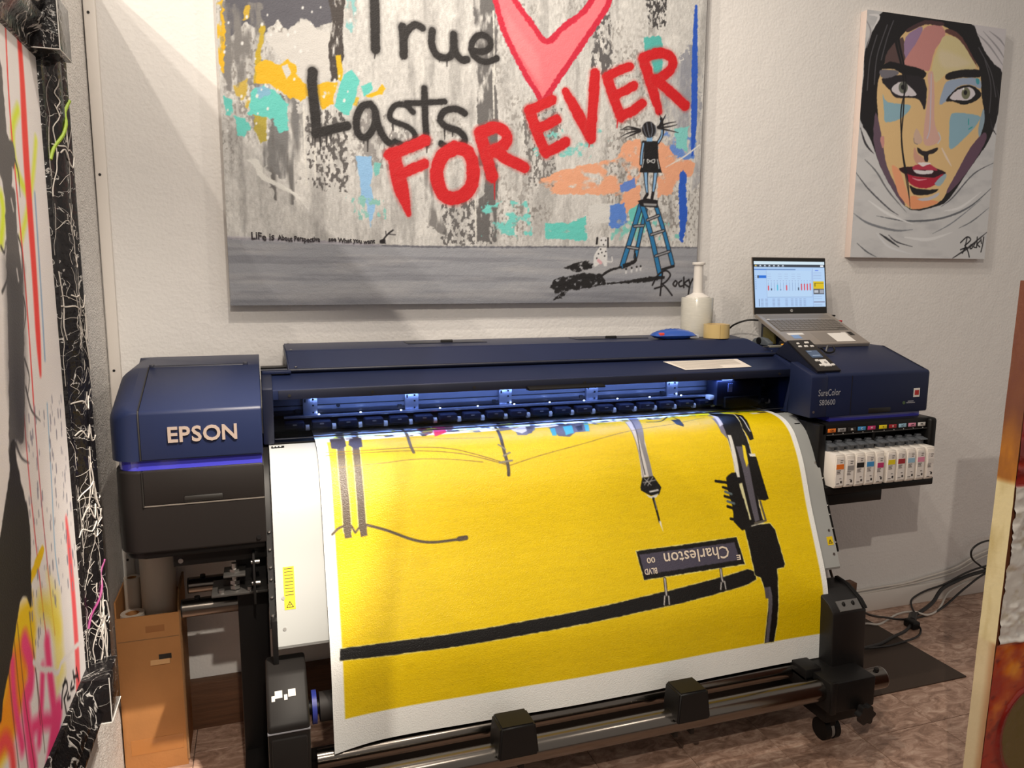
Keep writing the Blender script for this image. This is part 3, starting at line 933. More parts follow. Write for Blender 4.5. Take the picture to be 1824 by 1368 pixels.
# right foot end block with knob
eb = obj('end_block', box(1.628, 1.800, 1.748, 1.905, 0.200, 0.300, 0.005), M_BLKM, PR)
obj('block_rib', box(1.628, 1.648, 1.742, 1.752, 0.20, 0.306, 0.002), M_BLKM, eb)
obj('cross_bar', box(1.60, 1.665, 1.83, 2.12, 0.235, 0.285, 0.004), M_BLKM, PR)
obj('clamp_arm', box(1.60, 1.66, 1.83, 1.92, 0.27, 0.31, 0.004), M_BLKM, PR)
kb = bmesh.new()
n = 48
ring0 = [kb.verts.new((1.748+(0.029+0.004*math.cos(6*2*math.pi*i/n))*math.cos(2*math.pi*i/n), 1.718, 0.192+(0.029+0.004*math.cos(6*2*math.pi*i/n))*math.sin(2*math.pi*i/n))) for i in range(n)]
ring1 = [kb.verts.new((v.co.x, 1.74, v.co.z)) for v in ring0]
kb.faces.new(ring0); kb.faces.new(ring1[::-1])
for i in range(n): kb.faces.new((ring0[i], ring1[i], ring1[(i+1) % n], ring0[(i+1) % n]))
kn = obj('clamp_knob', kb, M_BLACK, PR)
obj('knob_stem', cyl((1.748, 1.738, 0.192), (1.748, 1.757, 0.192), 0.012, 16), M_BLKM, kn)
# take-up motor tower, right
tw = obj('takeup_tower', prism([(1.835, 0.25), (1.845, 0.475), (1.87, 0.498), (1.93, 0.525), (2.0, 0.525), (2.0, 0.25)], 1.705, 1.838, 0.006, 2), M_BLACK, PR)
obj('tower_cap', prism([(1.842, 0.478), (1.868, 0.502), (1.93, 0.530), (1.985, 0.535), (1.985, 0.52), (1.93, 0.51), (1.872, 0.49)], 1.826, 1.842, 0.003), M_BLKM, tw)
sp = obj('switch_plate', prism([(1.846, 0.480), (1.872, 0.5035), (1.874, 0.501), (1.848, 0.477)], 1.735, 1.82, 0), mat('switch_grey', (96, 95, 94), 0.4), tw)
for x in (1.758, 1.795):
    obj('toggle', lathe([(0.006, 0), (0.006, 0.006), (0.003, 0.012), (0.0001, 0.013)], (x, 1.862, 0.490), 14), M_BLKM, sp)
# take-up unit, left
tu = obj('takeup_unit', prism([(1.79, 0.14), (1.79, 0.455), (1.81, 0.475), (1.90, 0.535), (1.985, 0.545), (1.985, 0.14)], -0.020, 0.080, 0.008, 3), mat('charcoal_plastic', (34, 32, 31), 0.45, bump=0.05, bscale=700, spec=0.25), PR)
obj('unit_seam', box(-0.0205, 0.0805, 1.7885, 1.80, 0.438, 0.441), M_GREYTXT, tu)
obj('unit_step', box(-0.012, 0.072, 1.784, 1.80, 0.15, 0.425, 0.004), mat('charcoal_plastic', (44, 42, 40)), tu)
for k in range(2):
    ic = obj('pictogram', prism([(1.846, 0.4995), (1.862, 0.5102), (1.8625, 0.5095), (1.8465, 0.4988)], 0.000+k*0.032, 0.018+k*0.032, 0), M_WHITE, tu)
    obj('pictogram', prism([(1.840, 0.4955), (1.852, 0.5035), (1.8525, 0.5028), (1.8405, 0.4948)], -0.008+k*0.030, 0.000+k*0.030, 0), M_WHITE, ic)
obj('unit_arm', box(0.0, 0.014, 1.94, 1.97, 0.53, 0.66, 0.002), M_BLKM, PR)
fl = obj('core_flange', cyl((0.092, 1.94, 0.405), (0.104, 1.94, 0.405), 0.043, 32), mat('blue_flange', (50, 62, 150), 0.4), PR)
obj('flange_hub', cyl((0.08, 1.94, 0.405), (0.125, 1.94, 0.405), 0.018, 20), M_BLKM, fl)
obj('takeup_core', cyl((0.112, 1.945, 0.40), (1.70, 1.945, 0.40), 0.038, 32), mat('dark_core', (44, 40, 38), 0.6), PR)
# tension bars
tb1 = obj('front_bar', cyl((-0.10, 1.80, 0.256), (1.872, 1.80, 0.256), 0.034, 40), M_CHROME, PR)
obj('bar_end', cyl((1.868, 1.80, 0.256), (1.876, 1.80, 0.256), 0.033, 32), M_STEEL, tb1)
obj('bar_screw', cyl((1.842, 1.79, 0.288), (1.842, 1.79, 0.296), 0.008, 14), M_BLKM, tb1)
obj('rear_bar', cyl((0.10, 1.915, 0.268), (1.66, 1.915, 0.268), 0.026, 36), M_CHROME, PR)
obj('stay_bar', box(0.0, 1.84, 2.00, 2.07, 0.14, 0.205, 0.004), M_BLKM, PR)
for x0, x1 in ((0.555, 0.663), (1.092, 1.195)):
    b = bmesh.new()
    f = [(x0+0.006, 1.752, 0.362), (x1-0.004, 1.752, 0.362), (x1+0.006, 1.748, 0.270), (x0-0.002, 1.748, 0.270)]
    k = [(x0+0.006, 1.838, 0.358), (x1-0.004, 1.838, 0.358), (x1+0.006, 1.838, 0.270), (x0-0.002, 1.838, 0.270)]
    A = [b.verts.new(p) for p in f]; B = [b.verts.new(p) for p in k]
    b.faces.new(A); b.faces.new(B[::-1])
    for i in range(4): b.faces.new((A[i], A[(i+1) % 4], B[(i+1) % 4], B[i]))
    bmesh.ops.recalc_face_normals(b, faces=b.faces[:])
    bmesh.ops.bevel(b, geom=b.edges[:], offset=0.006, segments=3, affect='EDGES')
    gd = obj('bar_guide', b, M_BLKM, PR)
    for dx in (0.02, 0.075):
        obj('guide_foot', box(x0+dx, x0+dx+0.014, 1.80, 1.84, 0.195, 0.275, 0.002), M_BLKM, gd)
obj('rear_drum', cyl((1.86, 2.18, 0.24), (2.03, 2.24, 0.205), 0.052, 32), mat('grey_drum', (66, 64, 66), 0.5), PR)

# ------------------------------------------------------------------ the printed canvas hanging out of the printer
PX0, PX1 = 0.1430, 1.7350
WB = (1.0, 0.92, 0.82)
k = Paint(PX0, PX1, 0.03, RUN_LEN, 0.0021, (232, 226, 220))
BLK = (17, 15, 14); DK = (74, 66, 66); GRY = (128, 122, 126)
# yellow field with white margin; the top is still being printed
yl = [(0.1653, 0.2111), (0.1641, 0.5016), (0.1633, 0.7515), (0.1657, 0.9881), (0.3933, 0.9939), (0.7906, 1.0000), (1.2588, 0.9991), (1.7257, 0.9936), (1.7189, 0.8564), (1.7177, 0.6785), (1.7095, 0.4724), (1.7081, 0.3246), (1.7081, 0.2289)]
u_l = min(p[0] for p in yl[:4]); u_r = max(p[0] for p in yl[7:]); s_b = sum(p[1] for p in yl[3:8])/5
u_l, u_r = PX0+0.031, PX1-0.020
s_b = RUN_LEN-0.082
k.poly([(u_l, 0.203), (0.9, 0.192), (1.35, 0.165), (1.55, 0.10), (u_r, 0.06), (u_r, s_b), (u_l, s_b)], (220, 183, 3), 0.004)
nz = k.noise(0.05, 0.006, 3, 4)
inside = (k.U > u_l) & (k.U < u_r) & (k.V > 0.10) & (k.V < s_b)
k.C[inside] *= (0.97+0.06*nz[inside])[:, None]
g1 = k.noise(0.005, 0.004, 11, 2); g2_ = k.noise(0.006, 0.004, 12, 2)
k.mix(np.where(inside, np.clip((g1-0.5)*0.3, 0, 1), 0), (255, 232, 150)); k.mix(np.where(inside, np.clip((g2_-0.55)*0.4, 0, 1), 0), (160, 120, 10))
def bl(P, col=BLK, **kw):
    halo = kw.pop('halo', True)
    if halo:
        k.poly(P, (240, 226, 150), 0.004, kw.get('rough', 0.002)*1.0+0.0, alpha=0.55) if False else None
    k.poly(P, col, rough=kw.pop('rough', 0.0018), **kw)
# long black mast arm
arm = [(0.1688, 0.8036), (0.3082, 0.8050), (0.4633, 0.8077), (0.6264, 0.8045), (0.7981, 0.7996), (0.9794, 0.7897), (1.1716, 0.7743), (1.3547, 0.7574), (1.4445, 0.7453), (1.4717, 0.7555), (1.4686, 0.7796), (1.4305, 0.7923), (1.2883, 0.8090), (1.1644, 0.8184), (0.9740, 0.8294), (0.7939, 0.8369), (0.6230, 0.8409), (0.4605, 0.8433), (0.3059, 0.8397), (0.1671, 0.8333)]
k.stroke(arm, 0.004, (226, 214, 160), smooth=0, closed=False, alpha=0.8)
bl(arm)
# signal head and pole at the right
sig = [(1.4617, 0.6099), (1.5593, 0.6112), (1.5737, 0.6327), (1.5857, 0.7449), (1.5792, 0.7538), (1.5527, 0.7560), (1.5428, 0.8253), (1.5370, 0.9317), (1.5277, 0.9900), (1.4914, 0.9900), (1.4981, 0.9130), (1.5041, 0.8432), (1.4928, 0.8069), (1.4862, 0.7764), (1.4674, 0.7655)]
k.stroke(sig+[sig[0]], 0.0045, (232, 218, 140), smooth=0)
bl(sig)
bl([(1.4957, 0.9888), (1.5084, 0.9889), (1.5200, 0.8347), (1.5160, 0.8080), (1.5032, 0.8081), (1.5044, 0.8682)], (92, 86, 92))
k.poly([(1.4928, 0.8069), (1.5094, 0.8089), (1.5062, 0.8435), (1.4936, 0.8419)], (80, 74, 80))
# street sign
sgn = [(1.0654, 0.6478), (1.4255, 0.6427), (1.4377, 0.7288), (1.0785, 0.7347)]
k.stroke(sgn+[sgn[0]], 0.004, (235, 222, 150), smooth=0)
bl(sgn)
bl([(1.0749, 0.6590), (1.4137, 0.6575), (1.4223, 0.7130), (1.0830, 0.7202)], (72, 66, 80))
for P in ([(1.1469, 0.7395), (1.1450, 0.7710), (1.1441, 0.7875)], [(1.3474, 0.7341), (1.3457, 0.7615), (1.3477, 0.7720)]):
    k.stroke(P, 0.010, (60, 54, 56)); k.stroke(P, 0.0035, (205, 196, 190))
for P in ([(1.1379, 0.7901), (1.1322, 0.8142)], [(1.1512, 0.7918), (1.1495, 0.8148)], [(1.3410, 0.7746), (1.3353, 0.7944)], [(1.3537, 0.7727), (1.3536, 0.7950)]):
    k.stroke(P, 0.0035, (205, 196, 190), smooth=0)
# tower seen upside down
bl([(1.1560, 0.1004), (1.1951, 0.1331), (1.1661, 0.2552), (1.1586, 0.3474), (1.1607, 0.4248), (1.1204, 0.4287), (1.1263, 0.3563), (1.1327, 0.2481)], (196, 186, 182), rough=0.0012)
k.poly([(1.1877, 0.1309), (1.2136, 0.1387), (1.1573, 0.3162), (1.1607, 0.4248), (1.1463, 0.4272), (1.1420, 0.3270), (1.1513, 0.2351)], (128, 122, 126))
k.stroke([(1.1840, 0.1298), (1.1377, 0.3147), (1.1343, 0.4173)], 0.003, (40, 34, 36))
k.stroke([(1.1479, 0.1594), (1.1306, 0.2801), (1.1286, 0.3714), (1.1268, 0.4256)], 0.0025, (120, 110, 110))
bl([(1.1226, 0.4271), (1.1626, 0.4249), (1.1841, 0.4622), (1.1779, 0.4758), (1.1726, 0.4842), (1.1447, 0.4852), (1.1121, 0.4667), (1.1118, 0.4561)], rough=0.001)
for P in ([(1.1238, 0.4431), (1.1682, 0.4379)], [(1.1298, 0.4312), (1.1499, 0.4523)], [(1.1460, 0.4289), (1.1265, 0.4503)], [(1.1600, 0.4283), (1.1379, 0.4531)]):
    k.stroke(P, 0.002, (175, 168, 165), smooth=0)
k.poly([(1.1260, 0.4784), (1.1444, 0.4870), (1.1712, 0.4805), (1.1637, 0.4904), (1.1509, 0.4963), (1.1361, 0.4897)], (205, 198, 190))
k.stroke([(1.1427, 0.4728), (1.1709, 0.4699)], 0.005, (200, 194, 190), smooth=0)
k.stroke([(1.1512, 0.4946), (1.1571, 0.5335), (1.1613, 0.5686)], [0.008, 0.007, 0.006], BLK)
k.stroke([(1.1546, 0.4984), (1.1576, 0.5300)], 0.002, (150, 145, 140), smooth=0)
k.stroke([(1.1632, 0.5688), (1.1680, 0.5970)], [0.007, 0.001], (222, 210, 190), smooth=0)
# lamp columns at the left
for P, w in (([(0.2229, 0.0674), (0.2088, 0.2529), (0.2059, 0.3500), (0.2077, 0.4296), (0.2079, 0.4985)], 0.0215), ([(0.2680, 0.0636), (0.2511, 0.2578), (0.2490, 0.3536), (0.2488, 0.4334), (0.2492, 0.4950)], 0.0205)):
    k.stroke(P, w+0.005, (238, 222, 130)); k.stroke(P, w, (84, 70, 58), rough=0.001)
bl([(0.1844, 0.1762), (0.2275, 0.1527), (0.2261, 0.2398), (0.2069, 0.2554), (0.1826, 0.2467)], (60, 50, 46)); bl([(0.2436, 0.1573), (0.2756, 0.1796), (0.2715, 0.2489), (0.2480, 0.2574), (0.2331, 0.2339)], (60, 50, 46))
bl([(0.1978, 0.4899), (0.2178, 0.4858), (0.2187, 0.5193), (0.1990, 0.5203)], (84, 70, 58)); bl([(0.2403, 0.4911), (0.2605, 0.4869), (0.2615, 0.5177), (0.2430, 0.5203)], (84, 70, 58))
k.stroke([(0.2604, 0.4885), (0.3164, 0.5094), (0.3849, 0.5412), (0.4399, 0.5547), (0.5134, 0.5546)], 0.0075, (80, 66, 54)); k.stroke([(0.5184, 0.5535), (0.5384, 0.5524)], 0.014, (80, 66, 54), smooth=0)
k.stroke([(0.1669, 0.5049), (0.1827, 0.4914), (0.1981, 0.4854)], 0.0075, (80, 66, 54)); k.stroke([(0.2192, 0.4874), (0.2286, 0.5067), (0.2418, 0.4912)], 0.006, (80, 66, 54), smooth=0)
# wires
for P, w in (([(0.1654, 0.2637), (0.2596, 0.2664), (0.4226, 0.2684), (0.5212, 0.2827), (0.6013, 0.3124), (0.6878, 0.3482)], .0032), ([(0.1642, 0.2776), (0.2903, 0.2766), (0.4201, 0.2823), (0.5511, 0.3043), (0.6872, 0.3517)], .0028), ([(0.1914, 0.3205), (0.3173, 0.3169), (0.4153, 0.3123), (0.5142, 0.3203), (0.6143, 0.3372)], .0022), ([(0.3554, 0.1728), (0.4988, 0.2281), (0.6711, 0.2445)], .002), ([(0.6901, 0.3554), (0.7932, 0.3312), (0.9507, 0.3000), (1.1232, 0.2601), (1.3022, 0.2340), (1.4436, 0.1975)], .0022)):
    k.stroke(P, w, (120, 92, 30), rough=0.0006)
# utility poles
k.stroke([(0.4111, 0.0713), (0.4156, 0.1434), (0.4096, 0.2477), (0.4141, 0.2883)], 0.009, (90, 74, 50)); k.disc([(0.4257, 0.1901)][0], 0.006, (110, 90, 60))
k.stroke([(0.7076, 0.1245), (0.6947, 0.2203), (0.6868, 0.2994), (0.6901, 0.3554), (0.6873, 0.3830)], 0.010, (58, 48, 44))
for P in ([(0.6753, 0.2808), (0.6920, 0.2999)], [(0.6817, 0.3226), (0.7033, 0.3129)], [(0.6657, 0.3429), (0.7053, 0.3389)]):
    k.stroke(P, 0.006, (120, 110, 100), smooth=0)
bl([(1.3116, 0.1986), (1.3442, 0.1983), (1.3285, 0.2559), (1.3099, 0.2392)], BLK, rough=0.0005); k.stroke([(1.2161, 0.2059), (1.2721, 0.2040), (1.3277, 0.1518), (1.3388, 0.1816), (1.3319, 0.2458)], 0.005, BLK)
# parked cars, seen upside down at the roll's edge
for P, c in (([(0.4586, 0.1040), (0.5068, 0.0728), (0.4986, 0.1670), (0.4670, 0.1994)], (150, 60, 50)), ([(0.5100, 0.0832), (0.5561, 0.0595), (0.5388, 0.1772), (0.4932, 0.2144)], (215, 60, 90)), ([(0.5539, 0.0684), (0.5884, 0.0500), (0.5681, 0.1460), (0.5421, 0.1709)], (150, 90, 80)),
             ([(0.7352, 0.0350), (0.8855, 0.0073), (0.8165, 0.2120), (0.7772, 0.2440), (0.7489, 0.2403), (0.7514, 0.1935), (0.7023, 0.2017)], (110, 104, 110)), ([(0.7364, 0.1238), (0.8339, 0.1053), (0.8078, 0.1993), (0.7667, 0.2312), (0.7459, 0.2099)], (205, 198, 200)), ([(0.7996, 0.1689), (0.8313, 0.1610), (0.8000, 0.2319), (0.7832, 0.2374)], (90, 84, 90)),
             ([(0.8653, 0.1988), (0.9211, 0.1760), (1.0196, 0.1605), (0.9902, 0.2455), (0.9411, 0.2466), (0.9138, 0.2679), (0.8780, 0.2616)], (96, 90, 100)), ([(0.8666, 0.2105), (0.8868, 0.2031), (0.8735, 0.2582), (0.8589, 0.2567)], (60, 150, 170)), ([(0.9166, 0.1968), (0.9533, 0.1839), (0.9343, 0.2492), (0.9039, 0.2584)], (70, 165, 180)), ([(0.9564, 0.2048), (0.9858, 0.1915), (0.9710, 0.2354), (0.9531, 0.2408)], (34, 30, 32)), ([(1.0003, 0.1721), (1.0180, 0.1685), (0.9902, 0.2455), (0.9772, 0.2439)], (70, 165, 180))):
    bl(P, c, rough=0.001)
# far street under the window: greys, still unfinished
rng = random.Random(5)
for i in range(150):
    u = rng.uniform(u_l, u_r); s = rng.uniform(0.105, 0.185)
    w = rng.uniform(0.006, 0.035); h = rng.uniform(0.006, 0.022)
    c = rng.choice([(70, 68, 84), (110, 110, 128), (160, 160, 172), (46, 44, 56), (215, 210, 205), (150, 140, 60), (206, 190, 40)])
    k.poly([(u, s), (u+w, s-0.002), (u+w+0.004, s+h), (u+0.003, s+h)], c, rough=0.002, seed=i, alpha=0.85)
for P in ([(0.2336, -0.0149), (0.2461, 0.0745)], [(0.2795, -0.0159), (0.2847, 0.0687)]):
    k.stroke(P, 0.018, (60, 54, 56), smooth=0)
k.stroke([(0.4153, 0.1261), (0.5001, 0.0614), (0.5824, 0.0285), (0.6813, 0.0185)], 0.006, (70, 66, 80))
k.poly([(u_l-0.04, 0), (u_r+0.03, 0), (u_r+0.03, 0.058), (u_l-0.04, 0.10)], (232, 228, 226), 0.012, 0.004)
# big black lamp pole on the right, with signal heads
pole = [(1.4977, 0.1377), (1.5721, 0.1779), (1.5386, 0.2865), (1.5386, 0.3635), (1.5337, 0.4583), (1.5314, 0.5501), (1.5367, 0.6053), (1.4766, 0.6139), (1.4661, 0.5532), (1.4599, 0.4707), (1.4659, 0.3873), (1.4665, 0.3181), (1.4643, 0.2533)]
k.stroke(pole+[pole[0]], 0.005, (215, 206, 190), smooth=0); bl(pole)
k.poly([(1.4882, 0.3500), (1.5181, 0.3521), (1.5194, 0.4756), (1.5235, 0.5968), (1.5050, 0.6022), (1.4938, 0.4735)], (88, 82, 90))
k.poly([(1.4709, 0.3075), (1.4836, 0.3085), (1.4803, 0.3826), (1.4760, 0.4537), (1.4633, 0.4527), (1.4638, 0.3872)], (214, 206, 196))
k.poly([(1.4677, 0.4750), (1.4810, 0.4725), (1.4923, 0.5919), (1.4806, 0.5962)], (206, 196, 150)); 
bl([(1.5813, 0.1712), (1.5943, 0.1992), (1.5680, 0.2987), (1.5657, 0.3293), (1.5484, 0.3342), (1.5413, 0.2814)], BLK); k.stroke([(1.5780, 0.2094), (1.5644, 0.2723), (1.5637, 0.2983)], 0.004, (200, 196, 195))
k.poly([(1.5136, 0.3458), (1.5230, 0.3505), (1.5183, 0.4103), (1.5087, 0.4228), (1.5063, 0.3903)], (232, 200, 40))
bl([(1.5229, 0.3858), (1.5541, 0.3920), (1.5593, 0.4510), (1.5722, 0.5317), (1.5557, 0.5376), (1.5328, 0.5319), (1.5251, 0.4576), (1.5203, 0.4199)], BLK); k.poly([(1.5295, 0.3785), (1.5532, 0.3803), (1.5525, 0.3899), (1.5310, 0.3883)], (215, 208, 200))
k.stroke([(1.5381, 0.5379), (1.5451, 0.5879), (1.5465, 0.6008), (1.5042, 0.6058)], 0.007, (88, 80, 70), smooth=0)
bl([(1.4234, 0.4495), (1.4473, 0.4366), (1.4642, 0.4380), (1.4699, 0.4862), (1.4856, 0.5732), (1.4870, 0.6149), (1.4509, 0.6239), (1.4278, 0.5947), (1.4301, 0.5409), (1.4230, 0.4859)], BLK)
for P in ([(1.3835, 0.4590), (1.4262, 0.4680)], [(1.4069, 0.4809), (1.4349, 0.4906)], [(1.4081, 0.5100), (1.4381, 0.5199)], [(1.4128, 0.5429), (1.4364, 0.5523)], [(1.4176, 0.5829), (1.4376, 0.5884)]):
    k.stroke(P, 0.009, BLK, smooth=0, rough=0.001)
for P in ([(1.4127, 0.4959), (1.4344, 0.5051)], [(1.4157, 0.5269), (1.4394, 0.5363)]):
    k.stroke(P, 0.008, (86, 96, 100), smooth=0)
bl([(1.4654, 0.2018), (1.4809, 0.2265), (1.4700, 0.2910), (1.4649, 0.3222), (1.4509, 0.2944)], (120, 112, 124), rough=0.001)
k.poly([(1.4873, 0.1749), (1.4974, 0.1939), (1.4791, 0.2581), (1.4599, 0.2687)], (205, 198, 206))

def sheet(U, V):
    y, z = run_at(V)
    ny, nz = run_normal(V)
    t = np.clip((V-0.75*RUN_LEN)/(0.25*RUN_LEN), 0, 1)
    e = np.clip(1-(U-PX0)/0.16, 0, 1)
    bow = 0.006*t*np.sin((U-PX0)*5.2+0.6) - 0.020*(t**2)*(e**2)
    ripple = 0.0015*np.sin(U*21+V*6)*np.clip((V-0.2)/0.3, 0, 1)
    return U, y + bow + ripple*0.4, z + 0.004*(t**2)*(e**2)*(-1)
pt = thing('printed_canvas', 'large yellow street scene print hanging out of the printer front', 'print', (0.94, 1.95, 0.30))
sheet_o = link_mesh('printed_sheet', k.mesh('printed_sheet', sheet, (0.90, 0.83, 0.80)), painted('glossy_print', 0.31, 0.5, 300, spec=0.5), pt, None)
def on_sheet(u, s, lift=0.0012):
    y, z = run_at(s); ny, nz = run_normal(s)
    return Vector((u, float(y+ny*lift), float(z+nz*lift)))
M_CREAM = mat('cream_print', (222, 208, 190), 0.5)
def sheet_text(s, size, p0, p1, m=None, bold=0.0004, sx=1.0):
    """lettering printed upside down: baseline runs from p0 to p1 in (u, run) coordinates"""
    me = text_mesh(s, size, 0.0, bold, res=2)
    dx, dy = p1[0]-p0[0], p1[1]-p0[1]
    L = math.hypot(dx, dy); ax = (dx/L, dy/L); up = (ax[1], -ax[0])
    w = max(v.co.x for v in me.vertices)
    f = L/w
    map_mesh(me, lambda X, Y, Z: on_sheet(p0[0]+ax[0]*X*f+up[0]*Y, p0[1]+ax[1]*X*f+up[1]*Y))
    return link_mesh('lettering', me, m or M_CREAM, pt, None)
a = [(1.3890, 0.6654), (1.1552, 0.6644)]
sheet_text('Charleston', 0.054, a[0], a[1])
a = [(1.4278, 0.6978), (1.4111, 0.6977)]
sheet_text('E', 0.022, a[0], a[1])
a = [(1.1247, 0.6712), (1.0957, 0.6714)]
sheet_text('00', 0.024, a[0], a[1])
a = [(1.1265, 0.7035), (1.0822, 0.7034)]
sheet_text('BLVD', 0.025, a[0], a[1])

# ------------------------------------------------------------------ big graffiti canvas
CX0, CX1, CZ0, CZ1, CY = -0.083, 1.627, 1.442, 2.64, 2.606
c = Paint(CX0, CX1, CZ0, CZ1, 0.0024, (206, 199, 189))
st = c.noise(0.030, 0.22, 1, 5)
c.mix(np.clip((st-0.52)*2.6, 0, 0.5), (150, 144, 137))
st2 = c.noise(0.05, 0.10, 2, 5)
c.mix(np.clip((st2-0.56)*3.0, 0, 0.6), (226, 218, 206))
fine = c.noise(0.005, 0.012, 4, 3)
c.C *= (0.90+0.20*fine)[..., None]
pat = c.noise(0.22, 0.22, 5, 3)
spk = c.noise(0.007, 0.010, 6, 2)
c.mix(np.clip((pat-0.52)*5, 0, 1)*np.clip((spk-0.55)*5, 0, 0.65), (118, 110, 102))
def cp_(P, col, **kw): c.poly(P, col, **kw)
SP = dict(rough=0.012, rs=0.02)
DG = (104, 99, 97)
# dark columns and patches
cp_([(-0.0591, 2.3999), (0.2724, 2.4380), (0.2625, 2.3362), (0.2064, 2.3170), (0.1815, 2.3446), (0.1240, 2.3021), (0.0962, 2.3225), (0.0529, 2.2818), (0.0047, 2.3098), (-0.0628, 2.2542)], (92, 89, 94), **SP, seed=3)
cp_([(-0.0831, 2.3652), (0.0563, 2.3643), (0.0636, 2.1327), (-0.0701, 2.0973)], (128, 122, 116), seed=4, rough=0.02, rs=0.03, tex=(0.02, 0.08, 0.42, 0.2))
cp_([(0.0529, 2.2818), (0.1238, 2.2971), (0.1813, 2.3362), (0.2063, 2.3137), (0.2580, 2.3019), (0.2505, 2.1647), (0.1317, 2.1381), (0.1004, 2.2114), (0.0683, 2.2502)], (212, 204, 193), seed=5, rough=0.008)
cp_([(0.7279, 2.4726), (0.8166, 2.4826), (0.8092, 2.2468), (0.8179, 2.0059), (0.8105, 1.6602), (0.7362, 1.6589), (0.7447, 1.9078), (0.7410, 2.1312), (0.7334, 2.2946)], (106, 101, 97), seed=6, rough=0.006, tex=(0.018, 0.05, 0.30, 0.2))
cp_([(1.1431, 2.5194), (1.2341, 2.5297), (1.2376, 2.3981), (1.2503, 2.2556), (1.1620, 2.2483), (1.1719, 2.3916)], (96, 91, 88), seed=7, rough=0.008, tex=(0.010, 0.016, 0.42, 0.1))
cp_([(1.3673, 2.5447), (1.4629, 2.5555), (1.4540, 2.4290), (1.3938, 2.4366)], (70, 66, 64), seed=8, rough=0.008, tex=(0.008, 0.012, 0.42, 0.1))
cp_([(0.0596, 2.0308), (0.1632, 2.0549), (0.1661, 1.8809), (0.1267, 1.7556), (0.0579, 1.7711), (0.0466, 1.8754)], (112, 107, 102), seed=9, rough=0.02, rs=0.03, tex=(0.02, 0.15, 0.36, 0.25))
cp_([(0.0065, 2.0442), (0.1310, 2.1210), (0.1591, 2.0374), (0.1379, 1.8268), (0.0201, 1.8914)], (120, 116, 112), seed=10, rough=0.02, tex=(0.02, 0.12, 0.40, 0.2))
cp_([(0.1719, 2.0555), (0.2962, 2.0815), (0.2982, 1.8152), (0.1820, 1.8286)], (96, 90, 86), seed=11, rough=0.02, tex=(0.008, 0.014, 0.47, 0.1))
cp_([(0.2527, 2.4191), (0.3070, 2.4252), (0.2935, 2.3139), (0.2985, 2.2375), (0.2752, 2.1633), (0.2538, 2.1546), (0.2462, 2.2567), (0.2623, 2.3277)], (70, 62, 58), seed=12, rough=0.005, tex=(0.012, 0.03, 0.25, 0.15))
cp_([(0.5345, 1.9531), (0.5606, 1.7126), (0.6391, 1.6572), (0.6016, 1.9012)], (130, 124, 118), seed=13, rough=0.02, tex=(0.02, 0.12, 0.42, 0.2))
cp_([(0.6106, 1.8082), (0.7813, 1.8715), (0.8022, 1.6503), (0.6191, 1.6473)], (104, 99, 95), seed=14, rough=0.02, tex=(0.007, 0.012, 0.48, 0.08))
cp_([(1.4519, 2.2425), (1.5977, 2.4334), (1.6359, 1.8865), (1.5147, 1.8609), (1.4825, 2.0644)], (150, 148, 152), seed=15, rough=0.03, tex=(0.03, 0.10, 0.40, 0.3))
cp_([(0.9039, 2.1055), (1.0514, 2.1347), (1.0232, 1.8621), (0.9269, 1.8583)], (120, 114, 108), seed=16, rough=0.02, tex=(0.007, 0.012, 0.49, 0.08))
cp_([(0.3413, 2.0846), (0.5831, 1.9924), (0.4481, 1.8940), (0.3183, 1.8880)], (150, 143, 136), seed=17, rough=0.03, tex=(0.01, 0.02, 0.45, 0.1))
# yellow
YL = (232, 178, 22)
cp_([(-0.0835, 2.3571), (-0.0638, 2.3673), (-0.0588, 2.2709), (-0.0707, 2.1551), (-0.0853, 2.1867)], YL, seed=20, rough=0.006, tex=(0.02, 0.04, 0.35, 0.15))
cp_([(-0.0029, 2.3611), (0.0166, 2.3600), (0.0117, 2.3203), (-0.0049, 2.3154)], (205, 165, 50), seed=21, rough=0.006)
cp_([(0.0440, 2.3073), (0.0605, 2.3057), (0.0402, 2.2144), (0.0408, 2.1477), (0.0167, 2.1290), (0.0269, 2.2132)], (196, 164, 40), seed=22, rough=0.005)
cp_([(0.0238, 2.1797), (0.0533, 2.2089), (0.0963, 2.1926), (0.1208, 2.2149), (0.1440, 2.1967), (0.1497, 2.1633), (0.1765, 2.1416), (0.1857, 2.1047), (0.1558, 2.0922), (0.1216, 2.0965), (0.0967, 2.1150), (0.0670, 2.1330), (0.0269, 2.1332)], YL, seed=23, rough=0.006)
cp_([(0.1029, 2.1898), (0.1202, 2.1980), (0.1329, 2.1721), (0.1150, 2.1503)], (214, 206, 194), seed=24, rough=0.003)
cp_([(0.2044, 2.1438), (0.2750, 2.1563), (0.2709, 2.1353), (0.2554, 2.0890), (0.2229, 2.0659), (0.2099, 2.0996)], YL, seed=25, rough=0.006, tex=(0.02, 0.02, 0.25, 0.15))
cp_([(0.2702, 2.2367), (0.2862, 2.2399), (0.2919, 2.1888), (0.2857, 2.1572), (0.2752, 2.1633)], (226, 180, 20), seed=26, rough=0.002)
cp_([(0.3603, 2.1211), (0.4008, 2.1383), (0.4159, 2.1606), (0.4285, 2.1475), (0.4153, 2.1288), (0.3692, 2.1148)], YL, seed=27, rough=0.003)
cp_([(0.3204, 2.1147), (0.3420, 2.1128), (0.3340, 2.0841), (0.3197, 2.0901)], (214, 176, 60), seed=28, rough=0.003)
cp_([(-0.0461, 2.1240), (-0.0025, 2.1442), (0.0046, 2.0778), (-0.0065, 2.0517), (-0.0378, 2.0914)], (200, 168, 70), seed=29, rough=0.008, tex=(0.02, 0.03, 0.4, 0.15))
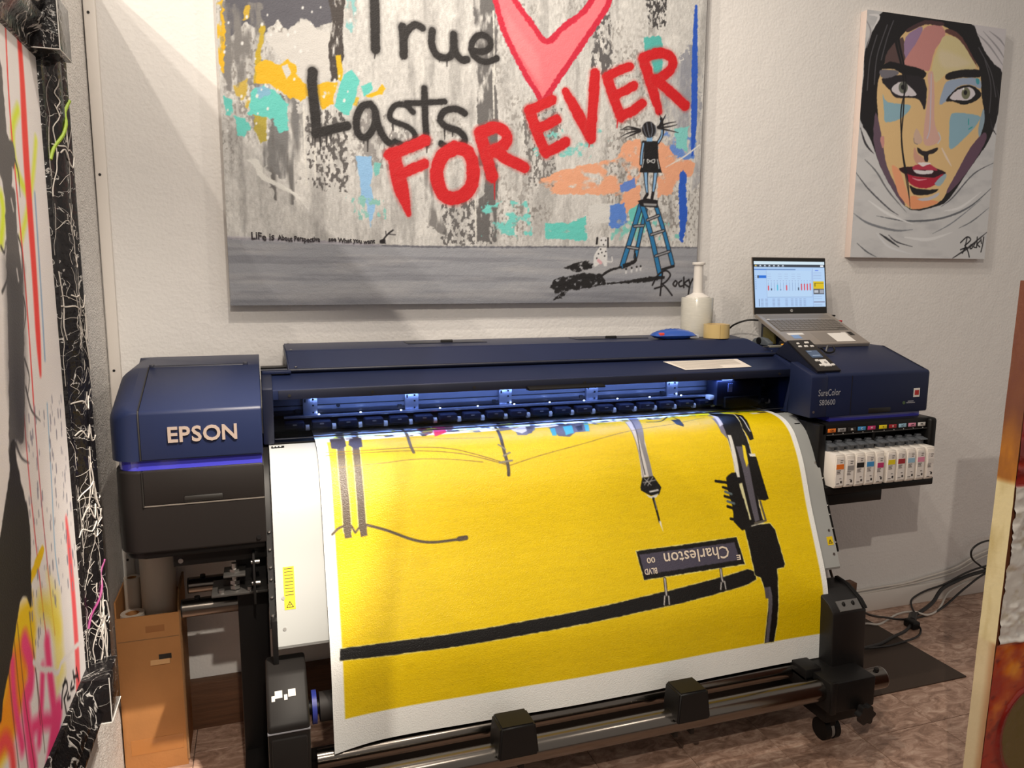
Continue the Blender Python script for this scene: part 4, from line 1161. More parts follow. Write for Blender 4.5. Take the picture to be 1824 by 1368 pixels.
cp_([(0.0139, 2.0616), (0.0501, 2.0472), (0.0467, 1.9616), (0.0293, 1.9503), (0.0143, 1.9938)], (176, 156, 60), seed=30, rough=0.006)
# teal and light blue
TL = (104, 200, 184)
cp_([(-0.0740, 2.0854), (-0.0482, 2.0773), (-0.0541, 2.0199), (-0.0699, 2.0323)], TL, seed=31, rough=0.006)
cp_([(0.0093, 2.1117), (0.0467, 2.1280), (0.0830, 2.1106), (0.1157, 2.0756), (0.1128, 1.9965), (0.0885, 1.9881), (0.0696, 2.0280), (0.0295, 2.0356), (-0.0038, 2.0367)], TL, seed=32, rough=0.007, tex=(0.03, 0.03, 0.22, 0.1))
cp_([(0.0230, 2.1194), (0.0568, 2.1288), (0.0693, 2.1062), (0.0316, 2.0865)], (140, 176, 205), seed=33, rough=0.005, alpha=0.8)
cp_([(-0.0438, 2.0307), (-0.0143, 2.0259), (0.0012, 1.9998), (-0.0170, 1.9647), (-0.0398, 1.9736)], TL, seed=34, rough=0.006)
cp_([(0.2935, 2.1820), (0.3189, 2.1980), (0.3432, 2.1653), (0.3312, 2.1155), (0.3080, 2.0542), (0.2901, 2.0566), (0.2623, 2.0826), (0.2703, 2.1144)], TL, seed=35, rough=0.005)
cp_([(0.3500, 2.1484), (0.3831, 2.1650), (0.3862, 2.1407), (0.3566, 2.1174)], TL, seed=36, rough=0.003)
cp_([(0.3088, 2.4254), (0.3349, 2.4115), (0.3404, 2.3442), (0.3181, 2.3078), (0.3013, 2.3402)], (140, 190, 184), seed=37, rough=0.008, tex=(0.02, 0.04, 0.40, 0.15))
cp_([(1.3677, 2.3993), (1.4408, 2.4102), (1.4499, 2.3565), (1.4461, 2.2736), (1.4182, 2.2713), (1.4020, 2.3365), (1.3740, 2.3496)], (86, 176, 164), seed=38, rough=0.006)
cp_([(0.3266, 1.9278), (0.3780, 1.9304), (0.3806, 1.8800), (0.3722, 1.8362), (0.3857, 1.7709), (0.3692, 1.7006), (0.3561, 1.7773), (0.3413, 1.7768), (0.3357, 1.8528)], (146, 186, 218), seed=39, rough=0.004)
cp_([(0.3813, 1.9126), (0.4071, 1.9066), (0.4028, 1.8738), (0.3877, 1.8659)], (120, 188, 176), seed=40, rough=0.005)
cp_([(0.2977, 1.7971), (0.4088, 1.8010), (0.4149, 1.7313), (0.3326, 1.7218)], (140, 190, 176), seed=41, rough=0.02, tex=(0.012, 0.02, 0.50, 0.08))
cp_([(0.7609, 1.7905), (0.9274, 1.7999), (0.9413, 1.6862), (0.7649, 1.6788)], (120, 204, 190), seed=42, rough=0.02, tex=(0.03, 0.03, 0.44, 0.12))
cp_([(0.9924, 1.7310), (1.0843, 1.7293), (1.1549, 1.7592), (1.1613, 1.6703), (0.9975, 1.6714)], TL, seed=43, rough=0.006, tex=(0.04, 0.02, 0.24, 0.12))
cp_([(0.9254, 2.0311), (1.2508, 2.0703), (1.2623, 1.9818), (0.9684, 1.9569)], (126, 198, 186), seed=44, rough=0.02, tex=(0.03, 0.03, 0.50, 0.12))
cp_([(1.2371, 1.7289), (1.4707, 1.7555), (1.5588, 1.6838), (1.2617, 1.6680)], (130, 196, 180), seed=45, rough=0.02, tex=(0.02, 0.03, 0.52, 0.1))
cp_([(1.3277, 1.7886), (1.3971, 1.8155), (1.3902, 1.7409), (1.3385, 1.7396)], (110, 194, 180), seed=46, rough=0.006)
# peach and blue at the right
PE = (232, 164, 126)
cp_([(0.9650, 1.8754), (1.0549, 1.9144), (1.1865, 1.9482), (1.2763, 1.9685), (1.3019, 2.0297), (1.3660, 2.0414), (1.3835, 1.9375), (1.3529, 1.8752), (1.2800, 1.8359), (1.1444, 1.8351), (0.9955, 1.8297)], PE, seed=47, rough=0.008, tex=(0.05, 0.03, 0.28, 0.15))
cp_([(1.4409, 2.0377), (1.5081, 2.0211), (1.6027, 1.9643), (1.5948, 1.9224), (1.5277, 1.8988), (1.5056, 1.8482), (1.4484, 1.8378), (1.4406, 1.9197)], PE, seed=48, rough=0.008, tex=(0.05, 0.03, 0.26, 0.15))
cp_([(1.3072, 1.8531), (1.3715, 1.8760), (1.3736, 1.8147), (1.3052, 1.7634), (1.2904, 1.7956)], PE, seed=49, rough=0.006)
BU = (62, 104, 190)
cp_([(1.2422, 1.7982), (1.3085, 1.8084), (1.3245, 1.7393), (1.2743, 1.7135), (1.2464, 1.7251)], (90, 130, 200), seed=50, rough=0.006, tex=(0.03, 0.03, 0.25, 0.15))
cp_([(1.2882, 1.8726), (1.3474, 1.8994), (1.3531, 1.8671), (1.2936, 1.8445)], (100, 130, 196), seed=51, rough=0.006)
cp_([(1.4589, 2.0629), (1.5054, 2.0860), (1.6035, 2.0510), (1.5972, 1.9764), (1.5096, 1.9844)], (104, 138, 200), seed=52, rough=0.012, tex=(0.03, 0.03, 0.34, 0.15))
cp_([(1.5053, 2.0900), (1.5674, 2.0980), (1.5665, 2.0079), (1.5225, 2.0219)], (130, 200, 190), seed=53, rough=0.008)
c.stroke([(1.5814, 2.5260), (1.5828, 2.3924), (1.5869, 2.2531), (1.5910, 2.1117), (1.5890, 1.9967)], [0.012, 0.022, 0.026, 0.024, 0.010], (44, 88, 186), rough=0.003, seed=54)
c.stroke([(1.5510, 1.9205), (1.5544, 1.8416), (1.5605, 1.7579), (1.5566, 1.6774)], [0.030, 0.034, 0.032, 0.016], (44, 92, 190), rough=0.006, seed=55)
c.stroke([(1.4777, 1.9460), (1.5576, 1.9910), (1.6189, 2.0354)], [0.002, 0.006, 0.004], (230, 222, 210))
# white slashes
c.stroke([(-0.0099, 1.8968), (0.0134, 1.8911), (0.0288, 1.8538), (0.0654, 1.8309), (0.1060, 1.8115), (0.1401, 1.7880), (0.1671, 1.7533)], [0.006, 0.022, 0.018, 0.014, 0.012, 0.006, 0.001], (236, 229, 216), rough=0.003, seed=56)
for x0, y0, y1, w in ((544, 190, 330, .005), (548, 230, 300, .003), (562, 220, 340, .004), (600, 60, 130, .004), (876, 90, 330, .004), (882, 20, 160, .004), (852, 340, 430, .006)):
    pass
for P in ([(0.1655, 2.0723), (0.1649, 1.9510), (0.1661, 1.8280)], [(0.1973, 2.0312), (0.1949, 1.8469)], [(0.7988, 2.4270), (0.8032, 2.1912)], [(0.7971, 2.2458), (0.8014, 2.0799)], [(0.7325, 1.8505), (0.7362, 1.6589)]):
    c.stroke(P, 0.005, (226, 218, 204), rough=0.002)
cp_([(1.1631, 1.7957), (1.2488, 1.8065), (1.2506, 1.7374), (1.1735, 1.7315)], (216, 210, 200), seed=57, rough=0.004)
cp_([(0.7165, 1.9065), (0.7731, 1.9167), (0.7650, 1.8137), (0.7202, 1.7930)], (214, 208, 198), seed=58, rough=0.008, alpha=0.7)
u0, v0 = [(-0.0769, 1.9545)][0]; u1, v1 = [(0.3491, 2.4130)][0]
c.specks(60, u0, u1, v0, v1, 0.001, 0.004, (232, 226, 216), 3)
# painted floor strip
flo = [(-0.0993, 1.6548), (0.0793, 1.6528), (0.2572, 1.6469), (0.4056, 1.6401), (0.6390, 1.6380), (1.0592, 1.6444), (1.6724, 1.6515)]
c.poly(flo+[(CX1+0.05, CZ0-0.05), (CX0-0.05, CZ0-0.05)], (156, 154, 155), rough=0.001)
lo_ = c.V < (np.interp(c.U, [p[0] for p in flo], [p[1] for p in flo]))
hs = c.noise(0.35, 0.014, 60, 5)
c.mix(np.where(lo_, np.clip((hs-0.48)*2.2, 0, 0.45), 0), (118, 116, 120))
hs = c.noise(0.30, 0.03, 61, 4)
c.mix(np.where(lo_, np.clip((hs-0.52)*2.4, 0, 0.5), 0), (184, 178, 173))
dk = np.clip((CZ0+0.05-c.V)/0.05, 0, 1)
c.mix(np.where(lo_, dk*0.35, 0), (90, 88, 92))
c.stroke(flo, 0.006, (92, 90, 96), rough=0.003, alpha=0.8)
c.poly([(-0.0840, 1.6621), (0.1145, 1.6589), (0.4056, 1.6419), (0.4055, 1.6382), (0.1140, 1.6445), (-0.0844, 1.6516)], (200, 190, 192), alpha=0.6)
# pink heart
heart = [(0.8007, 2.4844), (0.8208, 2.4114), (0.8513, 2.3383), (0.9133, 2.2371), (0.9618, 2.1699), (0.9810, 2.1487), (1.0184, 2.1988), (1.0559, 2.2528), (1.1335, 2.3615), (1.2177, 2.4829), (1.2299, 2.5217), (1.2203, 2.5543), (1.1858, 2.5391), (1.1314, 2.4624), (1.0556, 2.4025), (0.9932, 2.3482), (0.9387, 2.3981), (0.8769, 2.4678), (0.8444, 2.5108), (0.8125, 2.5107)]
c.poly(heart, (238, 118, 122), rough=0.003, smooth=4)
c.poly([(0.8408, 2.4315), (0.9020, 2.3651), (0.9646, 2.2973), (0.9782, 2.2050), (0.9027, 2.2733), (0.8573, 2.3498)], (246, 138, 138), soft=0.02, alpha=0.7)
c.stroke(heart+heart[:2], 0.020, (204, 34, 58), rough=0.004, seed=62)
c.stroke([(0.8943, 2.2910), (0.9616, 2.1924)], 0.008, (226, 90, 96), soft=0.01, alpha=0.6)
# black words
K_ = (38, 34, 33)
def ink(P, w=0.027, **kw):
    c.stroke(P, w*1.25, (60, 56, 54), soft=0.012, alpha=0.5)
    c.stroke(P, w, K_, rough=0.0018, **kw)
def drips(L):
    for x, y, n in L:
        pass
ink([(0.3981, 2.4456), (0.3979, 2.3501), (0.3980, 2.2673)], 0.030)
ink([(0.3355, 2.4351), (0.4000, 2.4475), (0.4617, 2.4512)], 0.028)
ink([(0.4874, 2.3453), (0.4904, 2.2986), (0.4898, 2.2582)], 0.027); ink([(0.4906, 2.3108), (0.5078, 2.3404), (0.5304, 2.3566), (0.5528, 2.3484)], 0.023)
ink([(0.5867, 2.3430), (0.5844, 2.3022), (0.6012, 2.2683), (0.6338, 2.2623), (0.6552, 2.2803), (0.6594, 2.3378)], 0.024); ink([(0.6594, 2.3378), (0.6649, 2.2847), (0.6862, 2.2615), (0.7058, 2.2632)], 0.024)
ink([(0.7255, 2.2939), (0.7651, 2.2939), (0.7890, 2.3142), (0.7810, 2.3388), (0.7532, 2.3469), (0.7276, 2.3265), (0.7216, 2.2899), (0.7452, 2.2667), (0.7770, 2.2623), (0.8111, 2.2762)], 0.021)
ink([(0.1968, 2.1808), (0.1939, 2.1430), (0.1987, 2.0746), (0.2032, 1.9968)], 0.031); ink([(0.1995, 1.9913), (0.2405, 2.0043), (0.3000, 2.0221)], 0.029)
ink([(0.3779, 2.0943), (0.3504, 2.0853), (0.3313, 2.0452), (0.3356, 1.9995), (0.3609, 1.9903), (0.3874, 2.0240), (0.3939, 2.0706), (0.3779, 2.0943)], 0.023); ink([(0.3937, 2.0618), (0.4057, 2.0180), (0.4273, 1.9835), (0.4439, 1.9736)], 0.023)
ink([(0.5190, 2.0792), (0.4929, 2.1007), (0.4591, 2.0965), (0.4400, 2.0667), (0.4508, 2.0459), (0.4919, 2.0342), (0.5200, 2.0142), (0.5216, 1.9889), (0.4871, 1.9724), (0.4571, 1.9816)], 0.018)
ink([(0.5580, 2.1575), (0.5590, 2.0819), (0.5636, 1.9803)], 0.022); ink([(0.4968, 2.1063), (0.5575, 2.1125), (0.6269, 2.1211)], 0.019)
ink([(0.6972, 2.0877), (0.6658, 2.1002), (0.6266, 2.0902), (0.6108, 2.0600), (0.6340, 2.0395), (0.6772, 2.0274), (0.6969, 2.0027), (0.6769, 1.9755), (0.6414, 1.9699), (0.6140, 1.9831)], 0.022)
for P in ([(0.1976, 1.9877), (0.1964, 1.9492)], [(0.2134, 1.9852), (0.2138, 1.9396)], [(0.2348, 1.9900), (0.2336, 1.9512)], [(0.2491, 1.9943), (0.2467, 1.9731)], [(0.3536, 1.9899), (0.3531, 1.9685)], [(0.3664, 1.9889), (0.3654, 1.9441)], [(0.3979, 2.2638), (0.3938, 2.2391)], [(0.4860, 2.2579), (0.4840, 2.2436)], [(0.6357, 2.2606), (0.6355, 2.2355)], [(0.6088, 2.2618), (0.6106, 2.2477)], [(0.5655, 1.9804), (0.5633, 1.9510)], [(0.6262, 2.0317), (0.6259, 1.9986)], [(0.6535, 2.0297), (0.6534, 2.0094)], [(0.4490, 2.0494), (0.4503, 2.0172)]):
    c.stroke(P, [0.006, 0.003], K_, smooth=0)
# red word
RD = (205, 24, 30)
def red(P, w=0.044, **kw):
    W = w if isinstance(w, list) else [w]*len(P)
    c.stroke(P, [x*1.2 for x in W], (200, 60, 54), soft=0.014, alpha=0.45)
    c.stroke(P, W, RD, rough=0.0035, rs=0.014, **kw)
red([(0.4526, 1.9379), (0.4629, 1.8764), (0.4789, 1.8128), (0.4989, 1.7448)], [0.044, 0.050, 0.046, 0.016]); red([(0.4376, 1.9371), (0.4965, 1.9620), (0.5599, 1.9911)], 0.038); red([(0.4742, 1.8769), (0.5203, 1.8974), (0.5551, 1.9156)], 0.034)
red([(0.6611, 1.9710), (0.6176, 1.9427), (0.5975, 1.8824), (0.6166, 1.8178), (0.6600, 1.8043), (0.7123, 1.8346), (0.7266, 1.9070), (0.7047, 1.9621), (0.6611, 1.9710)], 0.046)
red([(0.7509, 2.0245), (0.7691, 1.9656), (0.7936, 1.8835)], 0.044); red([(0.7529, 2.0283), (0.8096, 2.0486), (0.8465, 2.0264), (0.8384, 1.9920), (0.7853, 1.9626)], 0.040); red([(0.8016, 1.9711), (0.8531, 1.9434), (0.9137, 1.9195)], 0.040)
red([(0.9331, 2.1113), (0.9590, 2.0427), (0.9937, 1.9736)], 0.040); red([(0.9289, 2.1129), (0.9790, 2.1353), (1.0169, 2.1570)], 0.034); red([(0.9630, 2.0563), (1.0010, 2.0701), (1.0349, 2.0915)], 0.034); red([(0.9937, 1.9775), (1.0321, 1.9911), (1.0706, 2.0165)], 0.036)
red([(1.0678, 2.1855), (1.1122, 2.1197), (1.1622, 2.0413)], [0.030, 0.042, 0.040]); red([(1.1794, 2.2555), (1.1732, 2.1433), (1.1668, 2.0338)], 0.040)
red([(1.2282, 2.2480), (1.2522, 2.1839), (1.2857, 2.1158)], 0.040); red([(1.2282, 2.2499), (1.2722, 2.2748), (1.3166, 2.2940)], 0.032); red([(1.2611, 2.1885), (1.2967, 2.2068), (1.3369, 2.2295)], 0.032); red([(1.2856, 2.1198), (1.3306, 2.1386), (1.3710, 2.1691)], 0.036)
red([(1.3704, 2.3220), (1.4055, 2.2388), (1.4416, 2.1462)], [0.040, 0.044, 0.030]); red([(1.3702, 2.3259), (1.4384, 2.3515), (1.4857, 2.3362), (1.4826, 2.2964), (1.4191, 2.2478)], 0.038); red([(1.4235, 2.2560), (1.4858, 2.2173), (1.5496, 2.1738)], 0.040)
for P in ([(0.8038, 1.8629), (0.8040, 1.8054)], [(1.1668, 2.0338), (1.1608, 2.0021)], [(1.2726, 2.1012), (1.2710, 2.0755)]):
    c.stroke(P, [0.006, 0.003], RD, smooth=0)
# girl on a step ladder
SK = (132, 172, 206); OUT = (30, 26, 28)
LB = (44, 120, 166)
for P, w in (([(1.3763, 1.8024), (1.3488, 1.7110), (1.3060, 1.5774)], .016), ([(1.3981, 1.7866), (1.3777, 1.6908), (1.3614, 1.6113)], .012), ([(1.3834, 1.8027), (1.4252, 1.6918), (1.4693, 1.5403)], .016), ([(1.4402, 1.8045), (1.4772, 1.7138), (1.5211, 1.5875)], .013)):
    c.stroke(P, w+0.006, OUT); c.stroke(P, w, LB)
for P in ([(1.4065, 1.7496), (1.4535, 1.7675)], [(1.4250, 1.6960), (1.4772, 1.7117)], [(1.4471, 1.6165), (1.5045, 1.6341)], [(1.3530, 1.7256), (1.3906, 1.7285)], [(1.3273, 1.6484), (1.3698, 1.6428)]):
    c.stroke(P, 0.012, OUT, smooth=0); c.stroke(P, 0.006, (150, 148, 148), smooth=0)
c.poly([(1.3641, 1.8185), (1.3966, 1.8298), (1.4490, 1.8234), (1.4476, 1.7964), (1.3788, 1.7984)], OUT, rough=0.001); c.poly([(1.3878, 1.8110), (1.4447, 1.8108), (1.4426, 1.8025), (1.3904, 1.8029)], (150, 146, 142))
for P in ([(1.3933, 1.9258), (1.3969, 1.8872), (1.4031, 1.8444)], [(1.4356, 1.9277), (1.4323, 1.8886), (1.4268, 1.8453)]):
    c.stroke(P, [0.020, 0.016, 0.010], OUT); c.stroke(P, [0.012, 0.010, 0.005], SK)
c.stroke([(1.4031, 1.8444), (1.3919, 1.8276)], 0.012, OUT, smooth=0); c.stroke([(1.4266, 1.8494), (1.4228, 1.8246)], 0.012, OUT, smooth=0)
c.stroke([(1.3803, 2.0302), (1.3748, 1.9876), (1.3736, 1.9532)], 0.014, OUT); c.stroke([(1.3805, 2.0262), (1.3748, 1.9876), (1.3736, 1.9532)], 0.007, SK)
c.stroke([(1.4411, 2.0336), (1.4587, 2.0670), (1.4520, 2.1189)], 0.013, OUT); c.stroke([(1.4411, 2.0336), (1.4565, 2.0628), (1.4500, 2.1107)], 0.006, SK)
c.poly([(1.3848, 2.0365), (1.4409, 2.0397), (1.4457, 1.9730), (1.4618, 1.9248), (1.3676, 1.9226), (1.3825, 1.9678)], (24, 22, 24), rough=0.001)
c.stroke([(1.3787, 1.9413), (1.3847, 1.9700)], 0.003, (220, 216, 210), smooth=0); c.stroke([(1.4493, 1.9406), (1.4410, 1.9728)], 0.003, (220, 216, 210), smooth=0)
c.stroke([(1.4107, 1.9652), (1.3987, 1.9707), (1.4015, 1.9586), (1.4107, 1.9652), (1.4292, 1.9722), (1.4273, 1.9599), (1.4107, 1.9652)], 0.003, (230, 226, 220))
c.poly([(1.3934, 2.0550), (1.4168, 2.0564), (1.4175, 2.0363), (1.3941, 2.0350)], SK)
c.disc([(1.4020, 2.0776)][0], 0.029, OUT)
for dx in (-10, -5, 0, 5, 9):
    pass
for P in ([(1.3783, 2.0901), (1.3836, 2.0705), (1.3935, 2.0530)], [(1.3918, 2.1010), (1.3974, 2.0753), (1.4052, 2.0517)], [(1.4104, 2.1022), (1.4160, 2.0765), (1.4122, 2.0541)], [(1.4271, 2.0932), (1.4302, 2.0733), (1.4237, 2.0588)]):
    c.stroke(P, 0.004, (96, 98, 104))
for P in ([(1.3649, 2.0733), (1.3280, 2.0750), (1.2848, 2.0704)], [(1.3650, 2.0713), (1.3238, 2.0628), (1.2900, 2.0469)], [(1.3649, 2.0753), (1.3186, 2.0824), (1.2960, 2.0750)], [(1.3651, 2.0693), (1.3332, 2.0554), (1.3061, 2.0419)], [(1.4390, 2.0899), (1.4762, 2.1044), (1.5139, 2.1128)], [(1.4391, 2.0879), (1.4814, 2.0926), (1.5191, 2.1031)], [(1.4391, 2.0859), (1.4819, 2.0805), (1.5250, 2.0750)], [(1.4437, 2.0902), (1.4522, 2.1149), (1.4419, 2.1382)], [(1.4482, 2.0945), (1.4614, 2.1195), (1.4702, 2.1361)]):
    c.stroke(P, [0.008, 0.005, 0.002], OUT)
# dog
c.poly([(1.1984, 1.6301), (1.2117, 1.6467), (1.2393, 1.6450), (1.2446, 1.6162), (1.2433, 1.5769), (1.2318, 1.5768), (1.2222, 1.5933), (1.2087, 1.5808), (1.1952, 1.5724), (1.1882, 1.5806), (1.1897, 1.6135)], (222, 216, 208), rough=0.001)
c.disc([(1.2272, 1.6674)][0], 0.017, (226, 220, 212)); c.stroke([(1.2018, 1.6792), (1.2000, 1.6588)], 0.008, OUT, smooth=0); c.stroke([(1.2452, 1.6800), (1.2461, 1.6472)], 0.006, OUT, smooth=0)
for p in [(1.2180, 1.6714), (1.2363, 1.6717), (1.2275, 1.6551), (1.2078, 1.6220), (1.2214, 1.6263), (1.2332, 1.6140), (1.2013, 1.6055), (1.2165, 1.6385), (1.2373, 1.6306)]:
    c.disc(p, 0.0028, OUT)
c.stroke([(1.2084, 1.5973), (1.2177, 1.5891)], 0.012, (222, 168, 168), smooth=0); c.stroke([(1.2452, 1.5935), (1.2637, 1.5937), (1.2632, 1.6103)], 0.004, (226, 220, 212))
# cast shadow strokes painted in black
KK = (34, 31, 31)
for i, P in enumerate(([(1.0693, 1.5675), (1.1091, 1.5841), (1.1538, 1.5968), (1.1858, 1.5847), (1.1816, 1.5682), (1.1276, 1.5556)], [(1.0172, 1.4982), (1.0388, 1.5308), (1.1054, 1.5432), (1.1729, 1.5517), (1.2280, 1.5437), (1.2427, 1.5104), (1.1651, 1.4938), (1.0706, 1.4858), (1.0397, 1.4736)], [(1.0311, 1.4531), (1.0618, 1.4817), (1.0885, 1.4857), (1.0621, 1.4571)])):
    c.poly(P, KK, rough=0.006, seed=70+i, tex=(0.012, 0.012, 0.22, 0.15))
c.stroke([(1.2189, 1.5395), (1.2553, 1.5604), (1.3015, 1.5732)], 0.009, KK, rough=0.003); c.stroke([(1.3154, 1.5775), (1.3479, 1.5903), (1.3617, 1.6030), (1.3559, 1.6363)], [0.016, 0.014, 0.012, 0.004], KK, rough=0.003); c.stroke([(1.2473, 1.5125), (1.3360, 1.5188), (1.4071, 1.5274), (1.4841, 1.5361)], [0.005, 0.010, 0.018, 0.012], KK, rough=0.004); c.stroke([(1.4780, 1.5659), (1.5263, 1.5790)], 0.010, KK, smooth=0)
for p in [(1.3232, 1.5524), (1.3466, 1.5567), (1.3678, 1.5610), (1.3843, 1.5632)]:
    c.stroke([p, (p[0], p[1]+0.012)], 0.008, (210, 205, 200), smooth=0); c.disc((p[0], p[1]+0.014), 0.004, KK)
# signature
for P in ([(1.4785, 1.5531), (1.4752, 1.5125), (1.4721, 1.4675)], [(1.4367, 1.5061), (1.4594, 1.5445), (1.4928, 1.5617), (1.5130, 1.5447), (1.4945, 1.5190), (1.4753, 1.5104)], [(1.4802, 1.5104), (1.5004, 1.4932), (1.5236, 1.4673)], [(1.4468, 1.4933), (1.4805, 1.5018)], [(1.5360, 1.5233), (1.5267, 1.5104), (1.5369, 1.5018), (1.5437, 1.5168), (1.5360, 1.5233)], [(1.5632, 1.5233), (1.5512, 1.5147), (1.5567, 1.5017), (1.5690, 1.5039)], [(1.5726, 1.5363), (1.5743, 1.4974)], [(1.5930, 1.5255), (1.5761, 1.5125), (1.5966, 1.4995)], [(1.5954, 1.5277), (1.6011, 1.5104)], [(1.6128, 1.5299), (1.6013, 1.5060), (1.5954, 1.4713)]):
    c.stroke(P, 0.0065, OUT)
# round bomb shape with a twig
c.poly([(0.3983, 1.6567), (0.4174, 1.6645), (0.4189, 1.6459), (0.3981, 1.6456)], OUT, rough=0.002); c.stroke([(0.4136, 1.6626), (0.4291, 1.6797), (0.4445, 1.6912)], 0.005, OUT); c.stroke([(0.4290, 1.6778), (0.4518, 1.6764)], 0.003, OUT, smooth=0); c.stroke([(0.4213, 1.6721), (0.4197, 1.6869)], 0.003, OUT, smooth=0)

can = thing('graffiti_canvas', 'large unframed graffiti canvas with red FOREVER and pink heart on back wall', 'painting', ((CX0+CX1)/2, CY, CZ0))
relief = c.noise(0.02, 0.02, 80, 4)
fr = link_mesh('painted_face', c.mesh('painted_face', lambda U, V: (U, np.full_like(U, CY)-0.0012*(relief-0.5), V), (1.25, 1.16, 1.05)), painted('canvas_paint', 0.6, 0.35, 240), can, None)
obj('canvas_sides', box(CX0, CX1, CY+0.0008, WALL_Y-0.001, CZ0, CZ1, 0.0015), mat('canvas_edge', (196, 188, 178), 0.8, bump=0.2, bscale=400, var=0.12, vscale=25), can)
# small handwritten line
hand = mat('hand_ink', (40, 34, 40), 0.6)
for word, size, pts in (('LiFe is', 0.032, [(-0.0119, 1.6529), (0.0601, 1.6507)]), ('About Perspective', 0.023, [(0.0705, 1.6509), (0.2030, 1.6478)]), ('see What you want', 0.020, [(0.2301, 1.6501), (0.3830, 1.6453)])):
    me = text_mesh(word, size, 0.0, 0.0007, res=2)
    w = max(v.co.x for v in me.vertices)
    (ua, va), (ub, vb) = pts
    f = (ub-ua)/w
    map_mesh(me, lambda X, Y, Z: (ua+X*f, CY-0.0024, va+Y+(vb-va)*X/w+0.002*math.sin(X*90)))
    link_mesh('lettering', me, hand, fr, None)

# ------------------------------------------------------------------ portrait canvas
QX0, QX1, QZ0, QZ1, QY = 2.372, 3.122, 1.622, 2.604, 2.615
q = Paint(QX0, QX1, QZ0, QZ1, 0.0023, (196, 194, 192))
n1 = q.noise(0.10, 0.04, 1, 4)
q.mix(np.clip((n1-0.5)*1.6, 0, 0.5), (166, 165, 166))
R = dict(rough=0.002, rs=0.012)
def qp(P, col, **kw): q.poly(P, col, **{**R, 'smooth': 3, **kw})
def qs(P, w, col, **kw): q.stroke(P, w, col, **kw)
qp([(2.9165, 2.6252), (3.1574, 2.6160), (3.1576, 2.3945), (3.1185, 2.4169), (2.9993, 2.5163)], (200, 194, 194))
for P in ([(2.9577, 2.5709), (3.0338, 2.5279), (3.1268, 2.4516)], [(2.9919, 2.5827), (3.0823, 2.5239), (3.1336, 2.4776)], [(3.0273, 2.5862), (3.0906, 2.5585), (3.1280, 2.5281)]):
    qs(P, [0.002, 0.008, 0.003], (150, 146, 148))
HB = (30, 28, 30)
qp([(2.4556, 2.6090), (2.5792, 2.6102), (2.7567, 2.6127), (2.9183, 2.6087), (2.9645, 2.5633), (3.0061, 2.5085), (3.0718, 2.4554), (3.1257, 2.4175), (3.1218, 2.2561), (3.0897, 2.1527), (3.0571, 2.1005), (2.9738, 1.9964), (2.8824, 1.8774), (2.8063, 1.8426), (2.6745, 1.8251), (2.5796, 1.8973), (2.4962, 1.9978), (2.4356, 2.1017), (2.3755, 2.1768), (2.3729, 2.2707), (2.3760, 2.3493), (2.3746, 2.4512), (2.4109, 2.5333)], HB)
for P in ([(2.4290, 2.5114), (2.4025, 2.4143), (2.3993, 2.2961)], [(2.4773, 2.5557), (2.4373, 2.4331), (2.4332, 2.3223)], [(3.0166, 2.4675), (3.0632, 2.3703), (3.0702, 2.2528)], [(2.9758, 2.5141), (3.0577, 2.4205), (3.0987, 2.3223)], [(2.5073, 2.5747), (2.4823, 2.5086), (2.4599, 2.4193)]):
    qs(P, 0.005, (78, 76, 80))
TAN = (214, 180, 128)
qp([(2.5856, 2.5506), (2.6700, 2.5850), (2.7596, 2.5860), (2.8554, 2.5461), (2.9579, 2.4624), (2.9961, 2.4155), (3.0178, 2.3165), (3.0381, 2.2507), (3.0279, 2.1494), (2.9684, 2.0462), (2.8779, 1.9185), (2.8163, 1.8552), (2.6739, 1.8299), (2.6025, 1.8860), (2.5292, 1.9872), (2.4880, 2.1044), (2.4606, 2.2136), (2.4497, 2.3156), (2.4729, 2.3966), (2.5276, 2.4850)], TAN)
qp([(2.4501, 2.2129), (2.4799, 2.1515), (2.5003, 2.0892), (2.5378, 1.9876), (2.6447, 1.8470), (2.5921, 1.8817), (2.4962, 1.9978), (2.4492, 2.1024)], (98, 78, 92))
qp([(2.4881, 2.4535), (2.5621, 2.5163), (2.5839, 2.4140), (2.5263, 2.3971), (2.4834, 2.3975)], (88, 68, 66))
qp([(2.5761, 2.5176), (2.6607, 2.5678), (2.6367, 2.4830), (2.5848, 2.4365)], (150, 122, 152))
qp([(2.6346, 2.5030), (2.6701, 2.5631), (2.7152, 2.5798), (2.7625, 2.5805), (2.7846, 2.5442), (2.7368, 2.4841), (2.7173, 2.4050), (2.6903, 2.3970), (2.5880, 2.4063), (2.5812, 2.4298)], (192, 132, 126))
qp([(2.7846, 2.5442), (2.8684, 2.5333), (2.9520, 2.4619), (2.9564, 2.4222), (2.8252, 2.4015), (2.7564, 2.3551), (2.7280, 2.4099), (2.7527, 2.4937)], (206, 190, 142))
qp([(2.8066, 2.5726), (2.8785, 2.5466), (2.9781, 2.4391), (2.9525, 2.4578), (2.8684, 2.5333), (2.7853, 2.5582)], (96, 62, 58))
qp([(2.5802, 2.5501), (2.6691, 2.5930), (2.7699, 2.5952), (2.7602, 2.5803), (2.6709, 2.5770), (2.5923, 2.5393)], (74, 52, 54))
qp([(2.7704, 2.4871), (2.9355, 2.4521), (2.8690, 2.4216), (2.7774, 2.4222)], (212, 196, 170), soft=0.02, alpha=0.6)
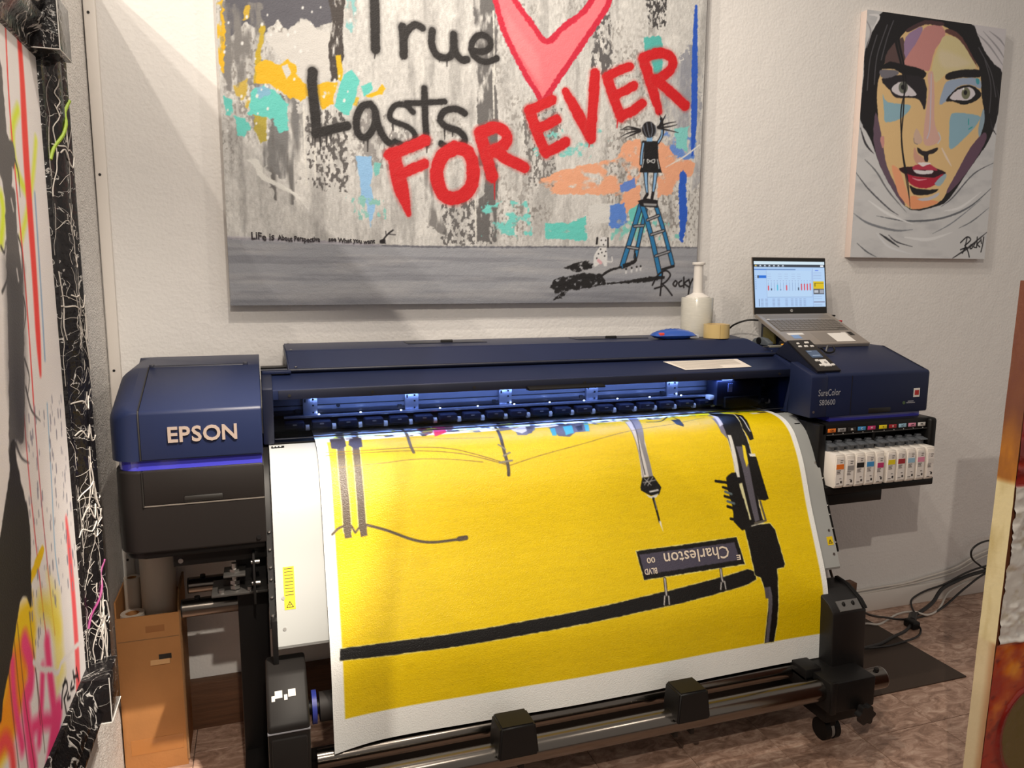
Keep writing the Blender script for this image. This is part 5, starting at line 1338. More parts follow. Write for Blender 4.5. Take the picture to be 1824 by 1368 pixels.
# brows, eyes
qp([(2.4550, 2.3856), (2.4925, 2.4126), (2.5297, 2.4158), (2.6846, 2.3982), (2.6870, 2.3660), (2.6056, 2.3644), (2.5272, 2.3884)], HB)
qp([(2.8070, 2.3902), (2.8699, 2.4134), (2.9950, 2.4254), (2.9960, 2.3953), (2.8961, 2.3858), (2.8195, 2.3698)], HB)
qp([(2.4678, 2.3447), (2.5510, 2.3672), (2.6940, 2.3624), (2.7093, 2.2418), (2.6756, 2.2760), (2.6363, 2.2829), (2.5497, 2.2784), (2.5147, 2.3046)], (40, 36, 40))
qp([(2.4557, 2.3794), (2.5384, 2.3846), (2.5508, 2.3696), (2.4781, 2.3479)], (110, 106, 112))
qp([(2.5228, 2.3092), (2.5490, 2.3351), (2.5918, 2.3408), (2.6587, 2.2991), (2.6137, 2.2894), (2.5594, 2.2887)], (206, 198, 200))
q.disc([(2.5841, 2.3210)][0], 0.024, (104, 106, 96)); q.disc([(2.5818, 2.3224)][0], 0.010, HB)
qp([(2.7852, 2.2672), (2.7984, 2.3337), (2.8343, 2.3710), (2.9834, 2.3910), (3.0082, 2.3494), (2.9455, 2.3613), (2.8773, 2.3462), (2.8345, 2.2952)], (150, 164, 184))
qp([(2.8173, 2.2858), (2.8776, 2.3429), (2.9517, 2.3585), (3.0137, 2.3313), (2.9878, 2.2977), (2.9198, 2.2763), (2.8609, 2.2847)], HB)
qp([(2.8389, 2.2972), (2.8786, 2.3339), (2.9468, 2.3498), (2.9802, 2.3239), (2.9409, 2.2961), (2.8832, 2.2920)], (208, 200, 202))
q.disc([(2.9263, 2.3233)][0], 0.024, (112, 112, 88)); q.disc([(2.9236, 2.3264)][0], 0.010, HB); q.disc([(2.9104, 2.3404)][0], 0.005, (230, 230, 230))
qp([(2.9756, 2.3870), (2.9944, 2.3885), (2.9944, 2.3667), (2.9800, 2.3690)], (70, 150, 160))
# blue cheek patches
qp([(2.4804, 2.2862), (2.5091, 2.2565), (2.6173, 2.2559), (2.6281, 2.2365), (2.5802, 2.1957), (2.5069, 2.1769), (2.4943, 2.2158)], (138, 172, 184))
qp([(2.8505, 2.2222), (2.8888, 2.2411), (3.0087, 2.2371), (3.0158, 2.2158), (2.9696, 2.1629), (2.8873, 2.0963), (2.8612, 2.0926), (2.8537, 2.1400)], (136, 170, 184))
qs([(2.9541, 2.2187), (2.9565, 2.1972)], 0.005, (52, 150, 150), smooth=0); qs([(2.9610, 2.1774), (2.9788, 2.1868)], 0.005, (52, 150, 150), smooth=0)
# nose
qp([(2.7089, 2.3799), (2.7351, 2.3958), (2.7539, 2.3059), (2.7653, 2.2005), (2.7897, 2.1529), (2.8056, 2.1210), (2.7453, 2.0950), (2.7139, 2.1162), (2.7150, 2.2300), (2.7209, 2.3198)], (206, 164, 150))
qs([(2.7273, 2.3854), (2.7364, 2.2802), (2.7431, 2.1666), (2.7330, 2.1253)], [0.004, 0.006, 0.005, 0.006], (190, 184, 196))
qp([(2.6591, 2.1214), (2.6712, 2.1625), (2.7095, 2.1160), (2.6837, 2.0984)], (200, 170, 150)); qs([(2.6613, 2.1215), (2.6665, 2.1040), (2.6837, 2.0984)], 0.003, (120, 110, 120)); qs([(2.7930, 2.1531), (2.8070, 2.1293), (2.7945, 2.1081)], 0.005, (190, 192, 200))
qp([(2.6839, 2.0863), (2.7140, 2.0740), (2.7474, 2.0756), (2.7907, 2.0916), (2.7974, 2.0813), (2.7711, 2.0637), (2.7491, 2.0594), (2.7489, 2.0301), (2.7298, 2.0309), (2.7209, 2.0516), (2.6931, 2.0625)], (44, 36, 38))
qp([(2.6685, 2.0856), (2.6913, 2.0584), (2.7218, 2.0435), (2.7284, 2.0235), (2.6868, 2.0177), (2.6669, 2.0492)], (200, 150, 130))
qs([(2.8193, 2.0889), (2.8522, 2.0493), (2.8809, 2.0176)], [0.006, 0.010, 0.003], (222, 200, 180))
qp([(2.6919, 2.0220), (2.7324, 2.0074), (2.7645, 2.0210), (2.7415, 2.0265)], (226, 214, 212))
# mouth
qp([(2.5961, 1.9963), (2.6879, 2.0080), (2.7241, 2.0014), (2.7542, 2.0124), (2.8517, 1.9901), (2.8265, 1.9702), (2.7933, 1.9633), (2.6702, 1.9670), (2.6257, 1.9734)], (48, 22, 30))
qp([(2.6664, 2.0023), (2.6958, 2.0165), (2.7234, 2.0079), (2.7591, 2.0191), (2.8065, 1.9981), (2.7785, 1.9954), (2.7226, 1.9948), (2.6786, 1.9915)], (176, 56, 76))
qp([(2.6729, 1.9929), (2.7229, 1.9916), (2.7808, 1.9955), (2.7734, 1.9805), (2.7245, 1.9771), (2.6910, 1.9790)], (214, 208, 208))
qp([(2.6275, 1.9766), (2.6700, 1.9686), (2.7259, 1.9641), (2.7929, 1.9665), (2.8386, 1.9846), (2.8156, 1.9452), (2.7530, 1.9195), (2.6971, 1.9226), (2.6569, 1.9375)], (170, 36, 58))
qs([(2.6711, 1.9589), (2.7050, 1.9520), (2.7490, 1.9568)], [0.002, 0.006, 0.002], (226, 150, 160))
qp([(2.7957, 1.9405), (2.8424, 1.9815), (2.8579, 1.9755), (2.8305, 1.9334)], (150, 170, 178))
qp([(2.6579, 1.9278), (2.6978, 1.9162), (2.7649, 1.9134), (2.8185, 1.9183), (2.7891, 1.8978), (2.7339, 1.8897), (2.6838, 1.8923)], HB)
# cheek and chin shading laid in flat colours
qp([(2.9748, 2.0948), (3.0473, 2.1672), (3.0668, 2.1430), (3.0253, 2.0654), (2.9425, 1.9620), (2.8792, 1.9062), (2.8687, 1.9182), (2.9158, 1.9942)], (98, 72, 88))
qp([(3.0327, 2.2672), (3.0466, 2.2176), (3.0279, 2.1494), (3.0148, 2.1822)], (140, 160, 172))
qp([(2.5553, 2.0042), (2.5968, 1.9899), (2.6298, 1.9349), (2.6598, 1.8795), (2.6849, 1.8302), (2.6083, 1.8821), (2.5741, 1.9491)], (226, 156, 116))
qp([(2.6703, 1.8839), (2.7468, 1.8738), (2.8206, 1.8676), (2.8053, 1.8524), (2.6851, 1.8285)], (224, 148, 104))
qp([(2.7024, 1.8726), (2.7682, 1.8825), (2.8223, 1.9045), (2.8184, 1.8880), (2.7588, 1.8660)], (186, 182, 186))
qp([(2.4840, 2.1121), (2.5022, 2.1210), (2.5077, 2.0896), (2.4988, 2.0732)], (196, 140, 132))
# loose strand
for P in ([(2.5564, 2.5998), (2.5366, 2.5218), (2.5764, 2.4133), (2.5966, 2.3267), (2.5818, 2.2214), (2.6066, 2.0705), (2.6455, 1.9516), (2.6718, 1.8299)], [(2.5425, 2.5983), (2.5247, 2.5127), (2.5665, 2.4045), (2.5888, 2.3181), (2.5947, 2.2222), (2.5958, 2.1100), (2.6260, 1.9910), (2.6629, 1.8716)]):
    qs(P, [0.016, 0.014, 0.010, 0.006, 0.007, 0.006, 0.006, 0.002], HB, smooth=8)
# scarf folds
for P, w, col in (([(2.3660, 1.9730), (2.4407, 1.9050), (2.5547, 1.8289), (2.6114, 1.8021)], .006, (84, 84, 88)), ([(2.3788, 2.1457), (2.4112, 2.0847), (2.4571, 2.0475)], .010, (60, 58, 62)), ([(2.4127, 2.0219), (2.4751, 1.9772), (2.5471, 1.9003), (2.6536, 1.8150)], .007, (110, 110, 112)), ([(3.1212, 2.0427), (3.0099, 1.9894), (2.9044, 1.8862), (2.8403, 1.8434)], .006, (96, 96, 100)), ([(3.1236, 1.9345), (3.0020, 1.8472), (2.8456, 1.7943), (2.6684, 1.7790), (2.4943, 1.7959)], .008, (100, 102, 106)), ([(2.3736, 1.8030), (2.4556, 1.7637), (2.5966, 1.7379), (2.6943, 1.7431)], .009, (120, 122, 126)), ([(2.5180, 1.7226), (2.5686, 1.6977), (2.6279, 1.6685)], .010, (52, 52, 56)), ([(2.5665, 1.7176), (2.6126, 1.6900), (2.7021, 1.6705)], .006, (70, 70, 74)), ([(2.4019, 1.6807), (2.4576, 1.6456), (2.5126, 1.6236)], .006, (90, 92, 96)), ([(2.9331, 1.6237), (3.0212, 1.6721), (3.1321, 1.7487)], .010, (56, 54, 56)), ([(2.9536, 1.7547), (3.0320, 1.7893), (3.1209, 1.8499)], .006, (110, 112, 116)), ([(2.8075, 1.7282), (2.9161, 1.7790), (3.0693, 1.8823)], .006, (130, 132, 136)), ([(2.8649, 1.8275), (2.9552, 1.8461), (3.0656, 1.9159)], .012, (214, 212, 210)), ([(2.4457, 1.8579), (2.5572, 1.8050), (2.6917, 1.7673)], .012, (216, 214, 212)), ([(2.6539, 1.7104), (2.7876, 1.7035), (2.9206, 1.7377)], .014, (212, 210, 208)), ([(2.5018, 1.7248), (2.5716, 1.6698), (2.7056, 1.6382)], .010, (206, 205, 205)), ([(2.3654, 2.5680), (2.3961, 2.5239), (2.3820, 2.4597)], .008, (150, 146, 148)), ([(2.3844, 2.5857), (2.4319, 2.5828), (2.4057, 2.5327)], .012, (214, 210, 208)), ([(3.0790, 2.2280), (3.0980, 2.1869), (3.1250, 2.1614)], .006, (50, 48, 52)), ([(3.0952, 2.3643), (3.1210, 2.3069), (3.1121, 2.2555)], .006, (60, 58, 62))):
    qs(P, [w*0.3]+[w]*(len(P)-2)+[w*0.2], col, rough=0.001)
# signature
for P in ([(3.0072, 1.7137), (3.0001, 1.6720), (2.9887, 1.6470)], [(2.9720, 1.6926), (3.0068, 1.7179), (3.0293, 1.7056), (2.9991, 1.6803)], [(2.9991, 1.6803), (3.0195, 1.6554), (3.0305, 1.6304)], [(3.0340, 1.6847), (3.0311, 1.6680), (3.0427, 1.6705), (3.0413, 1.6831)], [(3.0580, 1.6933), (3.0503, 1.6764), (3.0638, 1.6723)], [(3.0671, 1.7185), (3.0686, 1.6723)], [(3.0856, 1.7019), (3.0717, 1.6875), (3.0873, 1.6758)], [(3.0895, 1.7103), (3.0952, 1.6910)], [(3.1053, 1.7189), (3.1030, 1.6852), (3.0969, 1.6540)], [(2.9754, 1.6619), (3.0118, 1.6721)]):
    qs(P, 0.006, HB)
po = thing('portrait_canvas', 'unframed painted portrait of a face in a white headscarf on back wall', 'painting', ((QX0+QX1)/2, QY, QZ0))
link_mesh('painted_face', q.mesh('painted_face', lambda U, V: (U, np.full_like(U, QY), V), (0.90, 0.86, 0.81)), painted('portrait_paint', 0.55, 0.2, 300), po, None)
obj('canvas_sides', box(QX0, QX1, QY+0.0008, WALL_Y-0.001, QZ0, QZ1, 0.0015), mat('pale_canvas_edge', (214, 198, 190), 0.8, bump=0.2, bscale=400), po)

# ------------------------------------------------------------------ framed painting on the left partition
LX = -0.435
LY0, LY1, LZ0, LZ1 = 0.75, 1.976, 0.565, 2.028
p = Paint(LY0, LY1, LZ0, LZ1, 0.0032, (212, 202, 196))
n1 = p.noise(0.2, 0.25, 1, 4)
p.mix(np.clip((n1-0.5)*1.2, 0, 0.4), (196, 184, 178))
def lp(P, col, **kw): p.poly(P, col, **{**dict(rough=0.004, rs=0.02), **kw})
def ls(P, w, col, **kw): p.stroke(P, w, col, **kw)
# sprayed colours
ls([(1.7965, 1.8669), (1.7512, 1.8270), (1.7421, 1.7732), (1.7632, 1.7334), (1.8025, 1.7102)], .022, (196, 206, 40), soft=.02)
ls([(1.9142, 1.8262), (1.8770, 1.7634), (1.8203, 1.6896), (1.7414, 1.6131)], .018, (204, 208, 50), soft=.02)
ls([(1.6368, 1.6843), (1.6411, 1.6546), (1.6128, 1.6030)], .022, (200, 212, 30), soft=.02)
ls([(1.8501, 2.0047), (1.8453, 1.9255), (1.8334, 1.8356), (1.8251, 1.7570), (1.8185, 1.6444), (1.8117, 1.5303), (1.8007, 1.4149), (1.7939, 1.3394)], [.03, .034, .04, .042, .04, .036, .034, .014], (232, 52, 44), soft=.012)
ls([(1.7599, 2.0091), (1.7453, 1.9137), (1.7382, 1.8196), (1.7394, 1.7042), (1.7416, 1.5641), (1.7361, 1.4202), (1.7260, 1.2856)], .008, (214, 60, 54))
ls([(1.8689, 1.7109), (1.8550, 1.5297), (1.8377, 1.3640)], .010, (128, 150, 176), soft=.008)
ls([(1.8251, 1.2690), (1.8075, 1.1009), (1.7886, 0.9568), (1.8009, 0.8756)], .007, (132, 160, 182))
ls([(1.6574, 1.2916), (1.6521, 1.1765), (1.6563, 1.0392), (1.6646, 0.8837), (1.6760, 0.7573)], .006, (196, 70, 72)); ls([(1.7260, 1.2856), (1.7202, 1.1362), (1.7231, 0.9562), (1.7334, 0.7909)], .006, (176, 80, 86))
# lower graffiti
lp([(1.5254, 0.9448), (1.6065, 0.9321), (1.6082, 0.8624), (1.5725, 0.7994), (1.4971, 0.7954), (1.4126, 0.7385), (1.3517, 0.7392), (1.2213, 0.8269), (1.3329, 0.8678)], (226, 178, 24), soft=.03)
lp([(1.4930, 0.8952), (1.5455, 0.8585), (1.5154, 0.7852), (1.4482, 0.7480), (1.3278, 0.7553), (1.2633, 0.8061), (1.3942, 0.8326)], (240, 132, 24), soft=.03)
ls([(1.6987, 0.9893), (1.6617, 0.9793), (1.6098, 0.9672)], [.02, .028, .02], (214, 172, 20), rough=.003)
ls([(1.6498, 0.8902), (1.7153, 0.8492), (1.7621, 0.7900)], .05, (214, 186, 30), soft=.04, alpha=.7)
lp([(1.7161, 0.9346), (1.7933, 0.8531), (1.7839, 0.6750), (1.7020, 0.6683), (1.7216, 0.7840)], (218, 196, 70), soft=.04, alpha=.6)
for P, w in (([(1.5343, 0.8696), (1.5558, 0.8196), (1.5436, 0.7808), (1.5095, 0.7663), (1.5104, 0.6985), (1.5181, 0.6273)], .045), ([(1.6727, 0.8017), (1.6726, 0.7468), (1.6792, 0.6562), (1.6887, 0.5999)], .04), ([(1.6264, 0.7651), (1.6014, 0.7135), (1.5654, 0.6524)], .03), ([(1.5402, 0.6971), (1.6112, 0.6658), (1.7020, 0.6110)], .03), ([(1.7074, 0.6270), (1.6618, 0.6039), (1.6126, 0.5638)], .06), ([(1.4587, 0.8699), (1.4507, 0.8001), (1.4685, 0.7026)], .03)):
    ls(P, w, (236, 62, 112), soft=.022)
ls([(1.3612, 0.7714), (1.3895, 0.7657), (1.4113, 0.7341), (1.4132, 0.6978)], .03, (240, 70, 70), soft=.02)
ls([(1.9023, 0.9893), (1.9071, 0.9072), (1.9074, 0.7772), (1.8954, 0.6436), (1.8697, 0.5380)], [.016, .032, .036, .04, .04], (240, 82, 84), soft=.016)
lp([(1.7128, 0.5851), (1.7848, 0.5542), (1.7463, 0.4738), (1.6726, 0.5234)], (128, 160, 196), soft=.03)
for P in ([(1.4797, 0.9176), (1.4793, 0.8054), (1.4873, 0.6480)], [(1.5046, 0.9219), (1.5063, 0.7792), (1.5245, 0.6230)], [(1.5768, 0.9110), (1.5828, 0.7824), (1.5816, 0.6777)], [(1.4365, 0.8814), (1.4369, 0.7763), (1.4407, 0.6794)], [(1.5819, 0.8291), (1.5917, 0.6835), (1.5933, 0.6106)]):
    ls(P, .003, (70, 48, 40))
# grey specks
u0, v0 = [(1.5756, 0.8093)][0]; u1, v1 = [(1.9559, 1.2732)][0]
p.specks(130, u0, u1, v0, v1, .0015, .004, (124, 118, 128), 4, 4.0)
# dark figure
top = [(1.6189, 1.9598), (1.7056, 1.9395), (1.7096, 1.8856), (1.7072, 1.8092), (1.7419, 1.7962), (1.7464, 1.7632), (1.7056, 1.7113), (1.7265, 1.6976), (1.7167, 1.6174), (1.7263, 1.5639), (1.7181, 1.4878), (1.6952, 1.4017), (1.6727, 1.3166), (1.6466, 1.2443), (1.6298, 1.2259), (1.5906, 1.2387), (1.5705, 1.2179), (1.5426, 1.2141), (1.5777, 1.3311), (1.6185, 1.5123), (1.6570, 1.6861), (1.6255, 1.7325), (1.5623, 1.7621)]
lp(top, (84, 79, 77), smooth=3, rough=.006)
lp([(1.6270, 1.5631), (1.7306, 1.5531), (1.6952, 1.4017), (1.6469, 1.2332), (1.5966, 1.2353), (1.5840, 1.3302), (1.6130, 1.4715)], (62, 58, 58), soft=.06)
lp([(1.5575, 1.2417), (1.5868, 1.2374), (1.5869, 1.2034), (1.6048, 1.1448), (1.6287, 1.0768), (1.6152, 0.9968), (1.5934, 0.9150), (1.5710, 0.9405), (1.5458, 0.9534), (1.5218, 0.9443), (1.5016, 0.9233), (1.4558, 0.8819), (1.3968, 0.8311), (1.3540, 0.8060), (1.1661, 0.8640), (1.2588, 1.0443), (1.4237, 1.0837), (1.4848, 1.1278), (1.5339, 1.1852)], (38, 34, 32), smooth=3)
for P in ([(1.7464, 1.7632), (1.7610, 1.7385), (1.7591, 1.6953)], [(1.7204, 1.6176), (1.7368, 1.5858), (1.7210, 1.5096)], [(1.6923, 1.3800), (1.7123, 1.3443), (1.6947, 1.3132)], [(1.6833, 1.3260), (1.7073, 1.2774), (1.7634, 1.2441)], [(1.5894, 1.2347), (1.6151, 1.2021), (1.6609, 1.1800)], [(1.6098, 1.5930), (1.6265, 1.5834), (1.6392, 1.6040)], [(1.5926, 1.5129), (1.6246, 1.5326), (1.6374, 1.5529)], [(1.7214, 1.4986), (1.7265, 1.4654), (1.6908, 1.4240)]):
    ls(P, [.008, .006, .002], (54, 50, 50))
for P in ([(1.6975, 1.6846), (1.7056, 1.6644)], [(1.6934, 1.5530), (1.6978, 1.5317)], [(1.7227, 1.7445), (1.7198, 1.7232)]):
    ls(P, .006, (200, 190, 184), smooth=0)
# pale crack line and signature
ls([(1.5756, 0.8093), (1.6238, 0.7701), (1.6870, 0.7355), (1.7293, 0.7067), (1.7654, 0.7109), (1.8234, 0.6970), (1.8872, 0.6868), (1.9461, 0.6663)], .012, (206, 196, 190), rough=.003)
for P in ([(1.7801, 0.6638), (1.7491, 0.6481), (1.7357, 0.6233)], [(1.7582, 0.6600), (1.7874, 0.6545), (1.7909, 0.6339), (1.7582, 0.6299)], [(1.7582, 0.6299), (1.7668, 0.5945), (1.7778, 0.5652)], [(1.7971, 0.6211), (1.7844, 0.6149), (1.8080, 0.6055)], [(1.8326, 0.6285), (1.8181, 0.6188), (1.8478, 0.6078)], [(1.8497, 0.6453), (1.8559, 0.6144)], [(1.8903, 0.6125), (1.8504, 0.6312)], [(1.8813, 0.6369), (1.8919, 0.6003)]):
    ls(P, .008, (28, 24, 26))
fp = thing('framed_painting', 'tall graffiti painting in a black ornate splattered frame on left partition', 'painting', (PART_X+0.02, 1.6, 0.4))
link_mesh('painted_face', p.mesh('painted_face', lambda U, V: (np.full_like(U, LX), U, V), (0.76, 0.71, 0.66)), painted('framed_paint', 0.5, 0.2, 260), fp, None)
obj('backing', box(PART_X+0.001, LX-0.002, 0.70, 2.03, 0.49, 2.11), M_BLKM, fp)
def marbled(name, veins, tint):
    m = bpy.data.materials.new(name)
    m.use_nodes = True
    nt = m.node_tree
    b = nt.nodes['Principled BSDF']
    b.inputs['Roughness'].default_value = 0.22
    tc = nt.nodes.new('ShaderNodeTexCoord')
    nz = nt.nodes.new('ShaderNodeTexNoise'); nz.inputs['Scale'].default_value = 9.0; nz.inputs['Detail'].default_value = 5; nz.inputs['Distortion'].default_value = 1.8
    nt.links.new(tc.outputs['Object'], nz.inputs['Vector'])
    # thin veins where the noise crosses its middle
    sb = nt.nodes.new('ShaderNodeMath'); sb.operation = 'SUBTRACT'; sb.inputs[1].default_value = 0.5
    ab = nt.nodes.new('ShaderNodeMath'); ab.operation = 'ABSOLUTE'
    r = nt.nodes.new('ShaderNodeValToRGB')
    r.color_ramp.elements[0].position = 0.0; r.color_ramp.elements[0].color = (0.62, 0.60, 0.58, 1)
    r.color_ramp.elements[1].position = veins; r.color_ramp.elements[1].color = (0.010, 0.009, 0.010, 1)
    nt.links.new(nz.outputs[0], sb.inputs[0]); nt.links.new(sb.outputs[0], ab.inputs[0]); nt.links.new(ab.outputs[0], r.inputs[0])
    n2 = nt.nodes.new('ShaderNodeTexNoise'); n2.inputs['Scale'].default_value = 5.0
    nt.links.new(tc.outputs['Object'], n2.inputs['Vector'])
    r2 = nt.nodes.new('ShaderNodeValToRGB'); r2.color_ramp.elements[0].position = 0.60; r2.color_ramp.elements[1].position = 0.68
    nt.links.new(n2.outputs[0], r2.inputs[0])
    mx = nt.nodes.new('ShaderNodeMix'); mx.data_type = 'RGBA'
    mx.inputs[7].default_value = (*lin(tint), 1)
    nt.links.new(r2.outputs[0], mx.inputs[0]); nt.links.new(r.outputs[0], mx.inputs[6])
    nt.links.new(mx.outputs[2], b.inputs['Base Color'])
    n3 = nt.nodes.new('ShaderNodeTexNoise'); n3.inputs['Scale'].default_value = 60
    nt.links.new(tc.outputs['Object'], n3.inputs['Vector'])
    bp = nt.nodes.new('ShaderNodeBump'); bp.inputs['Strength'].default_value = 0.5; bp.inputs['Distance'].default_value = 0.006
    nt.links.new(n3.outputs[0], bp.inputs['Height']); nt.links.new(bp.outputs[0], b.inputs['Normal'])
    return m
M_FRAME = marbled('splattered_black_frame', 0.006, (26, 22, 22))
M_FRAMER = marbled('swirled_frame_rail', 0.03, (120, 34, 24))
M_FRAMEB = marbled('swirled_blue_rail', 0.02, (96, 120, 140))
# stile and rails: moulded profile, low at the canvas, high at the outside
prof = [(0.0, 0.0), (0.004, 0.008), (0.022, 0.010), (0.030, 0.016), (0.046, 0.030), (0.066, 0.036), (0.080, 0.030), (0.094, 0.040), (0.104, 0.040), (0.104, -0.018), (0.0, -0.018)]
def rail(name, m, f, n0, n1, parent):
    b = bmesh.new()
    A = [b.verts.new(f(d, h, n0)) for d, h in prof]; B = [b.verts.new(f(d, h, n1)) for d, h in prof]
    n = len(prof)
    b.faces.new(A); b.faces.new(B[::-1])
    for i in range(n): b.faces.new((A[i], A[(i+1) % n], B[(i+1) % n], B[i]))
    return obj(name, b, m, parent, 50)
stile = rail('frame_stile', M_FRAME, lambda d, h, t: (LX+h, 1.970+d*0.91, t), 0.50, 2.10, fp)
rail('frame_stile', M_FRAME, lambda d, h, t: (LX+h, 0.76-d, t), 0.50, 2.10, fp)
rail('frame_rail', M_FRAMER, lambda d, h, t: (LX+h, t, 2.009+d), 0.66, 2.01, fp)
rail('frame_rail', M_FRAMEB, lambda d, h, t: (LX+h, t, 0.589-d), 0.66, 2.01, fp)
for z0, z1 in ((2.014, 2.128), (0.475, 0.589)):
    cb = obj('corner_block', box(LX-0.016, -0.375, 1.905, 2.022, z0, z1, 0.003), M_FRAME, fp)
    obj('block_edge', tube([(-0.374, 1.904, z0), (-0.374, 1.904, z1)], 0.0012, 6, 0), M_WHITE, cb)
    obj('block_edge', tube([(-0.374, 1.904, z0), (-0.374, 2.022, z0)], 0.0012, 6, 0), M_WHITE, cb)
    obj('block_edge', tube([(-0.374, 1.904, z0), (-0.43, 1.904, z0)], 0.0012, 6, 0), M_WHITE, cb)
# white paint runs lying proud on the stile
rng = random.Random(8)
M_RUN = mat('white_paint_run', (196, 190, 184), 0.4)
def on_stile(d, z):
    h = np.interp(d, [q_[0] for q_ in prof[:9]], [q_[1] for q_ in prof[:9]])
    return (LX+float(h)+0.0015, 1.970+d*0.91, z)
for i in range(64):
    z = rng.uniform(0.6, 2.0); d = rng.uniform(0.005, 0.09)
    P = []
    L = rng.uniform(0.03, 0.17); sg = rng.choice((-1, 1)); sl_ = rng.uniform(-0.5, 0.5)
    for t in range(6):
        P.append(on_stile(min(0.103, max(0.002, d+sl_*L*t/5*0.6+rng.uniform(-0.008, 0.008))), z-L*t/5))
    obj('paint_run', tube(P, rng.choice((0.0004, 0.0004, 0.0006, 0.0006, 0.0014)), 5, 3), M_RUN, stile)
for i in range(26):
    z = rng.uniform(0.6, 2.0)
    P = [on_stile(d, z+rng.uniform(-0.012, 0.012)+d*rng.uniform(-0.3, 0.3)) for d in np.linspace(rng.uniform(0, 0.05), 0.103, 6)]
    obj('paint_run', tube(P, rng.choice((0.0005, 0.0007, 0.0018)), 5, 3), M_RUN, stile)
for z, col, w in ((1.83, (150, 180, 40), 0.004), (0.72, (140, 50, 110), 0.003)):
    P = [on_stile(d, z-0.05+d*1.6) for d in np.linspace(0.01, 0.1, 6)]
    obj('paint_run', tube(P, w, 6, 3), mat('spray_%d' % col[0] + '_%d' % col[2], col, 0.5), stile)

# ------------------------------------------------------------------ amber resin canvas standing at the right
AX, AY, AZ1 = 1.728, 1.300, 1.522
g = Paint(AX, AX+0.80, 0.02, AZ1, 0.004, (150, 40, 22))
nn = g.noise(0.10, 0.10, 1, 5); n2 = g.noise(0.03, 0.02, 2, 4)
g.mix(np.clip((nn-0.42)*3, 0, 0.9), (196, 96, 24)); g.mix(np.clip((nn-0.56)*4, 0, 0.9), (222, 140, 40)); g.mix(np.clip((0.42-n2)*4, 0, 0.8), (96, 18, 14))
topm = np.clip((g.V-1.02)/0.01, 0, 1)
g.mix(topm*0.75, (150, 34, 26)); g.mix(topm*np.clip((n2-0.5)*3, 0, 0.6), (96, 20, 16))
cream = np.clip((g.V-0.625)/0.004, 0, 1)*np.clip((1.030-g.V)/0.004, 0, 1)
g.mix(cream, (206, 192, 174)); g.mix(cream*np.clip((nn-0.5)*2, 0, 0.7), (222, 214, 202)); g.mix(cream*np.clip((0.44-n2)*4, 0, 0.5), (170, 150, 118))
g.poly([(AX+0.135+0.10*math.cos(t*0.3), 0.365+0.13*math.sin(t*0.3)) for t in range(21)], (112, 20, 16), soft=.02)
g.poly([(AX+0.145+0.085*math.cos(t*0.3), 0.365+0.115*math.sin(t*0.3)) for t in range(21)], (88, 70, 26), soft=.006)
hgt = (nn*0.010+n2*0.006)
rimc = np.clip(1-np.abs(np.hypot((g.U-AX-0.14)/0.093, (g.V-0.365)/0.123)-1)/0.08, 0, 1)
crn = np.where(cream > 0.5, np.clip((g.noise(0.05, 0.03, 9, 4)-0.5)*0.03, 0, 0.006)+0.003, 0)
ridge = np.clip(1-np.abs(g.V-0.632)/0.012, 0, 1)*0.007
am = thing('resin_canvas', 'amber and cream textured canvas standing close at the right edge', 'painting', (AX, AY+0.022, 0))
link_mesh('painted_face', g.mesh('painted_face', lambda U, V: (U, AY-hgt*0.5-crn-ridge-0.006*rimc, V), (1.0, 0.90, 0.78)), painted('resin_paint', 0.18, 0.15, 120, spec=0.6), am, None)
g2 = Paint(0.0, 0.048, 0.0, AZ1, 0.004, (206, 186, 140))
ns = g2.noise(0.03, 0.12, 5, 4)
g2.mix(np.clip((ns-0.5)*2.4, 0, 0.7), (172, 148, 96)); 
tp = np.clip((g2.V-1.03)/0.015, 0, 1)
g2.mix(tp, (170, 104, 38)); g2.mix(tp*np.clip((g2.V-1.10)/0.12, 0, 1), (112, 66, 48)); g2.mix(tp*np.clip((ns-0.5)*2, 0, 0.6), (96, 52, 44))
lo_m = np.clip((0.63-g2.V)/0.01, 0, 1)
g2.mix(lo_m*np.clip((0.022-g2.U)/0.018, 0, 1)*0.8, (150, 92, 50)); g2.mix(lo_m*0.35, (188, 160, 130))
link_mesh('painted_side', g2.mesh('painted_side', lambda U, V: (AX-0.0015-0.003*ns, AY-0.004+U, V), (1.0, 0.90, 0.78)), painted('resin_side', 0.4, 0.3, 90), am, None)
obj('canvas_body', box(AX+0.0005, AX+0.80, AY+0.001, AY+0.044, 0.0, AZ1), mat('amber_body', (120, 70, 44), 0.6), am)
am.rotation_euler = (0, 0.022, 0)
am.location = (AX-0.034, AY+0.022, 0.018)

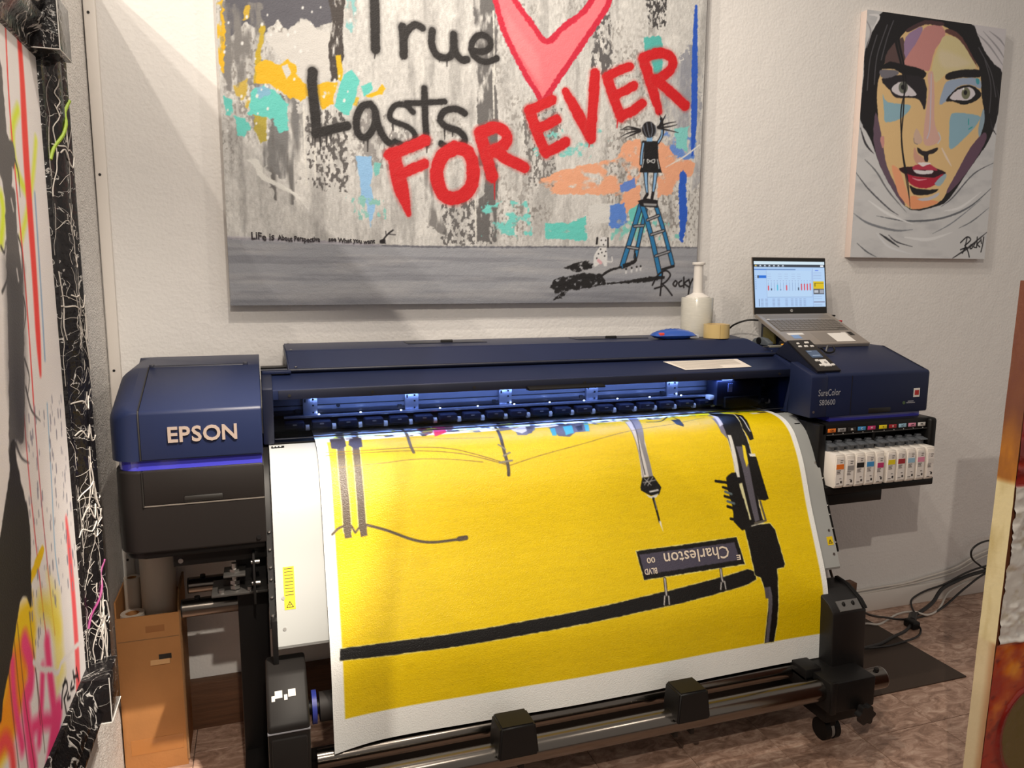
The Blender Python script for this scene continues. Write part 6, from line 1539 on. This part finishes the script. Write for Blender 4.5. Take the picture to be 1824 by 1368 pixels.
# ------------------------------------------------------------------ laptop on the right housing
M_ALU = mat('laptop_silver', (168, 160, 152), 0.38, 0.55)
M_KEY = mat('laptop_key', (122, 116, 110), 0.45, 0.2)
LPX0, LPX1 = 1.850, 2.205
F0, F1 = Vector((0, 2.298, 1.2865)), Vector((0, 2.530, 1.388))     # front and back edge of the deck
lap = thing('laptop', 'open silver laptop with a bright blue-white screen on the printer', 'laptop', ((LPX0+LPX1)/2, 2.32, 1.283))
dv = (F1-F0); dn = Vector((0, -dv.z, dv.y)).normalized()
def deck(u, v, h):
    return Vector((LPX0+(LPX1-LPX0)*u, 0, 0)) + F0 + dv*v + dn*h
def slab(name, u0, u1, v0, v1, h0, h1, m, parent, bev=0.0):
    b = bmesh.new()
    A = [b.verts.new(deck(u, v, h0)) for u, v in ((u0, v0), (u1, v0), (u1, v1), (u0, v1))]
    B = [b.verts.new(deck(u, v, h1)) for u, v in ((u0, v0), (u1, v0), (u1, v1), (u0, v1))]
    b.faces.new(A[::-1]); b.faces.new(B)
    for i in range(4): b.faces.new((A[i], A[(i+1) % 4], B[(i+1) % 4], B[i]))
    if bev:
        bmesh.ops.recalc_face_normals(b, faces=b.faces[:])
        bmesh.ops.bevel(b, geom=b.edges[:], offset=bev, segments=2, affect='EDGES')
    return obj(name, b, m, parent)
base = slab('laptop_base', 0, 1, 0, 1, -0.006, 0.008, M_ALU, lap, 0.002)
slab('speaker_strip', 0.06, 0.94, 0.84, 0.93, 0.0078, 0.0086, mat('speaker_grille', (140, 134, 128), 0.5, 0.4), base)
slab('power_light', 0.07, 0.10, 0.80, 0.82, 0.0078, 0.0088, M_WHITE, base)
slab('key_well', 0.05, 0.95, 0.42, 0.79, 0.0078, 0.0083, mat('key_well', (92, 88, 84), 0.5), base)
key_me = None
for r_ in range(6):
    n = 15 if r_ < 5 else 9
    for c_ in range(n):
        w = 0.88/15
        if r_ == 5:
            u0 = 0.06 + c_*w if c_ < 3 else (0.06+3*w if c_ == 3 else 0.06+(c_+4)*w)
            u1 = u0 + (w*5 if c_ == 3 else w)
            if u1 > 0.945: continue
        else:
            u0 = 0.06+c_*w; u1 = u0+w
        v1 = 0.785-r_*0.06; v0 = v1-0.05
        slab('key', u0+0.004, u1-0.004, v0, v1, 0.008, 0.0098, M_KEY, base)
slab('touchpad', 0.40, 0.70, 0.06, 0.36, 0.0078, 0.0083, mat('touchpad', (150, 143, 136), 0.35, 0.4), base)
slab('sticker', 0.80, 0.86, 0.27, 0.36, 0.0078, 0.0085, mat('sticker_grey', (196, 190, 184), 0.5), base)
slab('sticker', 0.88, 0.94, 0.25, 0.36, 0.0078, 0.0085, M_PRINTBLK, base)
slab('sticker', 0.10, 0.30, 0.30, 0.36, 0.0078, 0.0085, M_WHITE, base)
slab('sticker', 0.12, 0.22, 0.19, 0.30, 0.0078, 0.0085, mat('sticker_blue', (120, 150, 196), 0.5), base)
# lid
L0, L1 = Vector((0, 2.534, 1.392)), Vector((0, 2.566, 1.617))
lv_ = L1-L0; ln = Vector((0, -lv_.z, lv_.y)).normalized()
def lidp(u, v, h): return Vector((LPX0-0.001+(LPX1-LPX0)*0.995*u, 0, 0)) + L0 + lv_*v + ln*h
def lslab(name, u0, u1, v0, v1, h0, h1, m, parent, bev=0.0):
    b = bmesh.new()
    A = [b.verts.new(lidp(u, v, h0)) for u, v in ((u0, v0), (u1, v0), (u1, v1), (u0, v1))]
    B = [b.verts.new(lidp(u, v, h1)) for u, v in ((u0, v0), (u1, v0), (u1, v1), (u0, v1))]
    b.faces.new(A[::-1]); b.faces.new(B)
    for i in range(4): b.faces.new((A[i], A[(i+1) % 4], B[(i+1) % 4], B[i]))
    if bev:
        bmesh.ops.recalc_face_normals(b, faces=b.faces[:])
        bmesh.ops.bevel(b, geom=b.edges[:], offset=bev, segments=2, affect='EDGES')
    return obj(name, b, m, parent)
ldd = lslab('laptop_lid', 0, 1, 0, 1, -0.006, 0, M_ALU, lap, 0.002)
lslab('bezel', 0.006, 0.994, 0.01, 0.99, -0.0005, 0.0012, M_PRINTBLK, ldd)
obj('hinge', cyl(lidp(0.05, -0.01, -0.003), lidp(0.95, -0.01, -0.003), 0.005, 12), M_BLKM, lap)
# what the screen shows, painted pixel by pixel
s_ = Paint(0, 1, 0, 1, 0.0062, (176, 208, 252))
def sb(x0, x1, y0, y1, col, a=1.0): s_.poly([(x0, y0), (x1, y0), (x1, y1), (x0, y1)], col, soft=0.006, alpha=a)
sb(-.1, 1.1, .93, 1.1, (214, 234, 255)); sb(-.1, 1.1, .875, .935, (58, 66, 78)); sb(0, .58, .815, .835, (96, 130, 180)); sb(0, .17, .815, .835, (70, 120, 200))
for i in range(7):
    x = .025+i*.063
    s_.disc((x, .908), .012, (220, 230, 240) if i else (240, 200, 80)); sb(x-.018, x+.018, .882, .890, (190, 200, 215))
sb(.94, .985, .885, .925, (235, 240, 250))
sb(.825, 1.0, 0, .85, (182, 212, 252)); sb(.822, .826, 0, .85, (130, 150, 180)); sb(.83, .985, .30, .565, (222, 190, 20)); sb(.83, .985, .28, .40, (90, 92, 100)); sb(.84, .9, .31, .37, (190, 195, 205)); sb(.92, .98, .30, .38, (160, 165, 178)); sb(.85, .98, .52, .53, (60, 56, 20)); sb(.85, .86, .45, .53, (60, 56, 20)); sb(.83, .99, .10, .115, (90, 60, 90)); sb(.86, .91, .80, .815, (50, 90, 220))
for y in (.75, .70, .68, .63, .22, .18, .05, .03):
    sb(.835, .95, y, y+.008, (150, 172, 205))
sb(.04, .165, .635, .695, (30, 110, 215)); sb(.04, .062, .635, .695, (80, 84, 90))
sb(.165, .812, .22, .80, (184, 214, 252)); sb(.165, .812, .216, .224, (140, 165, 200)); sb(.165, .169, .22, .80, (150, 172, 205)); sb(.808, .812, .22, .80, (150, 172, 205))
cols = [(220, 60, 70), (60, 70, 90), (90, 120, 160), (80, 190, 220), (90, 120, 160), (90, 120, 160), (220, 60, 70), (90, 120, 160), (90, 120, 160), (90, 120, 160), (50, 60, 80), (215, 60, 80), (225, 60, 70), (225, 60, 70), (225, 60, 70)]
hs_ = [.10, .04, .0, .12, .02, .0, .11, .0, .0, .0, .06, .14, .14, .14, .15]
for i in range(15):
    x = .19+i*.0425
    sb(x-.0025, x+.0025, .36, .54, (130, 155, 190)); sb(x-.008, x+.008, .37, .37+hs_[i], cols[i]) if hs_[i] else None
    sb(x-.008, x+.008, .57, .585, (160, 182, 215))
for y in (.72, .67, .62):
    for x in (.18, .33, .42, .52, .6): sb(x, x+.05, y, y+.008, (165, 186, 218))
for y in (.17, .14, .11, .08, .05, .02):
    for x in (.08, .14, .24, .31, .42, .50, .56, .62, .68): sb(x, x+.035, y, y+.012, (140, 160, 195))
sb(.055, .06, .02, .18, (40, 46, 60))
for i in range(8): sb(.012, .024, .40+i*.04, .412+i*.04, (110, 140, 190))
link_mesh('screen', s_.mesh('screen', lambda U, V: tuple(np.array([(LPX0-0.001+(LPX1-LPX0)*0.995*(0.022+0.956*U)), L0.y+lv_.y*(0.125+0.80*V)+ln.y*0.0016+0*U, L0.z+lv_.z*(0.125+0.80*V)+ln.z*0.0016+0*U]))), painted('screen_glow', 0.3, 0, emit=0.92), ldd, None)
lg = obj('maker_badge', cyl(lidp(0.505, 0.062, 0.001), lidp(0.505, 0.062, 0.0018), 0.0062, 20), mat('badge_silver', (190, 188, 186), 0.35, 0.4), ldd)
me = text_mesh('hp', 0.010, 0.0002, 0.0, 0.25, 'CENTER')
map_mesh(me, lambda X, Y, Z: lidp(0.505, 0.062, 0.002) + Vector((X, 0, 0)) + (lv_.normalized())*(Y-0.0025))
link_mesh('lettering', me, M_PRINTBLK, lg, None)
# things around the laptop
ws = thing('laptop_riser', 'dark wedge propping up the back of the silver laptop', 'stand', (2.03, 2.45, 1.281))
obj('riser_wedge', prism([(2.31, 1.2825), (2.545, 1.376), (2.552, 1.376), (2.552, 1.2825)], 1.90, 2.19, 0.002), M_NAVYD, ws)
obj('riser_leg', box(1.885, 1.897, 2.45, 2.52, 1.2825, 1.345, 0.002), mat('olive_board', (96, 88, 44), 0.6), ws)
sh = tag(slab('note_sheet', 0.60, 0.84, 0.06, 0.32, 0.0090, 0.0096, mat('note_paper', (226, 222, 216), 0.7), None), 'small white paper lying on the laptop touchpad', 'paper')
us = thing('usb_stick', 'small red memory stick plugged into the right side of the laptop', 'usb stick', deck(1.03, 0.78, 0.0))
obj('stick_body', box(LPX1+0.006, LPX1+0.030, 2.482, 2.494, 1.360, 1.368, 0.002), mat('red_plastic', (190, 30, 44), 0.4), us)
obj('stick_plug', box(LPX1-0.001, LPX1+0.007, 2.484, 2.492, 1.362, 1.366), M_STEEL, us)
us2 = thing('usb_receiver', 'stubby black plug in the laptop side above the red stick', 'usb plug', deck(1.02, 0.95, 0.0))
obj('receiver_body', box(LPX1+0.003, LPX1+0.022, 2.513, 2.525, 1.381, 1.388, 0.002), M_BLKM, us2)
obj('receiver_plug', box(LPX1-0.002, LPX1+0.004, 2.515, 2.523, 1.383, 1.387), M_STEEL, us2)
kl = tag(obj('laptop_cable', tube([(1.847, 2.50, 1.372), (1.81, 2.52, 1.372), (1.775, 2.56, 1.35), (1.762, 2.60, 1.31), (1.768, 2.63, 1.29)], 0.0035, 8), M_BLKM), 'black power cable curving down from the left side of the laptop', 'cable')
cc = tag(obj('cable_coil', tube([(1.70+0.032*math.cos(a*0.5)*(1+0.05*(a % 3)), 2.585+0.024*math.sin(a*0.5), 1.317+0.0007*a) for a in range(40)], 0.0035, 6, 2), M_BLKM), 'black cable coil at the right end of the rear cover', 'cable coil')
td = thing('tape_dispenser', 'grey rounded desk tape dispenser behind the control panel', 'tape dispenser', (1.85, 2.42, 1.281))
obj('dispenser_body', prism([(2.40, 1.282), (2.40, 1.294), (2.43, 1.308), (2.46, 1.311), (2.49, 1.303), (2.51, 1.282)], 1.822, 1.846, 0.003), mat('dispenser_grey', (86, 92, 98), 0.45), td)
obj('dispenser_wheel', cyl((1.818, 2.455, 1.297), (1.823, 2.455, 1.297), 0.013, 24), M_BLKM, td)
bx = tag(obj('black_case', prism([(2.335, 1.282), (2.34, 1.300), (2.355, 1.305), (2.375, 1.303), (2.385, 1.282)], 1.852, 1.895, 0.003), M_BLACK), 'small black rounded case beside the tape dispenser', 'case')
kf = thing('utility_knife', 'grey and orange utility knife lying beside the control panel', 'knife', (1.80, 2.345, 1.272))
obj('knife_body', box(1.775, 1.842, 2.325, 2.342, 1.2835, 1.2915, 0.002), mat('knife_grey', (150, 146, 130), 0.4, 0.4), kf)
obj('knife_grip', box(1.835, 1.868, 2.322, 2.345, 1.2835, 1.295, 0.003), mat('knife_orange', (232, 160, 30), 0.45), kf)
obj('knife_blade', box(1.750, 1.776, 2.330, 2.337, 1.285, 1.289), M_STEEL, kf)
gl_ = thing('cable_clip', 'curled black cable clip resting at the front edge of the laptop', 'clip', (1.96, 2.24, 1.265))
obj('clip_loop', tube([(1.93, 2.245, 1.268), (1.932, 2.25, 1.284), (1.945, 2.252, 1.282), (1.955, 2.24, 1.270), (1.975, 2.235, 1.270), (1.99, 2.24, 1.278), (1.992, 2.25, 1.29)], 0.0035, 8), M_BLKM, gl_)
obj('clip_loop', tube([(1.952, 2.242, 1.268), (1.966, 2.25, 1.292), (1.974, 2.255, 1.282)], 0.003, 8), mat('steel_dull', (120, 118, 116), 0.4, 0.6), gl_)

# ------------------------------------------------------------------ on the rear cover
wr = thing('stretch_wrap', 'roll of clear stretch wrap on a white handled core by the graffiti canvas', 'wrap roll', (1.594, 2.537, 1.3145))
obj('wrap_film', lathe([(0.02, 0), (0.059, 0), (0.0605, 0.003), (0.0605, 0.144), (0.059, 0.147), (0.02, 0.147)], (1.594, 2.537, 1.3145), 40), mat('wrap_film', (196, 194, 184), 0.25, coat=0.4, var=0.05, vscale=40, stretch=(1, 1, 6)), wr)
hd = obj('wrap_core', lathe([(0.045, 0.147), (0.045, 0.150), (0.028, 0.158), (0.0185, 0.164), (0.0175, 0.262), (0.018, 0.268), (0.024, 0.270), (0.0245, 0.277), (0.022, 0.279), (0.012, 0.279)], (1.594, 2.537, 1.3145), 32), mat('core_white', (216, 212, 206), 0.4), wr)
tp_ = thing('packing_tape', 'roll of tan packing tape standing beside the stretch wrap', 'tape', (1.612, 2.428, 1.3155))
obj('tape_roll', lathe([(0.036, 0), (0.0475, 0), (0.0475, 0.051), (0.036, 0.051), (0.036, 0)], (1.612, 2.428, 1.3155), 48), mat('tan_tape', (196, 172, 116), 0.28, coat=0.3), tp_)
obj('tape_core', lathe([(0.034, 0.001), (0.0359, 0.001), (0.0359, 0.050), (0.034, 0.050), (0.034, 0.001)], (1.612, 2.428, 1.3155), 40), mat('card_core', (190, 164, 120), 0.8), tp_)
obj('tape_end', box(1.597, 1.598, 2.3815, 2.3845, 1.3165, 1.366), mat('tape_edge', (170, 146, 96), 0.4), tp_)
wp = thing('wipes_pack', 'blue packet of wipes lying on the printer rear cover', 'packet', (1.48, 2.47, 1.3155))
def pillow(x0, x1, y0, y1, z0, h, m, name, parent, crimp=0.012):
    b = bmesh.new()
    nx, ny = 14, 8
    V = {}
    for s in (0, 1):
        for i in range(nx+1):
            for j in range(ny+1):
                u, v = i/nx, j/ny
                k_ = max(0, math.sin(math.pi*u))**0.45*max(0, math.sin(math.pi*v))**0.45
                zz = z0 + h*0.32 + (h*0.68*k_ if s else -h*0.32*min(1, k_*1.6)) + 0.0015*math.sin(i*2.3+j*1.7)*k_
                V[s, i, j] = b.verts.new((x0+(x1-x0)*u, y0+(y1-y0)*v, zz))
    for s in (0, 1):
        for i in range(nx):
            for j in range(ny):
                b.faces.new((V[s, i, j], V[s, i+1, j], V[s, i+1, j+1], V[s, i, j+1]))
    bmesh.ops.remove_doubles(b, verts=b.verts[:], dist=1e-5)
    return obj(name, b, m, parent, 60)
pk = pillow(1.352, 1.515, 2.40, 2.470, 1.3165, 0.036, mat('packet_blue', (44, 84, 170), 0.25, coat=0.3), 'packet_body', wp)
obj('packet_flap', box(1.362, 1.380, 2.402, 2.414, 1.330, 1.340, 0.0015), mat('packet_red', (224, 80, 70), 0.4), wp)
obj('packet_end', prism([(2.404, 1.318), (2.408, 1.331), (2.462, 1.331), (2.468, 1.318)], 1.488, 1.525, 0.002), mat('packet_silver', (196, 198, 204), 0.3, 0.3), wp)
wc = thing('cloth_packet', 'crumpled white packet half behind the blue wipes', 'packet', (1.56, 2.515, 1.3155))
pillow(1.43, 1.53, 2.475, 2.53, 1.3165, 0.030, mat('packet_white', (220, 212, 200), 0.5, bump=0.4, bscale=60), 'packet_body', wc)
# printed notice on the front cover
nt_ = thing('notice_sheet', 'white printed notice stuck on the navy front cover', 'paper', (1.49, 2.27, 1.24))
def cov(x, t, h): return (x, 2.236+0.076*t-h*0.33, 1.2242+0.0261*t+h*0.94)
b = quad([cov(1.372, 0.05, 0.0012), cov(1.640, 0.10, 0.0012), cov(1.622, 0.92, 0.0012), cov(1.322, 0.92, 0.0012)])
ns_ = obj('notice_paper', b, mat('notice_paper', (222, 214, 204), 0.6), nt_)
for i in range(9):
    t = 0.16+i*0.083
    xa = 1.372-0.05*t+0.012; xb = 1.640-0.018*t-0.02 - (0.09 if i < 3 else 0)
    obj('text_line', quad([cov(xa, t, 0.0016), cov(xb, t, 0.0016), cov(xb-0.002, t+0.035, 0.0016), cov(xa-0.002, t+0.035, 0.0016)]), mat('pale_ink', (176, 168, 158), 0.6), ns_)

# ------------------------------------------------------------------ cardboard box with paper rolls
M_CARD = mat('cardboard', (168, 116, 66), 0.75, bump=0.12, bscale=120, var=0.10, vscale=7)
M_CARDE = mat('cardboard_edge', (142, 106, 70), 0.85, bump=0.6, bscale=220)
bx0, bx1, by0, by1, bz = -0.448, -0.268, 2.418, 2.60, 0.512
cb = thing('cardboard_box', 'tall open brown cardboard box in the corner under the printer end', 'box', ((bx0+bx1)/2, 2.51, 0))
w = 0.005
obj('box_panel', box(bx0, bx1, by0, by0+w, 0, bz, 0.001), M_CARD, cb)
obj('box_panel', box(bx0, bx1, by1-w, by1, 0, bz+0.01, 0.001), M_CARD, cb)
obj('box_panel', box(bx0, bx0+w, by0+w, by1-w, 0, bz+0.05, 0.001), M_CARD, cb)
sd = obj('box_panel', prism([(by0+w, 0.0), (by0+w, bz-0.004), (by0+0.04, bz+0.055), (by1-w, bz+0.06), (by1-w, 0.0)], bx1-w, bx1, 0.0008), M_CARD, cb)
obj('torn_edge', tube([(bx1+0.001, by0+0.002, bz), (bx1+0.001, by0+0.001, bz*0.6), (bx1+0.001, by0+0.001, 0.02)], 0.004, 6, 3), M_CARDE, sd)
obj('torn_rim', tube([(bx1-0.0025, by0+0.006, bz-0.004), (bx1-0.0025, by0+0.04, bz+0.055), (bx1-0.0025, by1-0.01, bz+0.06)], 0.004, 6, 2), M_CARDE, sd)
obj('box_bottom', box(bx0+w, bx1-w, by0+w, by1-w, 0, 0.006), M_CARD, cb)
obj('torn_hole', box(bx1-0.066, bx1-0.03, by0-0.0006, by0+0.002, 0.365, 0.382, 0.0004), M_PRINTBLK, cb)
obj('torn_flap', prism([(by0-0.0005, 0.366), (by0-0.006, 0.352), (by0-0.0005, 0.350)], bx1-0.09, bx1-0.035), mat('card_inner', (196, 152, 104), 0.85), cb)
obj('packing_strip', box(bx0+0.004, bx1-0.006, by0-0.0012, by0, 0.435, 0.4375), M_CARDE, cb)
obj('torn_scar', box(bx1-0.098, bx1-0.045, by0-0.0008, by0, 0.457, 0.478, 0.0003), mat('card_scar', (150, 100, 56), 0.85), cb)
obj('tape_strip', box(bx0+0.02, bx1-0.01, by0-0.0008, by0, 0.06, 0.11), mat('clear_brown_tape', (160, 106, 54), 0.2, coat=0.5), cb)
M_PAPER = mat('roll_paper', (206, 194, 180), 0.7)
def paper_roll(name, label, cx, cy, r, z1):
    t = thing(name, label, 'paper roll', (cx, cy, 0.007), 'rolls in the cardboard box')
    o = obj('roll_body', lathe([(r*0.6, 0.0), (r, 0.0), (r, z1), (r*0.6, z1), (r*0.6, 0)], (cx, cy, 0.007), 32), M_PAPER, t)
    obj('roll_core', lathe([(r*0.5, 0.0), (r*0.59, 0.0), (r*0.59, z1-0.002), (r*0.5, z1-0.002), (r*0.5, 0)], (cx, cy, 0.007), 24), M_CARD, t)
paper_roll('paper_roll', 'tallest white paper roll standing in the cardboard box', -0.335, 2.525, 0.052, 0.775)
paper_roll('paper_roll', 'thin short white roll at the left edge inside the cardboard box', -0.414, 2.545, 0.024, 0.585)
paper_roll('paper_roll', 'short roll at the front left corner inside the cardboard box', -0.406, 2.466, 0.034, 0.500)

# ------------------------------------------------------------------ floor mat and cables at the right
tag(obj('floor_mat', box(1.93, 2.56, 2.05, 2.585, 0.0, 0.006, 0.002), mat('dark_brown_mat', (60, 46, 36), 0.7, bump=0.25, bscale=500)), 'dark brown rectangular mat on the floor beside the printer', 'mat')
M_CBL = mat('cable_black', (24, 22, 22), 0.4)
M_CWH = mat('cable_white', (206, 200, 192), 0.4)
def cable(label, pts, r, m, name='cable', cat='cable', group=None):
    return tag(obj(name, tube(pts, r, 8, 8), m), label, cat, group)
cable('black cable hanging from the corner of the output plate to the floor plug', [(1.822, 2.02, 0.598), (1.93, 2.10, 0.46), (2.12, 2.22, 0.30), (2.36, 2.36, 0.15), (2.56, 2.46, 0.06), (2.72, 2.50, 0.010), (2.88, 2.515, 0.006), (3.02, 2.56, 0.010), (3.16, 2.58, 0.07), (3.32, 2.59, 0.13), (3.6, 2.60, 0.16)], 0.0048, M_CBL)
cable('white cable snaking over the floor beside the dark mat', [(2.28, 2.49, 0.016), (2.49, 2.515, 0.016), (2.57, 2.50, 0.010), (2.72, 2.55, 0.012), (2.80, 2.54, 0.018), (2.84, 2.50, 0.014), (2.93, 2.53, 0.005), (3.0, 2.567, 0.008), (3.06, 2.59, 0.05), (3.14, 2.60, 0.075), (3.28, 2.605, 0.10), (3.6, 2.61, 0.13)], 0.0045, M_CWH)
for i, (dz, yy, lb) in enumerate(((0.0, 2.636, 'upper white cable running along the wall above the white baseboard'), (-0.016, 2.638, 'lower white cable running along the wall just above the baseboard'))):
    cable(lb, [(2.45, yy, 0.106+dz), (2.56, yy, 0.108+dz), (2.70, yy, 0.110+dz), (2.83, yy, 0.110+dz*0.6), (2.95, yy, 0.122+dz), (3.15, yy, 0.150+dz*1.4), (3.31, yy, 0.205+dz*1.6), (3.6, yy, 0.26+dz)], 0.0042, M_CWH)
cable('looped black cable curling up the wall near the textured canvas', [(3.6, 2.60, 0.26), (3.36, 2.61, 0.275), (3.27, 2.61, 0.272), (3.215, 2.61, 0.245), (3.215, 2.61, 0.205), (3.26, 2.61, 0.165), (3.34, 2.61, 0.13), (3.6, 2.60, 0.11)], 0.0045, M_CBL)
pw = thing('power_strip', 'thick black plug adapter where the floor cables meet', 'power adapter', (2.73, 2.46, 0))
obj('adapter_body', box(2.675, 2.715, 2.415, 2.475, 0.001, 0.036, 0.008, 3), M_BLKM, pw)
obj('adapter_collar', cyl((2.71, 2.46, 0.02), (2.765, 2.505, 0.02), 0.018, 20), M_BLACK, pw)
cable('thick black power cord from the printer to the floor adapter', [(2.02, 2.26, 0.17), (2.20, 2.29, 0.06), (2.40, 2.34, 0.017), (2.52, 2.375, 0.017), (2.61, 2.40, 0.017), (2.68, 2.435, 0.02)], 0.0065, M_CBL, 'floor_cable')
cable('thin black cord curving in front of the floor adapter', [(2.02, 2.28, 0.16), (2.22, 2.31, 0.05), (2.42, 2.325, 0.014), (2.54, 2.335, 0.012), (2.64, 2.36, 0.008), (2.70, 2.40, 0.010), (2.71, 2.43, 0.02)], 0.0042, M_CBL, 'floor_cable')
cable('broad black cord rising from the floor adapter to the wall', [(2.76, 2.505, 0.02), (2.85, 2.54, 0.012), (2.95, 2.57, 0.03), (3.02, 2.59, 0.075), (3.12, 2.60, 0.10), (3.25, 2.60, 0.125), (3.6, 2.60, 0.15)], 0.0085, M_CBL, 'floor_cable')
cable('thin black cord looping beside the broad power cord', [(2.77, 2.50, 0.03), (2.80, 2.55, 0.04), (2.84, 2.585, 0.055), (2.93, 2.60, 0.075), (3.05, 2.60, 0.095), (3.18, 2.60, 0.135), (3.32, 2.60, 0.155), (3.6, 2.60, 0.17)], 0.0045, M_CBL, 'floor_cable')
